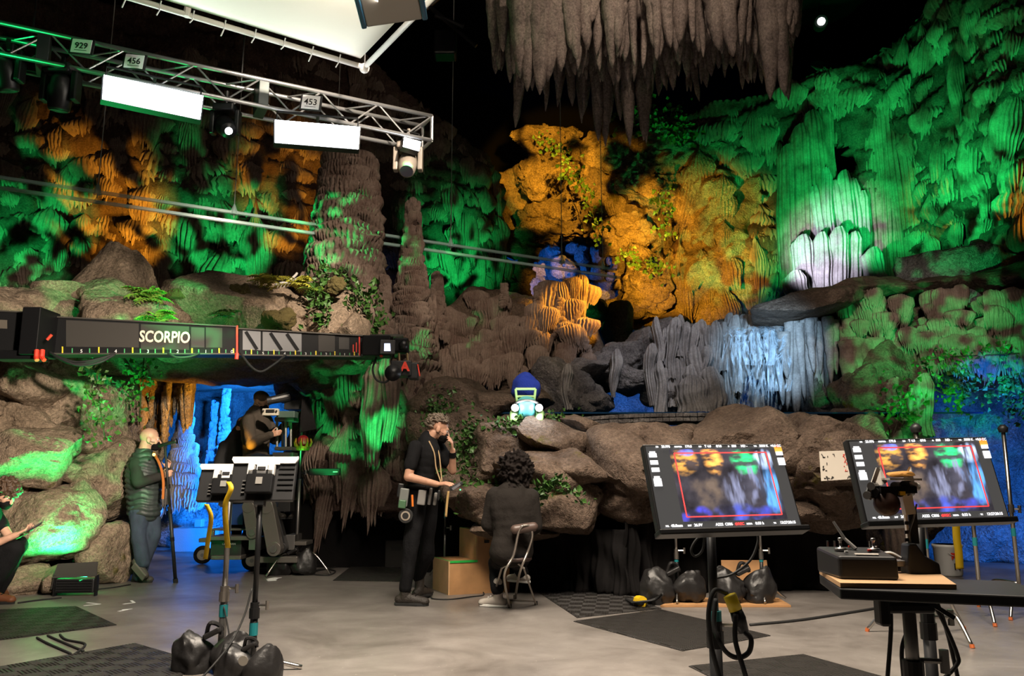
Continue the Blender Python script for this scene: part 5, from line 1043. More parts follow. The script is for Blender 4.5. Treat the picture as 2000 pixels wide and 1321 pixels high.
for k, (cs, lb) in enumerate([([(-80, 1196), (150, 1186), (228, 1222), (-80, 1262)], 'dark rubber mat in front of the crouching man'), ([(-80, 1318), (265, 1258), (395, 1296), (230, 1400), (-80, 1400)], 'ribbed dark rubber mat at the bottom left corner'), ([(1120, 1215), (1290, 1192), (1505, 1243), (1333, 1273)], 'ribbed rubber mat lying before the screen stands'),
                              ([(1345, 1303), (1570, 1280), (1730, 1325), (1600, 1400), (1480, 1370)], 'ribbed rubber mat at the bottom edge right of the cable stand'), ([(1040, 1150), (1165, 1140), (1292, 1190), (1127, 1208)], 'rubber mat beside the folding stool by the black skirt'), ([(650, 1135), (690, 1104), (792, 1108), (792, 1137)], 'worn rubber mat behind the standing man')]):
    a = [FL(*c) for c in cs]; n_ = len(a); ctr = sum(a, Vector()) / n_; ins = [ctr + (p - ctr) * .965 for p in a]; th = Vector((0, 0, .012)); b = MB()
    b.add([p + Vector((0, 0, .001)) for p in a] + [p + Vector((0, 0, .005)) for p in a] + [p + th for p in ins], [tuple(range(n_))[::-1]] + [(i, (i + 1) % n_, n_ + (i + 1) % n_, n_ + i) for i in range(n_)] + [(n_ + i, n_ + (i + 1) % n_, 2 * n_ + (i + 1) % n_, 2 * n_ + i) for i in range(n_)] + [tuple(range(2 * n_, 3 * n_))])
    tag(b.build('floor_mat', mat_rubber(.5 + k * .3)), lb, 'mat', 'rubber floor mats')
for pts, lb in [([(165, 1184), (190, 1181)], 'L shaped tape mark'), ([(240, 1180), (262, 1176)], 'tape'), ([(232, 1194), (258, 1190)], 'tape')][:0]: pass
for k, (a, c, d, lb) in enumerate([((163, 1184), (195, 1181), (170, 1178), 'small pale floor tape mark left of the bald man'), ((240, 1181), (262, 1178), (256, 1174), 'small pale floor tape mark below the bald man'), ((231, 1195), (257, 1190), (238, 1192), 'thin pale floor tape mark nearest the mat')]):
    b = MB().bar(FL(*a) + Vector((0, 0, .002)), FL(*c) + Vector((0, 0, .002)), .025, .002); b.bar(FL(*c) + Vector((0, 0, .002)), FL(*d) + Vector((0, 0, .002)), .025, .002); tag(b.build('floor_tape', 'paper'), lb, 'tape mark', 'tape marks on the floor')

# ================================================================ the two screens facing the camera
sc_txt = mat('screen_text', (1, 1, 1), .5, emit=1.1, ecol=(.92, .94, 1)); sc_red = mat('screen_red', (1, .1, .1), .5, emit=.9, ecol=(1, .06, .06)); sc_or = mat('screen_orange', (1, .5, .1), .5, emit=.9, ecol=(1, .45, .05))
def screen_mat():
    m, nt, b = new_mat('screen_picture'); a = nt.nodes.new('ShaderNodeVertexColor'); a.layer_name = 'picture'; b.inputs['Base Color'].default_value = (.01, .01, .01, 1); b.inputs['Roughness'].default_value = .25
    nt.links.new(a.outputs[0], b.inputs['Emission Color']); b.inputs['Emission Strength'].default_value = 1.0; return m
M['screen'] = screen_mat()
def picture(U, Vv):
    p = np.stack([U * 9, Vv * 6, U * 0], 1); n1 = fbm(p, 4, 5); n2 = fbm(p * np.array([3.5, .7, 1]), 3, 9); n3 = fbm(p * np.array([1.2, 3, 1]), 4, 15)
    base = np.stack([.030 + 0 * U, .026 + 0 * U, .032 + 0 * U], 1) * (1 + .6 * n1)[:, None]
    def blob(cx, cy, rx, ry, col, tex, k=1.0):
        nonlocal base
        w_ = np.clip(1.25 - ((U - cx) / rx) ** 2 - ((Vv - cy) / ry) ** 2 + .35 * n1, 0, 1); w_ = w_ * np.clip(.45 + k * tex, .05, 1.2); base = base * (1 - np.clip(w_, 0, 1)[:, None]) + np.array(col) * w_[:, None]
    blob(.40, .83, .10, .22, (.75, .33, .07), n3, 1.3); blob(.12, .80, .14, .18, (.50, .24, .05), n3, 1.6); blob(.15, .95, .07, .05, (.12, .16, .85), n1); blob(.72, .84, .13, .20, (.03, .50, .16), n3, 1.3); blob(.91, .84, .10, .16, (.50, .62, .90), n2); blob(.60, .42, .16, .28, (.16, .17, .26), n2); blob(.76, .52, .12, .22, (.18, .19, .30), n2); blob(.92, .42, .12, .36, (.07, .22, .48), n2, 1.2); blob(.30, .45, .16, .30, (.09, .065, .05), n1); blob(.15, .08, .14, .12, (.05, .05, .5), n1); blob(.52, .1, .2, .14, (.05, .07, .35), n1); blob(.80, .06, .18, .12, (.04, .05, .30), n1)
    return np.clip(base * 2.6, 0, 1.3)
def front_screen(c, eul, W_, H_, label):
    R3 = Matrix.Rotation(eul[2], 3, 'Z') @ Matrix.Rotation(eul[1], 3, 'Y') @ Matrix.Rotation(eul[0], 3, 'X'); c = Vector(c); t = thing('video_monitor', label, 'monitor', c - Vector((0, 0, H_ / 2))); q = lambda u, v, o=0: c + R3 @ Vector((u * W_ / 2, -o, v * H_ / 2))
    MB().box(q(0, 0, -.02), (W_, .035, H_), R3).build('bezel', 'plastic_black', t, bevel=.004); MB().box(q(0, -.1, -.055), (W_ * .5, .05, H_ * .5), R3).build('rear_housing', 'plastic_black', t, bevel=.01)
    MB().box(q(0, 0, 0), (W_ * .97, .004, H_ * .94), R3).build('screen_glass', mat('screen_haze', (.02, .02, .022), .18, emit=.07, ecol=(1, .95, .9)), t); MB().box(q(0, -1.04, .0), (W_ * 1.03, .06, .02), R3).build('lower_lip', 'metal_black', t, bevel=.004)  # faint glow of the glass imitates haze reflected on the screen
    nx, ny = 110, 70; u0, u1, v0, v1 = -.66, .80, -.80, .86; V = []; uv = []
    for j in range(ny + 1):
        for i in range(nx + 1): V.append(q(u0 + (u1 - u0) * i / nx, v0 + (v1 - v0) * j / ny, .004)[:]); uv.append((i / nx, j / ny))
    Fc = [(j * (nx + 1) + i, j * (nx + 1) + i + 1, (j + 1) * (nx + 1) + i + 1, (j + 1) * (nx + 1) + i) for j in range(ny) for i in range(nx)]
    o = np_mesh('screen_picture', V, Fc, 'screen', t); uv = np.array(uv); col = picture(uv[:, 0], uv[:, 1]); at = o.data.color_attributes.new('picture', 'FLOAT_COLOR', 'POINT'); at.data.foreach_set('color', np.concatenate([col, np.ones((len(col), 1))], 1).astype(np.float32).ravel())
    fr_ = (-.60, .73, -.70, .76)
    for a, b_ in (((0, 2), (1, 2)), ((1, 2), (1, 3)), ((1, 3), (0, 3)), ((0, 3), (0, 2))): MB().bar(q(fr_[a[0]], fr_[a[1]], .0065), q(fr_[b_[0]], fr_[b_[1]], .0065), .002, .0042, up=R3 @ Vector((0, 1, 0)) if False else (R3 @ Vector((0, 0, 1)) if a[1] == b_[1] else R3 @ Vector((1, 0, 0)))).build('frame_line', sc_red, t)
    def tx(s, u, v, h, m=sc_txt, al='CENTER'): text(s, h, m, t, basis(q(u, v, .0075), R3 @ Vector((1, 0, 0)), R3 @ Vector((0, 0, 1))), ext=.0003, align=al, off=.0006, name='screen_text')
    for s, l, u in (('23.976', 'FPS', -.70), ('179.8', 'SHUTTER', -.38), ('T 4.0', 'IRIS', -.10), ('0/10', '', .06), ('800', 'EI', .28), ('ND -', '', .43), ('3800 K', 'WB', .72), ('+0.0 CC', '', .90)): tx(s, u, .915, .0125); l and tx(l, u - .0125 * len(s) - .03, .91, .007, al='RIGHT')
    for s, l, u, m in (('40.0mm', 'FCL', -.76, sc_txt), ('26.9V', 'BAT', -.47, sc_txt), ('A222', '', -.18, sc_txt), ('C006', '', -.05, sc_txt), ('\u25CFREC' if False else 'REC', '', .12, sc_red), ('0:33 h', 'MEDIA', .38, sc_txt), ('13:27:20:15', 'TC', .78, sc_txt)): tx(s, u, -.885, .0135, m); l and tx(l, u - .0125 * len(s) - .03, -.89, .0075, al='RIGHT')
    MB().tube([q(.055, -.885, .006), q(.055, -.885, .0085)], .0055, 12).build('record_dot', sc_red, t)
    for v in (.78, .72, .55, .38, .20, .13, .05): MB().box(q(-.90 - .0, v, .005), (.022 if v in (.78, .20) else .03, .002, .010 if v in (.78, .20) else .016), R3).build('status_icon', sc_txt, t)
    for v, m in ((.74, sc_txt), (.58, sc_txt), (.50, sc_txt)): MB().box(q(.93, v, .005), (.028, .002, .016), R3).build('status_icon', m, t)
    MB().box(q(.93, .83, .005), (.03, .002, .02), R3).build('status_icon', sc_or, t); MB().add([q(.90, .88, .006), q(.955, .88, .006), q(.925, .96, .006)], [(0, 1, 2)]).build('warning_icon', sc_red, t); return t
front_screen((.772, 3.05, 1.1345), (-.360, -.016, .218), .56, .332, 'left of the two tilted screens showing a cave scene')
front_screen((1.541, 3.081, 1.160), (-.262, -.025, .11), .56, .315, 'right of the two tilted screens, partly behind the animatronic mechanism')
def pole_under(px, py, Y, label, r=.020, teal=None):
    p = P(px, py, Y); t = stand((p.x, p.y, 0), p.z, label, r, 'plastic_black', 'metal_black', teal, .62, leg=.55, ang0=.6, legm='metal_black'); return p, t
p_, _ = pole_under(1388, 1030, 3.16, 'black stand under the left screen with looped cables', .024, P(1402, 1235, 3.16).z); pole_under(1795, 1010, 3.2, 'black stand under the right screen', .022)
t = thing('power_plug', 'yellow and black power connector hanging on the left screen stand', 'connector', P(1437, 1190, 3.05)); a, c, d = P(1425, 1163, 3.05), P(1437, 1192, 3.05), P(1452, 1235, 3.05)
MB().tube([a, c], .024, 12).build('yellow_sleeve', mat('plug_yellow', (.8, .6, .03), .4), t, smooth=True); MB().tube([c, c.lerp(d, .4), d], [.022, .026, .020], 12).build('black_plug', 'plastic_black', t, smooth=True)
for k, (pts, lb) in enumerate([([(1420, 1160, 3.08), (1395, 1155, 3.05), (1384, 1200, 3.03), (1390, 1265, 3.03), (1408, 1330, 3.0)], 'thick black cable falling along the left side of the screen stand'), ([(1455, 1235, 3.02), (1467, 1250, 3.0), (1462, 1275, 3.0), (1440, 1285, 3.0), (1415, 1270, 3.0), (1395, 1225, 3.05), (1398, 1170, 3.08)], 'loop of black cable around the screen stand'), ([(1437, 1200, 3.02), (1436, 1250, 3.0), (1450, 1300, 2.98), (1462, 1340, 2.95)], 'black cable dropping from the yellow connector'), ([(1380, 1040, 3.2), (1360, 1055, 3.2), (1350, 1075, 3.2), (1358, 1087, 3.2), (1372, 1075, 3.2), (1378, 1040, 3.2)], 'thin cable loop under the left screen'), ([(1478, 1035, 3.2), (1480, 1060, 3.2), (1465, 1095, 3.2), (1430, 1122, 3.2), (1395, 1130, 3.2)], 'cable drooping from the right underside of the left screen')]): cable('hanging_cable', [P(*q) for q in pts], .009 if k < 3 else .005, lb)
# two stands with sandbags on a plywood base
bp = [FL(1290, 1187), FL(1545, 1187), FL(1520, 1172), FL(1330, 1172)]; b = MB().quad(*[p + Vector((0, 0, .02)) for p in bp], .018); tag(b.build('plywood_sheet', 'ply'), 'flat plywood sheet under the two stands and sandbags', 'plywood')
s1 = FL(1324, 1178); s2_ = FL(1491, 1178)
for s, lb in ((s1, 'short steel stand at the left end of the plywood sheet'), (s2_, 'short steel stand at the right end of the plywood sheet')): s.z = .022; stand(s, P(1320, 1000, s.y).z, lb, .018, 'plastic_black', 'steel', P(1320, 1092, s.y).z - .05, .52, ang0=.3, leg=.25, legz=.10, cmat='chrome')
for px, lb, sd_ in ((1315, 'black sandbag slumped at the foot of the left short stand', 21), (1452, 'black sandbag slumped against the upright plywood board', 25)): f = FL(px, 1180); f.z = .022; sandbag(f + Vector((0, -.02, 0)), 1.05, lb, sd_)
q0, q1 = FL(1413, 1166), FL(1503, 1166); h = P(1413, 1095, q0.y).z; b = MB().quad(q0 + Vector((0, -.04, .022)), q1 + Vector((0, -.04, .022)), q1 + Vector((0, .03, h)), q0 + Vector((0, .03, h)), .018); tag(b.build('plywood_board', 'ply'), 'upright square plywood board leaning behind the sandbag', 'plywood')
for k in range(5): pass
b = MB()
for k in range(5): b.tube(curve_pts([FL(1222 + k * 3, 1170 + k * 2, .03 + .01 * k), FL(1250, 1180 - k, .04 + .012 * k), FL(1280, 1168 + k, .05 + .015 * k), FL(1294, 1160, .10 + .02 * k)], 6), .010, 6)
t = thing('cable_coil', 'bundle of black cable wrapped with yellow tape by the plywood sheet', 'cable', FL(1250, 1178)); b.build('cable_bundle', 'rubber', t)['kind'] = 'stuff'; MB().tube([FL(1246, 1174, .05), FL(1255, 1176, .055)], .05, 10).build('yellow_wrap', 'yellow', t)
# story sheet on the rock
wb = thing('drawing_sheet', 'small white sheet with black and red scribbles pinned to the stage boulder', 'drawing', P(1636, 938, 7.9)); cs = [(1604, 940), (1667, 936), (1662, 880), (1600, 882)]; a = [P(x, y, 7.9 if i < 2 else 7.96) for i, (x, y) in enumerate(cs)]
MB().quad(*a, .006).build('board', mat('sheet_white', (.62, .56, .48), .6), wb); at_ = lambda u, v: a[0].lerp(a[1], u).lerp(a[3].lerp(a[2], u), v) - Vector((0, .006, 0)); rr = random.Random(4)
MB().bar((a[2] + a[3]) / 2 + Vector((0, 0, -.02)), (a[2] + a[3]) / 2 + Vector((0, .5, -.05)), .02, .02).build('pin', 'steel', wb)
for k in range(30):
    red = k > 18; u, v = (rr.uniform(.55, .95), rr.uniform(.3, .9)) if red else rr.choice([(rr.uniform(.08, .9), rr.uniform(.82, .94)), (rr.uniform(.06, .2), rr.uniform(.3, .9)), (rr.uniform(.08, .35), rr.uniform(.05, .14)), (rr.uniform(.8, .92), .08)]); pts = [at_(u + rr.uniform(-.05, .05), min(.97, v + rr.uniform(-.06, .06))) for _ in range(3)]; MB().tube(pts, .0035, 4).build('pen_stroke', 'red' if red else 'ink', wb)

# ================================================================ table with transmitter and mechanism
TZ = .867; tb = thing('work_table', 'black table top with plywood overlay on a steel tripod at the right', 'table', FL(1815, 1500)); g_ = lambda px, py, z=TZ: FL(px, py, z)
tp = [g_(1640, 1150), g_(2080, 1168), g_(2080, 1130), g_(1600, 1122)]; tp[2] = tp[1] + (tp[3] - tp[0]); MB().quad(tp[0], tp[1], tp[2], tp[3], .028).build('table_top', mat('table_black', (.014, .014, .015), .5), tb, bevel=.004)
pl = [g_(1641, 1139, TZ + .014), g_(1868, 1142, TZ + .014), g_(1832, 1118, TZ + .014), g_(1600, 1114, TZ + .014)]; MB().quad(*pl, .012).build('overlay_board', 'ply_light', tb)
cx = g_(1812, 1150); cx = Vector((cx.x, cx.y + .12, 0)); zc = lambda z: Vector((cx.x, cx.y, z)); MB().tube([zc(.05), zc(.60)], .025, 14).build('column', 'steel', tb, smooth=True); MB().tube([zc(.55), zc(TZ - .03)], .018, 12).build('inner_column', 'steel', tb, smooth=True); MB().tube([zc(.56), zc(.66)], .029, 14).build('collar', 'metal_black', tb)
knob(MB(), zc(.66) + Vector((.02, 0, 0)), 1.1).build('lock_knob', 'steel', tb); MB().box(zc(TZ - .075) + Vector((-.075, 0, 0)), (.03, .05, .08)).box(zc(TZ - .075) + Vector((.0, 0, .01)), (.13, .05, .03)).build('tilt_head', 'metal_black', tb, bevel=.008); MB().bar(zc(TZ - .05) + Vector((.05, -.02, 0)), zc(TZ - .09) + Vector((.11, -.03, 0)), .012, .012).build('tilt_handle', 'metal_black', tb)
for k in range(3): an = .5 + k * 2.094; d = Vector((math.cos(an), math.sin(an), 0)); MB().tube([zc(.35), zc(.01) + d * .5], .014, 8).build('leg', 'steel', tb)
for k, (pts, lb) in enumerate([([(1738, 1165), (1740, 1230), (1733, 1330)], 'black cable hanging at the left of the table tripod'), ([(1788, 1165), (1780, 1215), (1762, 1265), (1765, 1330)], 'thick black cable hanging close to the table column'), ([(1815, 1165), (1845, 1220), (1870, 1280), (1868, 1300), (1840, 1330)], 'black cable curling to the right of the table column'), ([(1826, 1165), (1850, 1235), (1872, 1330)], 'straight black cable right of the table column')]): cable('table_cable', [P(x, y, 2.45 + .03 * k) for x, y in pts], .006, lb)
# RC transmitter
rc = thing('remote_transmitter', 'black radio control transmitter lying on the plywood overlay', 'transmitter', g_(1670, 1125, TZ + .015)); zT = TZ + .014; o0 = g_(1641, 1132, zT); o1 = g_(1735, 1134, zT); ux_ = (o1 - o0).normalized(); uy_ = Vector((-ux_.y, ux_.x, 0)); W_ = .155; D_ = .19; base = o0; X = lambda a, d, z: base + ux_ * a + uy_ * d + Vector((0, 0, z))
hf, hb = .062, .075; MB().add([X(0, 0, 0), X(W_, 0, 0), X(W_, D_, 0), X(-.03, D_, 0), X(0, .005, hf), X(W_, .005, hf), X(W_ - .01, D_, hb), X(-.03, D_, hb)], [(3, 2, 1, 0), (0, 1, 5, 4), (1, 2, 6, 5), (2, 3, 7, 6), (3, 0, 4, 7), (4, 5, 6, 7)]).build('case', 'plastic_black', rc, bevel=.008)
top = lambda a, d, e=.003: X(a, d, hf + (hb - hf) * d / D_ + e); MB().quad(top(.05, .02), top(.11, .02), top(.115, .045), top(.05, .045), .003).build('display', mat('lcd', (.55, .5, .45), .3), rc)
for a in (.025, .115): MB().lathe(top(a, .10), [(.018, 0), (.016, .006), (.004, .008), (.004, .025), (.007, .028), (.006, .035)], n=12).build('stick', 'chrome', rc, smooth=True)
for a, d, m in ((.06, .15, 'red'), (.10, .085, 'red'), (.03, .05, 'white'), (.13, .15, 'white'), (.0, .165, 'chrome'), (.02, .165, 'chrome'), (.12, .17, 'chrome')): MB().tube([top(a, d), top(a, d, .02 if m == 'chrome' else .008)], .003 if m == 'chrome' else .006, 8).build('switch', m, rc)
MB().tube([top(.07, .12), top(.045, .14, .03), X(.02, .16, hb + .075)], [.007, .005, .004], 8).build('antenna', 'steel', rc)
# animatronic mechanism
an_ = thing('animatronic_mechanism', 'bare puppet head mechanism of white brackets and servos on a black post', 'mechanism', g_(1800, 1125, zT)); Ym = 2.52; m_ = lambda px, py, dy=0: P(px, py, Ym + dy)
bracket = mat('white_bracket', (.72, .68, .62), .45)
for x0, x1, dy in ((1715, 1733, 0), (1775, 1786, .03)): MB().add([m_(x0, 912, dy + .02), m_(x0 + 4, 912, dy + .02), m_(x1, 942, dy), m_(x1 - 10, 948, dy), m_(x0 - 18, 950, dy + .03), m_(x0 + .5, 912, dy + .026), m_(x0 + 4.5, 912, dy + .026), m_(x1 + .5, 942, dy + .008), m_(x1 - 9.5, 948, dy + .008), m_(x0 - 17, 950, dy + .038)], [(0, 1, 2, 3, 4), (9, 8, 7, 6, 5), (0, 5, 6, 1), (1, 6, 7, 2), (2, 7, 8, 3), (3, 8, 9, 4), (4, 9, 5, 0)]).build('side_bracket', bracket, an_)
MB().bar(m_(1728, 936, -.01), m_(1790, 937, .01), .05, .006).build('cross_bar', bracket, an_); MB().bar(m_(1703, 950), m_(1715, 915), .006, .012).build('link_rod', bracket, an_); MB().bar(m_(1694, 975), m_(1703, 948), .01, .02).build('link_rod', 'steel', an_)
rock(an_, m_(1757, 927, .03), (.046, .03, .009), 5, mat('tan_foam', (.55, .26, .05), .8), sub=3, rough=.08, name='foam_pad'); MB().tube([m_(1730, 985, .02), m_(1732, 984, -.015), m_(1733, 983, -.025)], [.030, .038, .030], 20).build('jaw_cup', mat('brown_cup', (.05, .025, .018), .4), an_, smooth=True)
for px, py, r in ((1706, 950, .012), (1712, 962, .014), (1752, 950, .013), (1770, 948, .013), (1784, 951, .014), (1745, 962, .012), (1762, 962, .014), (1698, 968, .012), (1775, 962, .012)): MB().tube([m_(px - 5, py, -.01), m_(px + 5, py, .02)], r, 12).build('servo', rng.choice(['plastic_black', 'steel', bracket, 'metal_black']), an_)
MB().bar(m_(1715, 957), m_(1785, 957), .04, .02).build('servo_tray', 'metal_black', an_); MB().box(m_(1761, 964, -.02), (.016, .016, .012)).build('yellow_block', 'yellow', an_)
MB().bar(m_(1768, 965), m_(1776, 1005), .024, .03).build('neck_bracket', bracket, an_); MB().bar(m_(1766, 985, .01), m_(1774, 1060, .01), .012, .006).build('neck_strip', bracket, an_); MB().bar(m_(1778, 990, .02), m_(1784, 1062, .02), .022, .026).build('neck_post', 'plastic_black', an_); MB().tube(curve_pts([m_(1790, 985), m_(1785, 1010), m_(1776, 1040), m_(1780, 1065)], 5), .003, 5).build('wire', 'steel', an_)
for y in (1022, 1040, 1055): MB().box(m_(1771, y, .004), (.012, .004, .010)).build('neck_tooth', 'plastic_black', an_)
ft = [m_(1768, 1062), m_(1782, 1060), m_(1800, 1085), m_(1828, 1100), m_(1832, 1124), m_(1768, 1128), m_(1766, 1105)]; MB().add([p + Vector((0, -.025, 0)) for p in ft] + [p + Vector((0, .03, 0)) for p in ft], [tuple(range(7))[::-1], tuple(range(7, 14))] + [(i, (i + 1) % 7, 7 + (i + 1) % 7, 7 + i) for i in range(7)]).build('foot_base', 'plastic_black', an_, bevel=.006)
MB().box(m_(1752, 1100, .02), (.05, .05, .018)).build('circuit_box', 'steel', an_, bevel=.003); MB().tube(curve_pts([m_(1720, 1082, .05), m_(1740, 1080, .03), m_(1760, 1090, .02)], 5), .004, 5).build('wire', 'white', an_)

# ================================================================ right side stands
def cstand(px, py, top_px, top_py, label, ang0, leg=.5, capm=None):
    f = FL(px, py); h = P(top_px, top_py, f.y).z; t = thing('c_stand', label, 'stand', f); z = lambda k: f + Vector((0, 0, k)); MB().tube([z(.10), z(h)], .0175, 10).build('pole', 'chrome', t, smooth=True); MB().tube([z(h * .55), z(h * .55 + .07)], .026, 10).build('collar', 'chrome', t); knob(MB(), z(h * .55 + .03), 1.2).build('lock_knob', 'chrome', t)
    MB().tube([z(h * .42), z(h * .42 + .07)], .02, 10).build('tape_band', 'teal', t)
    for k in range(3): a = ang0 + k * 2.094; d = Vector((math.cos(a), math.sin(a), 0)); MB().tube(curve_pts([z(.20 + .03 * k), z(.20 + .03 * k) + d * leg * .55, z(.15) + d * leg * .75, z(.01) + d * leg], 5), .0135, 10).build('leg', 'chrome', t, smooth=True); MB().tube([z(.0) + d * leg, z(.025) + d * leg * .985], .017, 8).build('foot', mat('orange_foot', (.5, .12, .03), .6), t)
    MB().tube([z(h), z(h + .04), z(h + .07)], [.035, .045, .02], 12).build('head_cap', capm or 'plastic_black', t, smooth=True); return t
cstand(1823, 1243, 1800, 845, 'chrome C stand with three bent legs behind the table', -1.48, .46); cstand(1918, 1206, 1925, 880, 'chrome C stand whose top is hidden by the right screen', -1.9, .5); cstand(1996, 1200, 1968, 845, 'chrome C stand with black head at the right edge', -2.3, .45)
strap([(1866, 1010, 10.0), (1868, 1050, 10.0), (1872, 1080, 10.0), (1874, 1112, 10.0)], .09, 'broad yellow strap hanging beneath the right screen')
f = FL(1855, 1125); t = thing('paint_bucket', 'white plastic bucket with red mark under the right screen', 'bucket', f); MB().lathe(f, [(.14, 0), (.15, .02), (.165, .34), (.175, .35), (.175, .38), (.16, .38), (.155, .36)], n=24).build('bucket_body', 'white', t, smooth=True); MB().tube(curve_pts([f + Vector((-.17, 0, .34)), f + Vector((0, -.2, .25)), f + Vector((.17, 0, .34))], 6), .004, 5).build('bucket_handle', 'steel', t); text('N', .10, 'ink', t, basis(f + Vector((.02, -.162, .12)), (1, 0, 0), (0, 0, 1)), off=.004); MB().add([f + Vector((-.04, -.165, .20)), f + Vector((.04, -.165, .28)), f + Vector((-.05, -.168, .29))], [(0, 1, 2)]).build('red_mark', 'red', t)
f = FL(1775, 1118); t = thing('plastic_bowl', 'translucent turquoise plastic bowl upside down behind the mechanism', 'bowl', f); MB().lathe(f, [(.30, 0), (.29, .08), (.24, .2), (.14, .28), (.02, .30)], n=24).build('bowl_shell', mat('turquoise_plastic', (.05, .45, .40), .25), t, smooth=True); MB().lathe(f, [(.31, 0), (.31, .02)], n=24).build('bowl_rim', mat('turquoise_plastic', (.05, .45, .40), .25), t)
cable('floor_cable', [FL(1465, 1221, .01), FL(1560, 1212, .01), FL(1660, 1197, .01), FL(1735, 1185, .01), FL(1800, 1178, .01)], .012, 'long black cable running over the floor towards the table')
cable('floor_cable', [FL(72, 1246, .008), FL(95, 1258, .008), FL(138, 1277, .008)], .008, 'left thin cable snaking between the two left mats'); cable('floor_cable', [FL(93, 1242, .008), FL(125, 1256, .008), FL(163, 1272, .008)], .008, 'middle thin cable snaking between the two left mats'); cable('floor_cable', [FL(117, 1240, .008), FL(130, 1250, .008), FL(164, 1257, .008), FL(162, 1266, .008), FL(146, 1278, .008)], .008, 'hooked thin cable right of the two between the left mats')
cable('floor_cable', [FL(842, 1165, .008), FL(846, 1170, .008), FL(880, 1171, .008), FL(920, 1166, .008), FL(945, 1162, .008), FL(940, 1150, .01), FL(960, 1147, .01)], .007, 'black cable curling in front of the plywood steps')
cable('floor_cable', [FL(180, 1152, .008), FL(220, 1148, .008), FL(255, 1142, .008)], .007, 'cable from the floor light towards the bald man'); cable('floor_cable', [FL(602, 1118, .008), FL(630, 1112, .01), FL(655, 1116, .01), FL(640, 1124, .008), FL(605, 1120, .008), FL(655, 1108, .01)], .009, 'coil of black cable right of the tall stand')
cable('floor_cable', [FL(35, 1178, .008), FL(80, 1172, .008), FL(120, 1168, .008)], .008, 'black cable along the foot of the left boulders')

# ================================================================ small set vehicle and blue hump on the stage
vh = thing('toy_vehicle', 'small turquoise rover with two glaring headlamps on the stage rock', 'toy vehicle', P(1027, 824, 8.9)); Yv = 8.9; v_ = lambda px, py, dy=0: P(px, py, Yv + dy)
tq = mat('rover_turquoise', (.10, .42, .45), .4); lg = mat('rover_green', (.35, .55, .20), .5)
MB().ell(v_(1028, 797), (.13, .15, .13)).build('body', tq, vh, smooth=True); MB().tube(curve_pts([v_(1000, 797, -.05), v_(1012, 786, -.1), v_(1030, 783, -.12), v_(1048, 787, -.1), v_(1056, 797, -.05)], 5), .018, 8).build('bumper', 'steel', vh, smooth=True)
for a, c in ((1010, 1004), (1048, 1054)): MB().tube(curve_pts([v_(a, 802), v_(c, 806, -.05), v_(c - 1, 825, -.08)], 4), [.035] * 4 + [.045] * 4 + [.05], 10).build('leg', lg, vh, smooth=True)
for a, c in (((1007, 760), (1010, 786)), ((1046, 760), (1043, 786)), ((1007, 760), (1046, 760)), ((1009, 775), (1045, 775))): MB().tube([v_(*a), v_(*c)], .014, 8).build('cage_bar', lg, vh)
for px in (1006, 1053):
    c = v_(px, 797, -.14); MB().tube([c + Vector((0, .06, 0)), c], [.03, .042], 12).build('lamp_shell', 'steel', vh); MB().tube([c, c - Vector((0, .006, 0))], .038, 14).build('lamp_face', mat('headlamp', (1, 1, 1), .3, emit=18, ecol=(.85, .92, 1)), vh)
    l = bpy.data.lights.new('headlamp', 'POINT'); l.energy = 5; l.color = (.8, .9, 1); l.shadow_soft_size = .03; o = bpy.data.objects.new('headlamp', l); COL.objects.link(o); o.location = c - Vector((0, .06, 0))
bh = rock(None, P(1027, 760, 9.7), (.17, .18, .17), 33, mat('blue_fleece', (.012, .04, .36), .95, bump=.6, bscale=60), sub=4, rough=.05, cut=.9, name='blue_hump'); tag(bh, 'rounded blue fleece covered hump behind the turquoise rover', 'hump')
# ================================================================ people
def blob(b, name, m, parent, vox=.008, it=6, fold=0, seed=0, fscale=9):
    me = bpy.data.meshes.new(name); me.from_pydata(b.v, [], b.f); o = bpy.data.objects.new(name, me)
    r = o.modifiers.new('r', 'REMESH'); r.mode = 'VOXEL'; r.voxel_size = vox; s = o.modifiers.new('s', 'SMOOTH'); s.iterations = it; s.factor = .5
    e = bake(o); n = len(e.vertices)
    co = np.empty(n * 3); e.vertices.foreach_get('co', co); co = co.reshape(-1, 3)
    if fold:
        no = np.empty(n * 3); e.vertex_normals.foreach_get('vector', no); no = no.reshape(-1, 3); d = fbm(co * np.array([fscale, fscale, fscale * .55]), 3, seed); co = co + no * (fold * (d * .55 + .1))[:, None]
    L = org(parent); co = co - np.array(L); e.vertices.foreach_set('co', co.ravel()); e.polygons.foreach_set('use_smooth', [True] * len(e.polygons)); e.materials.clear(); e.materials.append(M[m] if isinstance(m, str) else m); e.update(); e.name = name
    return link(name, e, parent, L)
def axes(fwd, up=(0, 0, 1)):
    f = Vector(fwd).normalized(); u = Vector(up); r = f.cross(u).normalized(); u = r.cross(f).normalized(); return Matrix((r, f, u)).transposed()
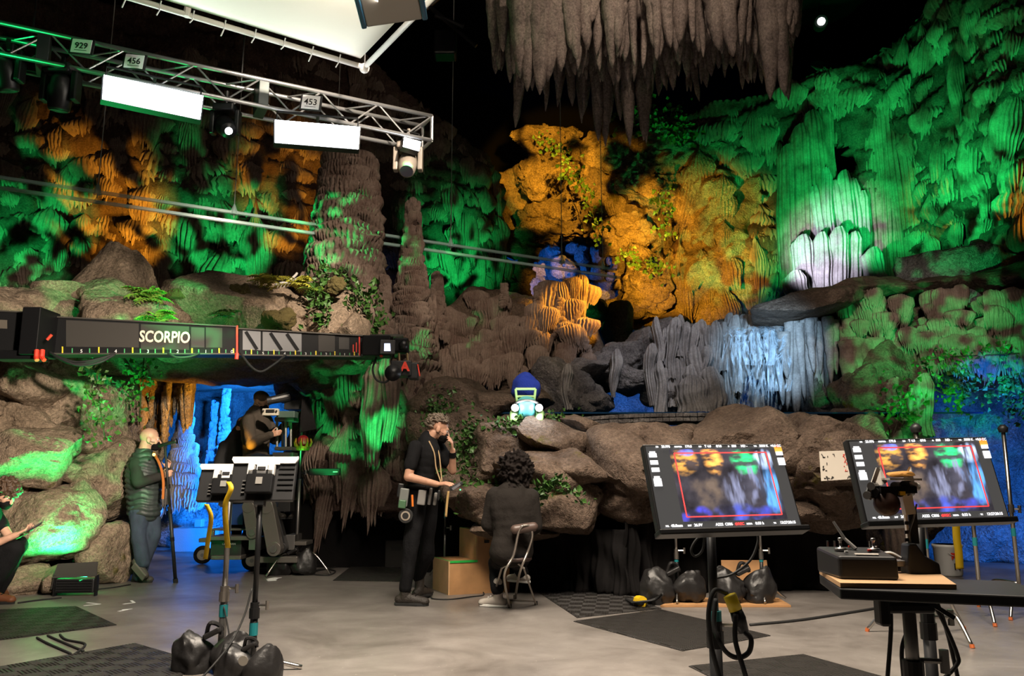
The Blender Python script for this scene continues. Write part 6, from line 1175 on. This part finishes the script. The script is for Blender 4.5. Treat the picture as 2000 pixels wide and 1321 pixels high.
def head(b, c, R, s=1.0):
    q = lambda x, y, z: c + R @ (Vector((x, y, z)) * s); e = lambda p, r: b.ell(p, tuple(k * s for k in r), R, 16, 12)
    e(q(0, -.012, .035), (.076, .098, .088)); e(q(0, .02, -.02), (.066, .078, .085)); e(q(0, .045, -.075), (.047, .048, .04)); e(q(0, .075, -.102), (.022, .018, .018)); b.caps(q(0, .092, .0), q(0, .112, -.038), .011 * s, .017 * s, 8); e(q(.012, .1, -.045), (.011, .012, .009)); e(q(-.012, .1, -.045), (.011, .012, .009))
    b.caps(q(-.036, .082, .018), q(.036, .082, .018), .014 * s, .014 * s, 8); e(q(0, .090, -.070), (.026, .012, .007)); e(q(0, .088, -.082), (.022, .012, .008)); e(q(.045, .06, -.03), (.022, .025, .03)); e(q(-.045, .06, -.03), (.022, .025, .03))
    for k in (-1, 1): e(q(k * .077, -.012, -.018), (.011, .022, .034)); b.caps(q(k * .078, -.022, .008), q(k * .084, -.028, -.02), .008 * s, .007 * s, 6)
def eyes(c, R, t, s=1.0):
    q = lambda x, y, z: c + R @ (Vector((x, y, z)) * s)
    for k in (-1, 1): o = MB().ell(q(k * .033, .078, -.002), .012 * s, R, 10, 8).build('eye', 'white', t, smooth=True); MB().ell(q(k * .034, .086, -.002), .006 * s, R, 8, 6).build('iris', 'ink', o)
def torso(b, hip, neck, R, sw, dp, g=0, belly=0, hw=None):
    up = neck - hip; hw = hw or sw * .82
    for t, w_, d in ((0, hw, dp), (.12, hw * .97, dp * 1.0), (.28, sw * .80, dp * (.96 + belly)), (.44, sw * .86, dp * (.98 + belly)), (.58, sw * .95, dp * 1.05), (.70, sw * 1.0, dp * 1.05), (.80, sw * .98, dp * .95), (.88, sw * .72, dp * .78), (.95, sw * .42, dp * .6)):
        b.ell(hip + up * t, (w_ + g, d + g, up.length * .24 + g * .5), R, 18, 10)
def hand(b, w, d, n, curl=.45, s=1.0, side=1, thumb=.5, spread=.06):
    d = Vector(d).normalized(); n = Vector(n); n = (n - d * n.dot(d)).normalized(); l = d.cross(n) * side; w = Vector(w)
    for k in (-.030, -.011, .009, .028): b.caps(w + d * .012 * s + l * k * .7 * s, w + d * .083 * s + l * k * s, .014 * s, .013 * s, 8)
    for k, L, i in ((.030, .070, 0), (.010, .079, 1), (-.011, .072, 2), (-.030, .056, 3)):
        p = w + d * (.088 - .004 * abs(i - 1)) * s + l * k * s; dd = (d + l * (1.2 - i) * spread).normalized()
        for sg, rr in ((.45, .0095), (.32, .0088), (.23, .0080)):
            a = curl * (.8 + .12 * i); dd = (dd * math.cos(a) + n * math.sin(a)).normalized(); q = p + dd * L * sg * s; b.caps(p, q, rr * s, rr * .94 * s, 8); p = q
            nn = (n - dd * n.dot(dd)); n2 = nn.normalized() if nn.length > 1e-4 else n
    p = w + d * .022 * s + l * .026 * s; dd = (d * .72 + l * .72 + n * thumb).normalized()
    for L, rr in ((.040, .0125), (.030, .0105), (.024, .0095)): q = p + dd * L * s; b.caps(p, q, rr * s, rr * .93 * s, 8); p = q; dd = (dd + d * .25 + n * .12).normalized()
def limb(b, pts, rs, g=0):
    for i in range(len(pts) - 1): b.caps(pts[i], pts[i + 1], rs[i] + g, rs[i + 1] + g, 14)
def shoe(ank, toe, t, m, sole='rubber', boot=0, s=1.0):
    """ank: ankle point above the sole, toe: toe tip on the ground line"""
    ank = Vector(ank); toe = Vector(toe); d = toe - ank; d.z = 0; d.normalize(); gz = toe.z; heel = Vector((ank.x, ank.y, gz)) - d * .06 * s; tp = heel + d * .275 * s; b = MB(); up = Vector((0, 0, 1))
    b.caps(heel + up * .05 * s, heel + d * .12 * s + up * .055 * s, .042 * s, .047 * s); b.caps(heel + d * .12 * s + up * .05 * s, tp - d * .04 * s + up * .038 * s, .047 * s, .036 * s); b.ell(tp - d * .05 * s + up * .035 * s, (.048 * s, .048 * s, .032 * s)); b.caps(heel + d * .05 * s + up * .06 * s, ank + up * (.06 + .08 * boot) * s, .047 * s, .048 * s)
    o = blob(b, 'boot' if boot else 'shoe', m, t, .009, 4); bs = MB(); sd = d.cross(up)
    ol = [(-.045, 0), (-.03, .032), (.08, .036), (.17, .046), (.24, .036), (.268, 0), (.24, -.034), (.17, -.044), (.08, -.034), (-.03, -.032)]; V = [heel + d * a * s + sd * c * s + up * z for z in (.002, .026 * s) for a, c in ol]; n = len(ol); bs.add(V, [tuple(range(n))[::-1], tuple(range(n, 2 * n))] + [(i, (i + 1) % n, n + (i + 1) % n, n + i) for i in range(n)]); bs.build('sole', sole, o, bevel=.004)
    for k in range(4 if boot else 3): q = heel + d * (.15 - .028 * k) * s + up * (.085 + .016 * k) * s; MB().tube([q - sd * .03 * s, q + d * .012 + up * .008, q + sd * .03 * s], .004, 5).build('lace', 'cloth_black' if boot else 'white', o)
def hair_cap(b, c, R, s=1.0, n=260, L=.03, r=.010, seed=0, zone=None, wild=.5, comb=None):
    r_ = random.Random(seed)
    s0 = s; s = s * (1.05 if comb else 1)
    for _ in range(n):
        d = Vector((r_.gauss(0, 1), r_.gauss(0, 1), r_.gauss(0, 1))).normalized()
        if not zone(d): continue
        p = c + R @ (Vector((d.x * .078, -.012 + d.y * .10, .035 + d.z * .090)) * s); t = R @ (d + Vector((r_.gauss(0, wild), r_.gauss(0, wild), r_.gauss(0, wild) + .2))).normalized(); 
        if comb: k = Vector(comb) - d * Vector(comb).dot(d) + d * .22 + Vector((r_.gauss(0, .25), r_.gauss(0, .25), r_.gauss(0, .25))); t = (R @ k).normalized()
        b.caps(p, p + t * L * s * r_.uniform(.5, 1.3), r * s, r * .6 * s, 6)
def mask(c, R, t, s=1.0, m='cloth_black'):
    q = lambda x, y, z: c + R @ (Vector((x, y, z)) * s); b = MB(); b.ell(q(0, .055, -.062), tuple(k * s for k in (.060, .066, .050)), R, 16, 10); b.caps(q(0, .085, -.03), q(0, .10, -.06), .024 * s, .026 * s); b.ell(q(0, .06, -.10), tuple(k * s for k in (.045, .05, .026)), R)
    o = blob(b, 'face_mask', m, t, .008, 4)
    for k in (-1, 1):
        for z in (-.035, -.085): MB().tube(curve_pts([q(k * .060, .06, z), q(k * .074, .02, z * .6 - .01), q(k * .083, -.022, -.005 if z > -.05 else -.04)], 4), .0022 * s, 4).build('ear_loop', m, o)
jeans = mat('dark_jeans', (.030, .045, .072), .85, bump=.3, bscale=150, var=.25, vscale=6); tee = mat('black_tee', (.010, .010, .011), .9, bump=.2, bscale=90, spec=.12); work = mat('black_work_trousers', (.009, .009, .010), .9, bump=.25, bscale=60, spec=.12); boots = mat('worn_boot', (.022, .017, .013), .6, bump=.4, bscale=70)
skin2 = mat('fair_skin', (.60, .34, .24), .5, var=.1, vscale=20)

# ---- standing man with tool belt
Y0 = FL(800, 1184).y + .02; J = lambda px, py, dy=0: P(px, py, Y0 + dy)
p = thing('person', 'standing man in black tee and tool belt touching his masked face', 'person', FL(812, 1183)); RT = axes((.96, .28, 0))
hip = J(824, 962, .12); nk = J(836, 856, .12); hc = J(857, 838, .12); RH = axes((.93, .22, -.30))
sR, eR, wR = J(812, 873, -.09), J(797, 932, -.14), J(853, 946, -.22); sL, eL, wL = J(858, 874, .26), J(884, 920, .20), J(884, 880, .10); hR, kR, aR = J(815, 968, .02), J(802, 1076, -.02), J(791, 1150, 0); hL, kL, aL = J(838, 968, .22), J(835, 1076, .28), J(817, 1128, .42)
b = MB(); head(b, hc, RH, 1.0); b.caps(hc + RH @ Vector((0, -.03, -.06)), nk + Vector((0, 0, -.02)), .058, .066); torso(b, hip, nk, RT, .18, .105, -.03); limb(b, [sR, eR, wR], [.052, .043, .029]); limb(b, [sL, eL, wL], [.052, .041, .028]); limb(b, [hR, kR, aR], [.06, .043, .036]); limb(b, [hL, kL, aL], [.06, .043, .036])
hand(b, wR, J(876, 944, -.24) - wR, (0, .3, -1), .22, 1.0, 1, .3); hand(b, wL, J(882, 856, .06) - wL, (-1, -.1, .25), .45, .95, -1, .3)
blob(b, 'body', 'skin', p, .0065, 4); eyes(hc, RH, p)
b = MB(); torso(b, hip + Vector((0, 0, .02)), nk - Vector((0, 0, .03)), RT, .182, .11, .016); limb(b, [sR, sR.lerp(eR, .62)], [.068, .064]); limb(b, [sL, sL.lerp(eL, .62)], [.066, .062]); blob(b, 'tee_shirt', tee, p, .009, 12, .018, 3)
b = MB(); b.ell(hip + Vector((0, 0, -.02)), (.165, .135, .13), RT); limb(b, [hR, kR, J(792, 1148, 0)], [.095, .072, .062]); limb(b, [hL, kL, J(818, 1126, .42)], [.093, .07, .06]); blob(b, 'trousers', work, p, .011, 5, .022, 5)
shoe(J(793, 1158, 0), (J(820, 1183, -.02).x, J(0, 0, -.02).y, .0), p, boots, boot=1, s=1.08); shoe(J(820, 1136, .42), FL(842, 1163, .015), p, boots, boot=1, s=1.02)
b = MB(); hair_cap(b, hc, RH, 1.0, 1100, .042, .0055, 2, comb=(.1, -.9, .15), zone=lambda d: (d.z > .25 and d.y < .8) or (d.y < .05 and d.z > -.55 and not (abs(d.x) > .75 and d.y > -.5 and d.z < .1))); blob(b, 'hair', mat('grey_hair', (.15, .115, .085), .7, var=.5, vscale=60), p, .0045, 1)
mask(hc, RH, p); MB().tube([wL + (eL - wL) * .08, wL + (eL - wL) * .32], .036, 14).build('wrist_band', 'cloth_black', p)
bl = MB()
for k in range(24): pass
ring = [hip + RT @ Vector((math.cos(a) * .182, math.sin(a) * .155, .05)) for a in np.linspace(0, 2 * PI, 25)]; MB().tube(ring, .022, 8).build('tool_belt', 'cloth_black', p)
for px, py, w_, h_, m, nm, dy in ((789, 972, .085, .17, mat('pouch_grey', (.16, .17, .16), .5), 'tool_pouch', -.12), (783, 958, .06, .13, 'plastic_black', 'radio', -.06), (786, 985, .07, .08, mat('radio_green', (.06, .14, .07), .5), 'tool_pouch', -.14), (824, 972, .075, .14, mat('pouch_canvas', (.22, .21, .2), .7), 'tool_pouch', -.13), (840, 970, .03, .16, 'steel', 'flashlight', -.10), (850, 975, .03, .12, mat('pouch_canvas', (.22, .21, .2), .7), 'tool_pouch', -.06), (857, 968, .025, .10, 'plastic_black', 'tool_pouch', -.02)): MB().box(J(px, py, dy), (w_, .06, h_), Matrix.Rotation(.12, 3, 'Y')).build(nm, m, p, bevel=.01)
c = J(792, 1008, -.15); 
MB().tube([c + Vector((0, .05, 0)), c - Vector((0, .0, 0))], .068, 20).build('tape_roll', mat('black_tape', (.02, .02, .02), .5), p, bevel=.004); MB().tube([c - Vector((0, .002, 0)), c - Vector((0, .006, 0))], .044, 18).build('tape_core', mat('tape_core', (.35, .3, .24), .6), p); MB().tube([c - Vector((0, .005, 0)), c - Vector((0, .009, 0))], .030, 18).build('core_hole', 'ink', p); MB().tube([J(805, 967, -.14), J(806, 990, -.15)], .010, 8).build('orange_marker', mat('orange_marker', (.8, .2, .02), .5), p)
MB().tube(curve_pts([J(838, 862, -.02), J(848, 885, -.06), J(852, 915, -.06), J(862, 945, -.08)], 6), .007, 5).build('lanyard', mat('tan_lanyard', (.45, .3, .16), .7), p); MB().tube(curve_pts([J(850, 862, .1), J(858, 890, .0), J(861, 920, -.05), J(863, 940, -.08)], 6), .006, 5).build('lanyard', mat('tan_lanyard', (.45, .3, .16), .7), p)
t = thing('handheld_controller', 'black handheld controller held by the standing man', 'controller', J(893, 950, -.25)); MB().box(J(891, 950, -.26), (.13, .10, .035), Matrix.Rotation(-.5, 3, 'Y')).build('controller_body', 'plastic_black', t, bevel=.008); MB().quad(J(882, 954, -.315), J(898, 944, -.315), J(900, 948, -.31), J(885, 958, -.31), .002).build('controller_screen', mat('grey_screen', (.2, .2, .22), .2), t); MB().ell(J(899, 957, -.31), .007).build('green_led', mat('green_led', (.1, 1, .3), .4, emit=2, ecol=(.1, 1, .4)), t)
s_ = FL(868, 1130); stand(s_, P(872, 958, s_.y).z, 'slim steel stand with teal band behind the standing man', .014, 'steel', 'steel', P(868, 1012, s_.y).z, .55, leg=.3, ang0=.2, legz=.15)
cable('hanging_cable', [P(876, 960, 7.5), P(873, 985, 7.5), P(871, 1010, 7.5)], .012, 'short tan cord dangling from the handheld controller', m=mat('tan_cord', (.4, .26, .1), .7))

# ---- bald man with monopod
Y0 = FL(268, 1138).y + .05; J = lambda px, py, dy=0: P(px, py, Y0 + dy); p = thing('person', 'bald man in a dark quilted vest and jeans leaning at the left rocks', 'person', FL(270, 1140)); RT = axes((.80, .55, 0)); RH = axes((.90, .38, -.05))
hip = J(282, 992, .05); nk = J(280, 888, .05); hc = J(293, 858, .05); sR, eR, wR = J(266, 906, -.10), J(270, 944, -.20), J(314, 930, -.16); sL, eL, wL = J(300, 908, .22), J(318, 942, .16), J(326, 915, .04)
hR, kR, aR = J(272, 1000, -.04), J(270, 1048, -.06), J(280, 1100, -.10); hL, kL, aL = J(292, 1000, .12), J(300, 1048, .06), J(272, 1124, 0)
b = MB(); head(b, hc, RH, 1.08); b.caps(hc + RH @ Vector((0, -.04, -.06)), nk, .066, .075); torso(b, hip, nk, RT, .19, .13, -.03); limb(b, [sR, eR, wR], [.055, .045, .03]); limb(b, [sL, eL, wL], [.055, .045, .03]); limb(b, [hR, kR, aR], [.06, .045, .036]); limb(b, [hL, kL, aL], [.06, .045, .036]); hand(b, wR, J(327, 926, -.14) - wR, (.2, .9, .1), .7, 1.0, 1, .6); hand(b, wL, J(328, 906, .03) - wL, (.2, -.9, .1), .8, .95, -1, .6); blob(b, 'body', skin2, p, .008, 4); eyes(hc, RH, p, 1.08); mask(hc, RH, p, 1.08)
blk = mat('black_sweater', (.016, .014, .013), .9, bump=.2, bscale=120); b = MB(); limb(b, [sR, eR, wR.lerp(eR, .08)], [.075, .066, .048]); limb(b, [sL, eL, wL.lerp(eL, .08)], [.072, .062, .046]); torso(b, hip, nk, RT, .185, .13, .01); b.caps(nk + Vector((0, 0, -.03)), nk + Vector((.01, .01, .03)), .078, .075); blob(b, 'sweater', blk, p, .011, 5, .014, 8)
b = MB(); torso(b, hip - Vector((0, 0, .02)), nk - Vector((0, 0, .04)), RT, .20, .15, .035, .10); vest = blob(b, 'quilted_vest', mat('vest_green_grey', (.030, .038, .036), .55), p, .012, 4, 0)
me = vest.data; n = len(me.vertices); co = np.empty(n * 3); me.vertices.foreach_get('co', co); co = co.reshape(-1, 3); no = np.empty(n * 3); me.vertex_normals.foreach_get('vector', no); no = no.reshape(-1, 3); z = co[:, 2] + .012 * np.sin(co[:, 0] * 30); co += no * (.016 * np.abs(np.sin(z / .062 * PI)) + .004 * fbm(co * 22, 2, 4))[:, None]; me.vertices.foreach_set('co', co.ravel()); me.update()
b = MB(); b.ell(hip - Vector((0, 0, .03)), (.18, .15, .13), RT); limb(b, [hR, kR, aR], [.12, .085, .075]); limb(b, [hL, kL, aL], [.118, .085, .072]); blob(b, 'jeans', jeans, p, .011, 5, .022, 12)
b = MB(); c = J(277, 1108, -.12); d = (J(292, 1128, -.16) - J(262, 1096, -.08)).normalized(); shoe(J(272, 1126, 0), FL(302, 1139, .0), p, mat('grey_shoe', (.06, .055, .045), .7), boot=0)
so = MB(); so.caps(J(266, 1098, -.10), J(284, 1124, -.14), .05, .042); o = blob(so, 'shoe', mat('grey_shoe', (.06, .055, .045), .7), p, .01, 4); MB().bar(J(260, 1104, -.14), J(282, 1130, -.18), .085, .022, up=(-.75, -.55, .35)).build('sole', mat('grey_sole', (.13, .12, .10), .8), o, bevel=.008)
MB().tube(curve_pts([J(300, 885, -.06), J(313, 910, -.16), J(319, 940, -.2), J(318, 975, -.2)], 6), .016, 6).build('orange_strap', mat('orange_strap', (.55, .16, .03), .7), p)
t = thing('monopod', 'black monopod with short boom held upright by the bald man', 'monopod', FL(343, 1139)); f = FL(343, 1139); tp = P(322, 868, f.y - .25); f2 = f + Vector((0, 0, 0)); MB().tube([f2, f2.lerp(tp, .55)], .020, 10).build('lower_tube', 'plastic_black', t, smooth=True); MB().tube([f2.lerp(tp, .5), tp], .014, 10).build('upper_tube', 'plastic_black', t, smooth=True); MB().tube([f2, f2.lerp(tp, .03)], .028, 10).build('foot', 'rubber', t)
for k in (.3, .5, .68): MB().tube([f2.lerp(tp, k), f2.lerp(tp, k + .03)], .024, 10).build('clamp', 'metal_black', t)
MB().tube([tp + Vector((-.07, 0, -.02)), tp + Vector((.12, -.02, .03)), tp + Vector((.14, -.02, .035))], [.02, .02, .035], 10).build('boom', 'plastic_black', t, smooth=True); MB().ell(tp + Vector((-.1, -.04, -.12)), .018).build('amber_lamp', mat('amber_lamp', (1, .6, .2), .4, emit=3, ecol=(1, .55, .15)), t)

# ---- crouching man at the left edge
Y0 = FL(20, 1182).y + .15; J = lambda px, py, dy=0: P(px, py, Y0 + dy); p = thing('person', 'crouching curly haired man in a mask looking at his phone', 'person', FL(10, 1182)); RT = axes((.95, .15, -.3)); RH = axes((.80, -.20, -.42)); hip = J(-70, 1090, .1); nk = J(-20, 985, .08); hc = J(10, 966, .05)
sR, eR, wR = J(-32, 1005, -.12), J(-22, 1068, -.20), J(32, 1045, -.18); sL, eL, wL = J(-10, 1005, .26), J(20, 1052, .20), J(52, 1038, .02); hR, kR, aR = J(-60, 1095, -.05), J(28, 1072, -.12), J(-14, 1150, -.10); hL, kL, aL = J(-55, 1092, .25), J(36, 1066, .22), J(-2, 1150, .25)
b = MB(); head(b, hc, RH, 1.02); b.caps(hc + RH @ Vector((0, -.03, -.06)), nk, .06, .07); torso(b, hip, nk, RT, .18, .11, -.03); limb(b, [sR, eR, wR], [.05, .043, .029]); limb(b, [sL, eL, wL], [.05, .042, .029]); limb(b, [hR, kR, aR], [.06, .045, .036]); limb(b, [hL, kL, aL], [.06, .045, .036]); hand(b, wR, J(55, 1034, -.14) - wR, (.1, .2, 1), .35, 1.0, -1, .3); hand(b, wL, J(70, 1034, -.06) - wL, (0, -.6, .6), .5, .95, 1, .3); blob(b, 'body', skin2, p, .007, 4); eyes(hc, RH, p); mask(hc, RH, p, 1.02)
b = MB(); hair_cap(b, hc, RH, 1.08, 620, .042, .015, 9, lambda d: d.z > .0 or d.y < -.1, .9); blob(b, 'hair', mat('curly_brown_hair', (.065, .036, .020), .6, var=.5, vscale=50), p, .008, 1)
b = MB(); torso(b, hip, nk - Vector((0, 0, .02)), RT, .185, .12, .02); limb(b, [sR, sR.lerp(eR, .5)], [.07, .066]); limb(b, [sL, sL.lerp(eL, .5)], [.068, .064]); blob(b, 'tee_shirt', tee, p, .011, 6, .014, 6); b = MB(); b.ell(hip, (.17, .15, .14), RT); limb(b, [hR, kR, aR], [.11, .085, .07]); limb(b, [hL, kL, aL], [.11, .085, .07]); blob(b, 'trousers', work, p, .012, 5, .02, 7)
br_ = mat('brown_boot', (.17, .055, .02), .6); shoe(aR, FL(34, 1180, 0), p, br_, boot=1, s=1.05); shoe(aL, FL(30, 1160, 0), p, br_, boot=1)
t = thing('mobile_phone', 'black mobile phone in the hands of the crouching man', 'phone', J(68, 1028, -.10)); R3 = Matrix.Rotation(-.5, 3, 'Y') @ Matrix.Rotation(.4, 3, 'X'); MB().box(J(67, 1030, -.10), (.145, .072, .009), R3).build('phone_body', 'plastic_black', t, bevel=.003); MB().box(J(67, 1030, -.10) + R3 @ Vector((0, 0, .0055)), (.135, .065, .001), R3).build('phone_screen', mat('phone_screen', (.1, .1, .12), .2, emit=.1), t)

# ---- seated woman on folding stool
Y0 = 7.62; J = lambda px, py, dy=0: P(px, py, Y0 + dy); ss = thing('folding_stool', 'folding tube stool with a small padded backrest under the seated woman', 'stool', FL(1003, 1185)); seat = J(1003, 1089)
MB().lathe(seat - Vector((0, 0, .03)), [(.15, 0), (.165, .01), (.165, .03), (.14, .04)], n=24).build('seat', mat('brown_vinyl', (.05, .03, .025), .5), ss, smooth=True); tub = mat('stool_tube', (.38, .34, .30), .35, .8)
fa, fb_, fc, fd = FL(961, 1177), FL(996, 1188), FL(1047, 1182), FL(1006, 1170); bk = [J(1007, 1033, -.24), J(1036, 1031, -.2)]
MB().tube(curve_pts([fb_, J(985, 1125, -.2), J(1003, 1085, -.2), J(1013, 1040, -.24), J(1021, 1027, -.25)], 6), .011, 8).build('leg', tub, ss, smooth=True); MB().tube(curve_pts([fd, J(1015, 1120, -.12), J(1032, 1075, -.15), J(1040, 1045, -.2), J(1033, 1028, -.23), J(1021, 1027, -.25)], 6), .011, 8).build('leg', tub, ss, smooth=True)
MB().tube([fa, J(980, 1110, -.1), seat + Vector((-.02, -.1, -.03))], .010, 8).build('leg', tub, ss); MB().tube([fc, J(1023, 1110, -.1), seat + Vector((.02, -.1, -.03))], .010, 8).build('leg', tub, ss); MB().tube([fa.lerp(seat, .08), fc.lerp(seat, .08)], .008, 8).build('stretcher', tub, ss)
for f in (fa, fb_, fc, fd): MB().tube([f, f + Vector((0, 0, .035))], .016, 8).build('foot_cap', 'rubber', ss)
a, c = J(997, 1036, -.22), J(1051, 1028, -.19); MB().caps(a.lerp(c, .17), a.lerp(c, .83), .042, .042, 14).build('backrest', mat('brown_vinyl_back', (.085, .055, .045), .45), ss, smooth=True)
p = thing('person', 'seated woman with dark curly hair and black jacket seen from behind', 'person', FL(1000, 1180)); RT = axes((-.35, .94, 0)); RH = axes((-.40, .88, -.15)); hip = J(1000, 1078, -.02); nk = J(1004, 955, .02); hc = J(1006, 926, .06)
sL, eL, wL = J(966, 970, .02), J(957, 1025, .05), J(970, 1040, .26); sR, eR, wR = J(1036, 972, .0), J(1043, 1028, .02), J(1020, 1040, .28); hL, kL, aL = J(985, 1088, .1), J(970, 1100, .50), J(972, 1150, .30); hR, kR, aR = J(1015, 1088, .1), J(1010, 1098, .52), J(1020, 1120, .60)
b = MB(); head(b, hc, RH, .95); b.caps(hc + RH @ Vector((0, -.03, -.06)), nk, .05, .06); torso(b, hip, nk, RT, .165, .10, -.03); limb(b, [sL, eL, wL], [.045, .038, .026]); limb(b, [sR, eR, wR], [.045, .038, .026]); limb(b, [hL, kL, aL], [.06, .045, .034]); limb(b, [hR, kR, aR], [.06, .045, .034]); hand(b, wL, (.3, 1, -.1), (.5, 0, -.8), .5, .9, 1); hand(b, wR, (-.3, 1, -.1), (-.5, 0, -.8), .5, .9, -1); blob(b, 'body', 'skin', p, .009, 4)
b = MB(); torso(b, hip - Vector((0, 0, .0)), nk - Vector((0, 0, .0)), RT, .195, .125, .028, .05, hw=.175); limb(b, [sL, eL, wL], [.083, .072, .05]); limb(b, [sR, eR, wR], [.083, .072, .05]); b.caps(nk + Vector((-.06, -.02, -.02)), nk + Vector((.06, -.02, -.02)), .055, .055); blob(b, 'jacket', mat('charcoal_jacket', (.020, .017, .015), .9, bump=.3, bscale=40, spec=.12), p, .011, 16, .026, 14, 7)
b = MB(); b.ell(hip - Vector((0, 0, .02)), (.165, .15, .10), RT); limb(b, [hL, kL, aL], [.10, .075, .065]); limb(b, [hR, kR, aR], [.10, .075, .065]); blob(b, 'trousers', work, p, .012, 5, .015, 15)
b = MB(); hair_cap(b, hc, RH, 1.22, 1000, .055, .014, 4, lambda d: d.y < .35 or d.z > .3, .9); r_ = random.Random(3)
for k in range(150): q = hc + RH @ Vector((r_.uniform(-.10, .10), r_.uniform(-.12, .0), r_.uniform(-.17, -.02))); b.caps(q, q + Vector((r_.gauss(0, .02), r_.gauss(0, .02), r_.gauss(0, .02))), .014, .011, 6)
blob(b, 'hair', mat('black_curls', (.010, .007, .006), .8, spec=.15), p, .008, 1); snk = mat('pale_sneaker', (.40, .36, .32), .6); shoe(aL, (aL.x - .16, aL.y + .06, 0), p, snk, 'white', s=.92); shoe(aR, aR + Vector((-.12, .1, -.09)), p, snk, 'white', s=.92)

# ---- dolly operator and companion
Y0 = 10.75; J = lambda px, py, dy=0: P(px, py, Y0 + dy); p = thing('person', 'camera operator in cap sitting on the dolly against the blue light', 'person', FL(500, 1095)); RT = axes((.85, -.35, 0)); RH = axes((.95, -.15, -.25)); hip = J(500, 895); nk = J(500, 806); hc = J(510, 784)
sR, eR, wR = J(486, 822, -.2), J(490, 868, -.28), J(528, 850, -.30); sL, eL, wL = J(520, 822, .2), J(538, 860, .15), J(556, 830, .0); hR, kR, aR = J(495, 900, -.1), J(540, 905, -.3), J(530, 1000, -.25); hL, kL, aL = J(505, 900, .1), J(548, 905, .05), J(545, 1000, .1)
b = MB(); head(b, hc, RH, 1.05); b.caps(hc + RH @ Vector((0, -.03, -.06)), nk, .06, .07); torso(b, hip, nk, RT, .19, .12, -.03); limb(b, [sR, eR, wR], [.05, .043, .03]); limb(b, [sL, eL, wL], [.05, .043, .03]); limb(b, [hR, kR, aR], [.06, .045, .036]); limb(b, [hL, kL, aL], [.06, .045, .036]); hand(b, wR, (1, 0, .3), (0, 1, 0), .6, 1, 1); hand(b, wL, (1, -.3, .3), (0, -1, 0), .6, 1, -1); blob(b, 'body', 'skin', p, .01, 4)
b = MB(); torso(b, hip, nk - Vector((0, 0, .02)), RT, .20, .13, .03, .08); limb(b, [sR, eR, wR], [.08, .07, .05]); limb(b, [sL, eL, wL], [.08, .07, .05]); blob(b, 'sweater', mat('brown_sweater', (.05, .038, .028), .9, bump=.3), p, .013, 5, .016, 3); b = MB(); b.ell(hip, (.18, .15, .13), RT); limb(b, [hR, kR, aR], [.11, .085, .07]); limb(b, [hL, kL, aL], [.11, .085, .07]); blob(b, 'jeans', jeans, p, .013, 5, .016, 4)
b = MB(); q = lambda x, y, z: hc + RH @ Vector((x, y, z)); b.ell(q(0, -.012, .055), (.088, .108, .082), RH, 16, 10); b.ell(q(0, -.01, .02), (.088, .105, .04), RH); blob(b, 'knit_cap', mat('knit_cap', (.09, .055, .035), .9), p, .009, 4); mask(hc, RH, p, 1.05); shoe(aR, aR + Vector((.15, -.05, -.09)), p, boots, s=1.0); shoe(aL, aL + Vector((.15, -.05, -.09)), p, boots, s=1.0)
Y0 = 11.3; p = thing('person', 'dark clothed companion hunched at the left of the camera operator', 'person', FL(450, 1090)); RT = axes((.6, .75, -.2)); RH = axes((.6, .7, -.4)); hip = J(452, 960); nk = J(466, 850); hc = J(476, 832); sR, eR, wR = J(440, 872, -.1), J(428, 915, -.15), J(455, 930, -.05); sL, eL, wL = J(486, 868, .1), J(490, 910, .2), J(480, 930, .25); hR, kR, aR = J(446, 968, -.1), J(460, 975, -.5), J(462, 1040, -.45); hL, kL, aL = J(460, 968, .1), J(485, 980, -.2), J(485, 1045, -.1)
b = MB(); head(b, hc, RH, 1.0); b.caps(hc + RH @ Vector((0, -.03, -.06)), nk, .06, .07); torso(b, hip, nk, RT, .19, .12, -.03); limb(b, [sR, eR, wR], [.05, .043, .03]); limb(b, [sL, eL, wL], [.05, .043, .03]); limb(b, [hR, kR, aR], [.06, .045, .036]); limb(b, [hL, kL, aL], [.06, .045, .036]); hand(b, wR, (1, 0, .1), (0, 0, -1), .5, 1, 1); hand(b, wL, (1, 0, .1), (0, 0, -1), .5, 1, -1); blob(b, 'body', 'skin', p, .011, 4)
b = MB(); torso(b, hip, nk, RT, .21, .14, .035, .05); limb(b, [sR, eR, wR], [.085, .075, .055]); limb(b, [sL, eL, wL], [.085, .075, .055]); b.ell(hc + Vector((0, 0, .01)), (.095, .105, .12)); blob(b, 'hooded_jacket', mat('black_jacket', (.012, .012, .013), .9), p, .014, 5, .016, 3); b = MB(); b.ell(hip, (.18, .15, .13), RT); limb(b, [hR, kR, aR], [.11, .085, .07]); limb(b, [hL, kL, aL], [.11, .085, .07]); blob(b, 'trousers', work, p, .014, 5, .016, 4)

bpy.data.scenes.remove(TMP)

for m_ in bpy.data.materials:   # small glowing prints and screens need no light sampling of their own
    if m_.name.split('.')[0] != 'led_panel_glow': m_.cycles.emission_sampling = 'NONE'
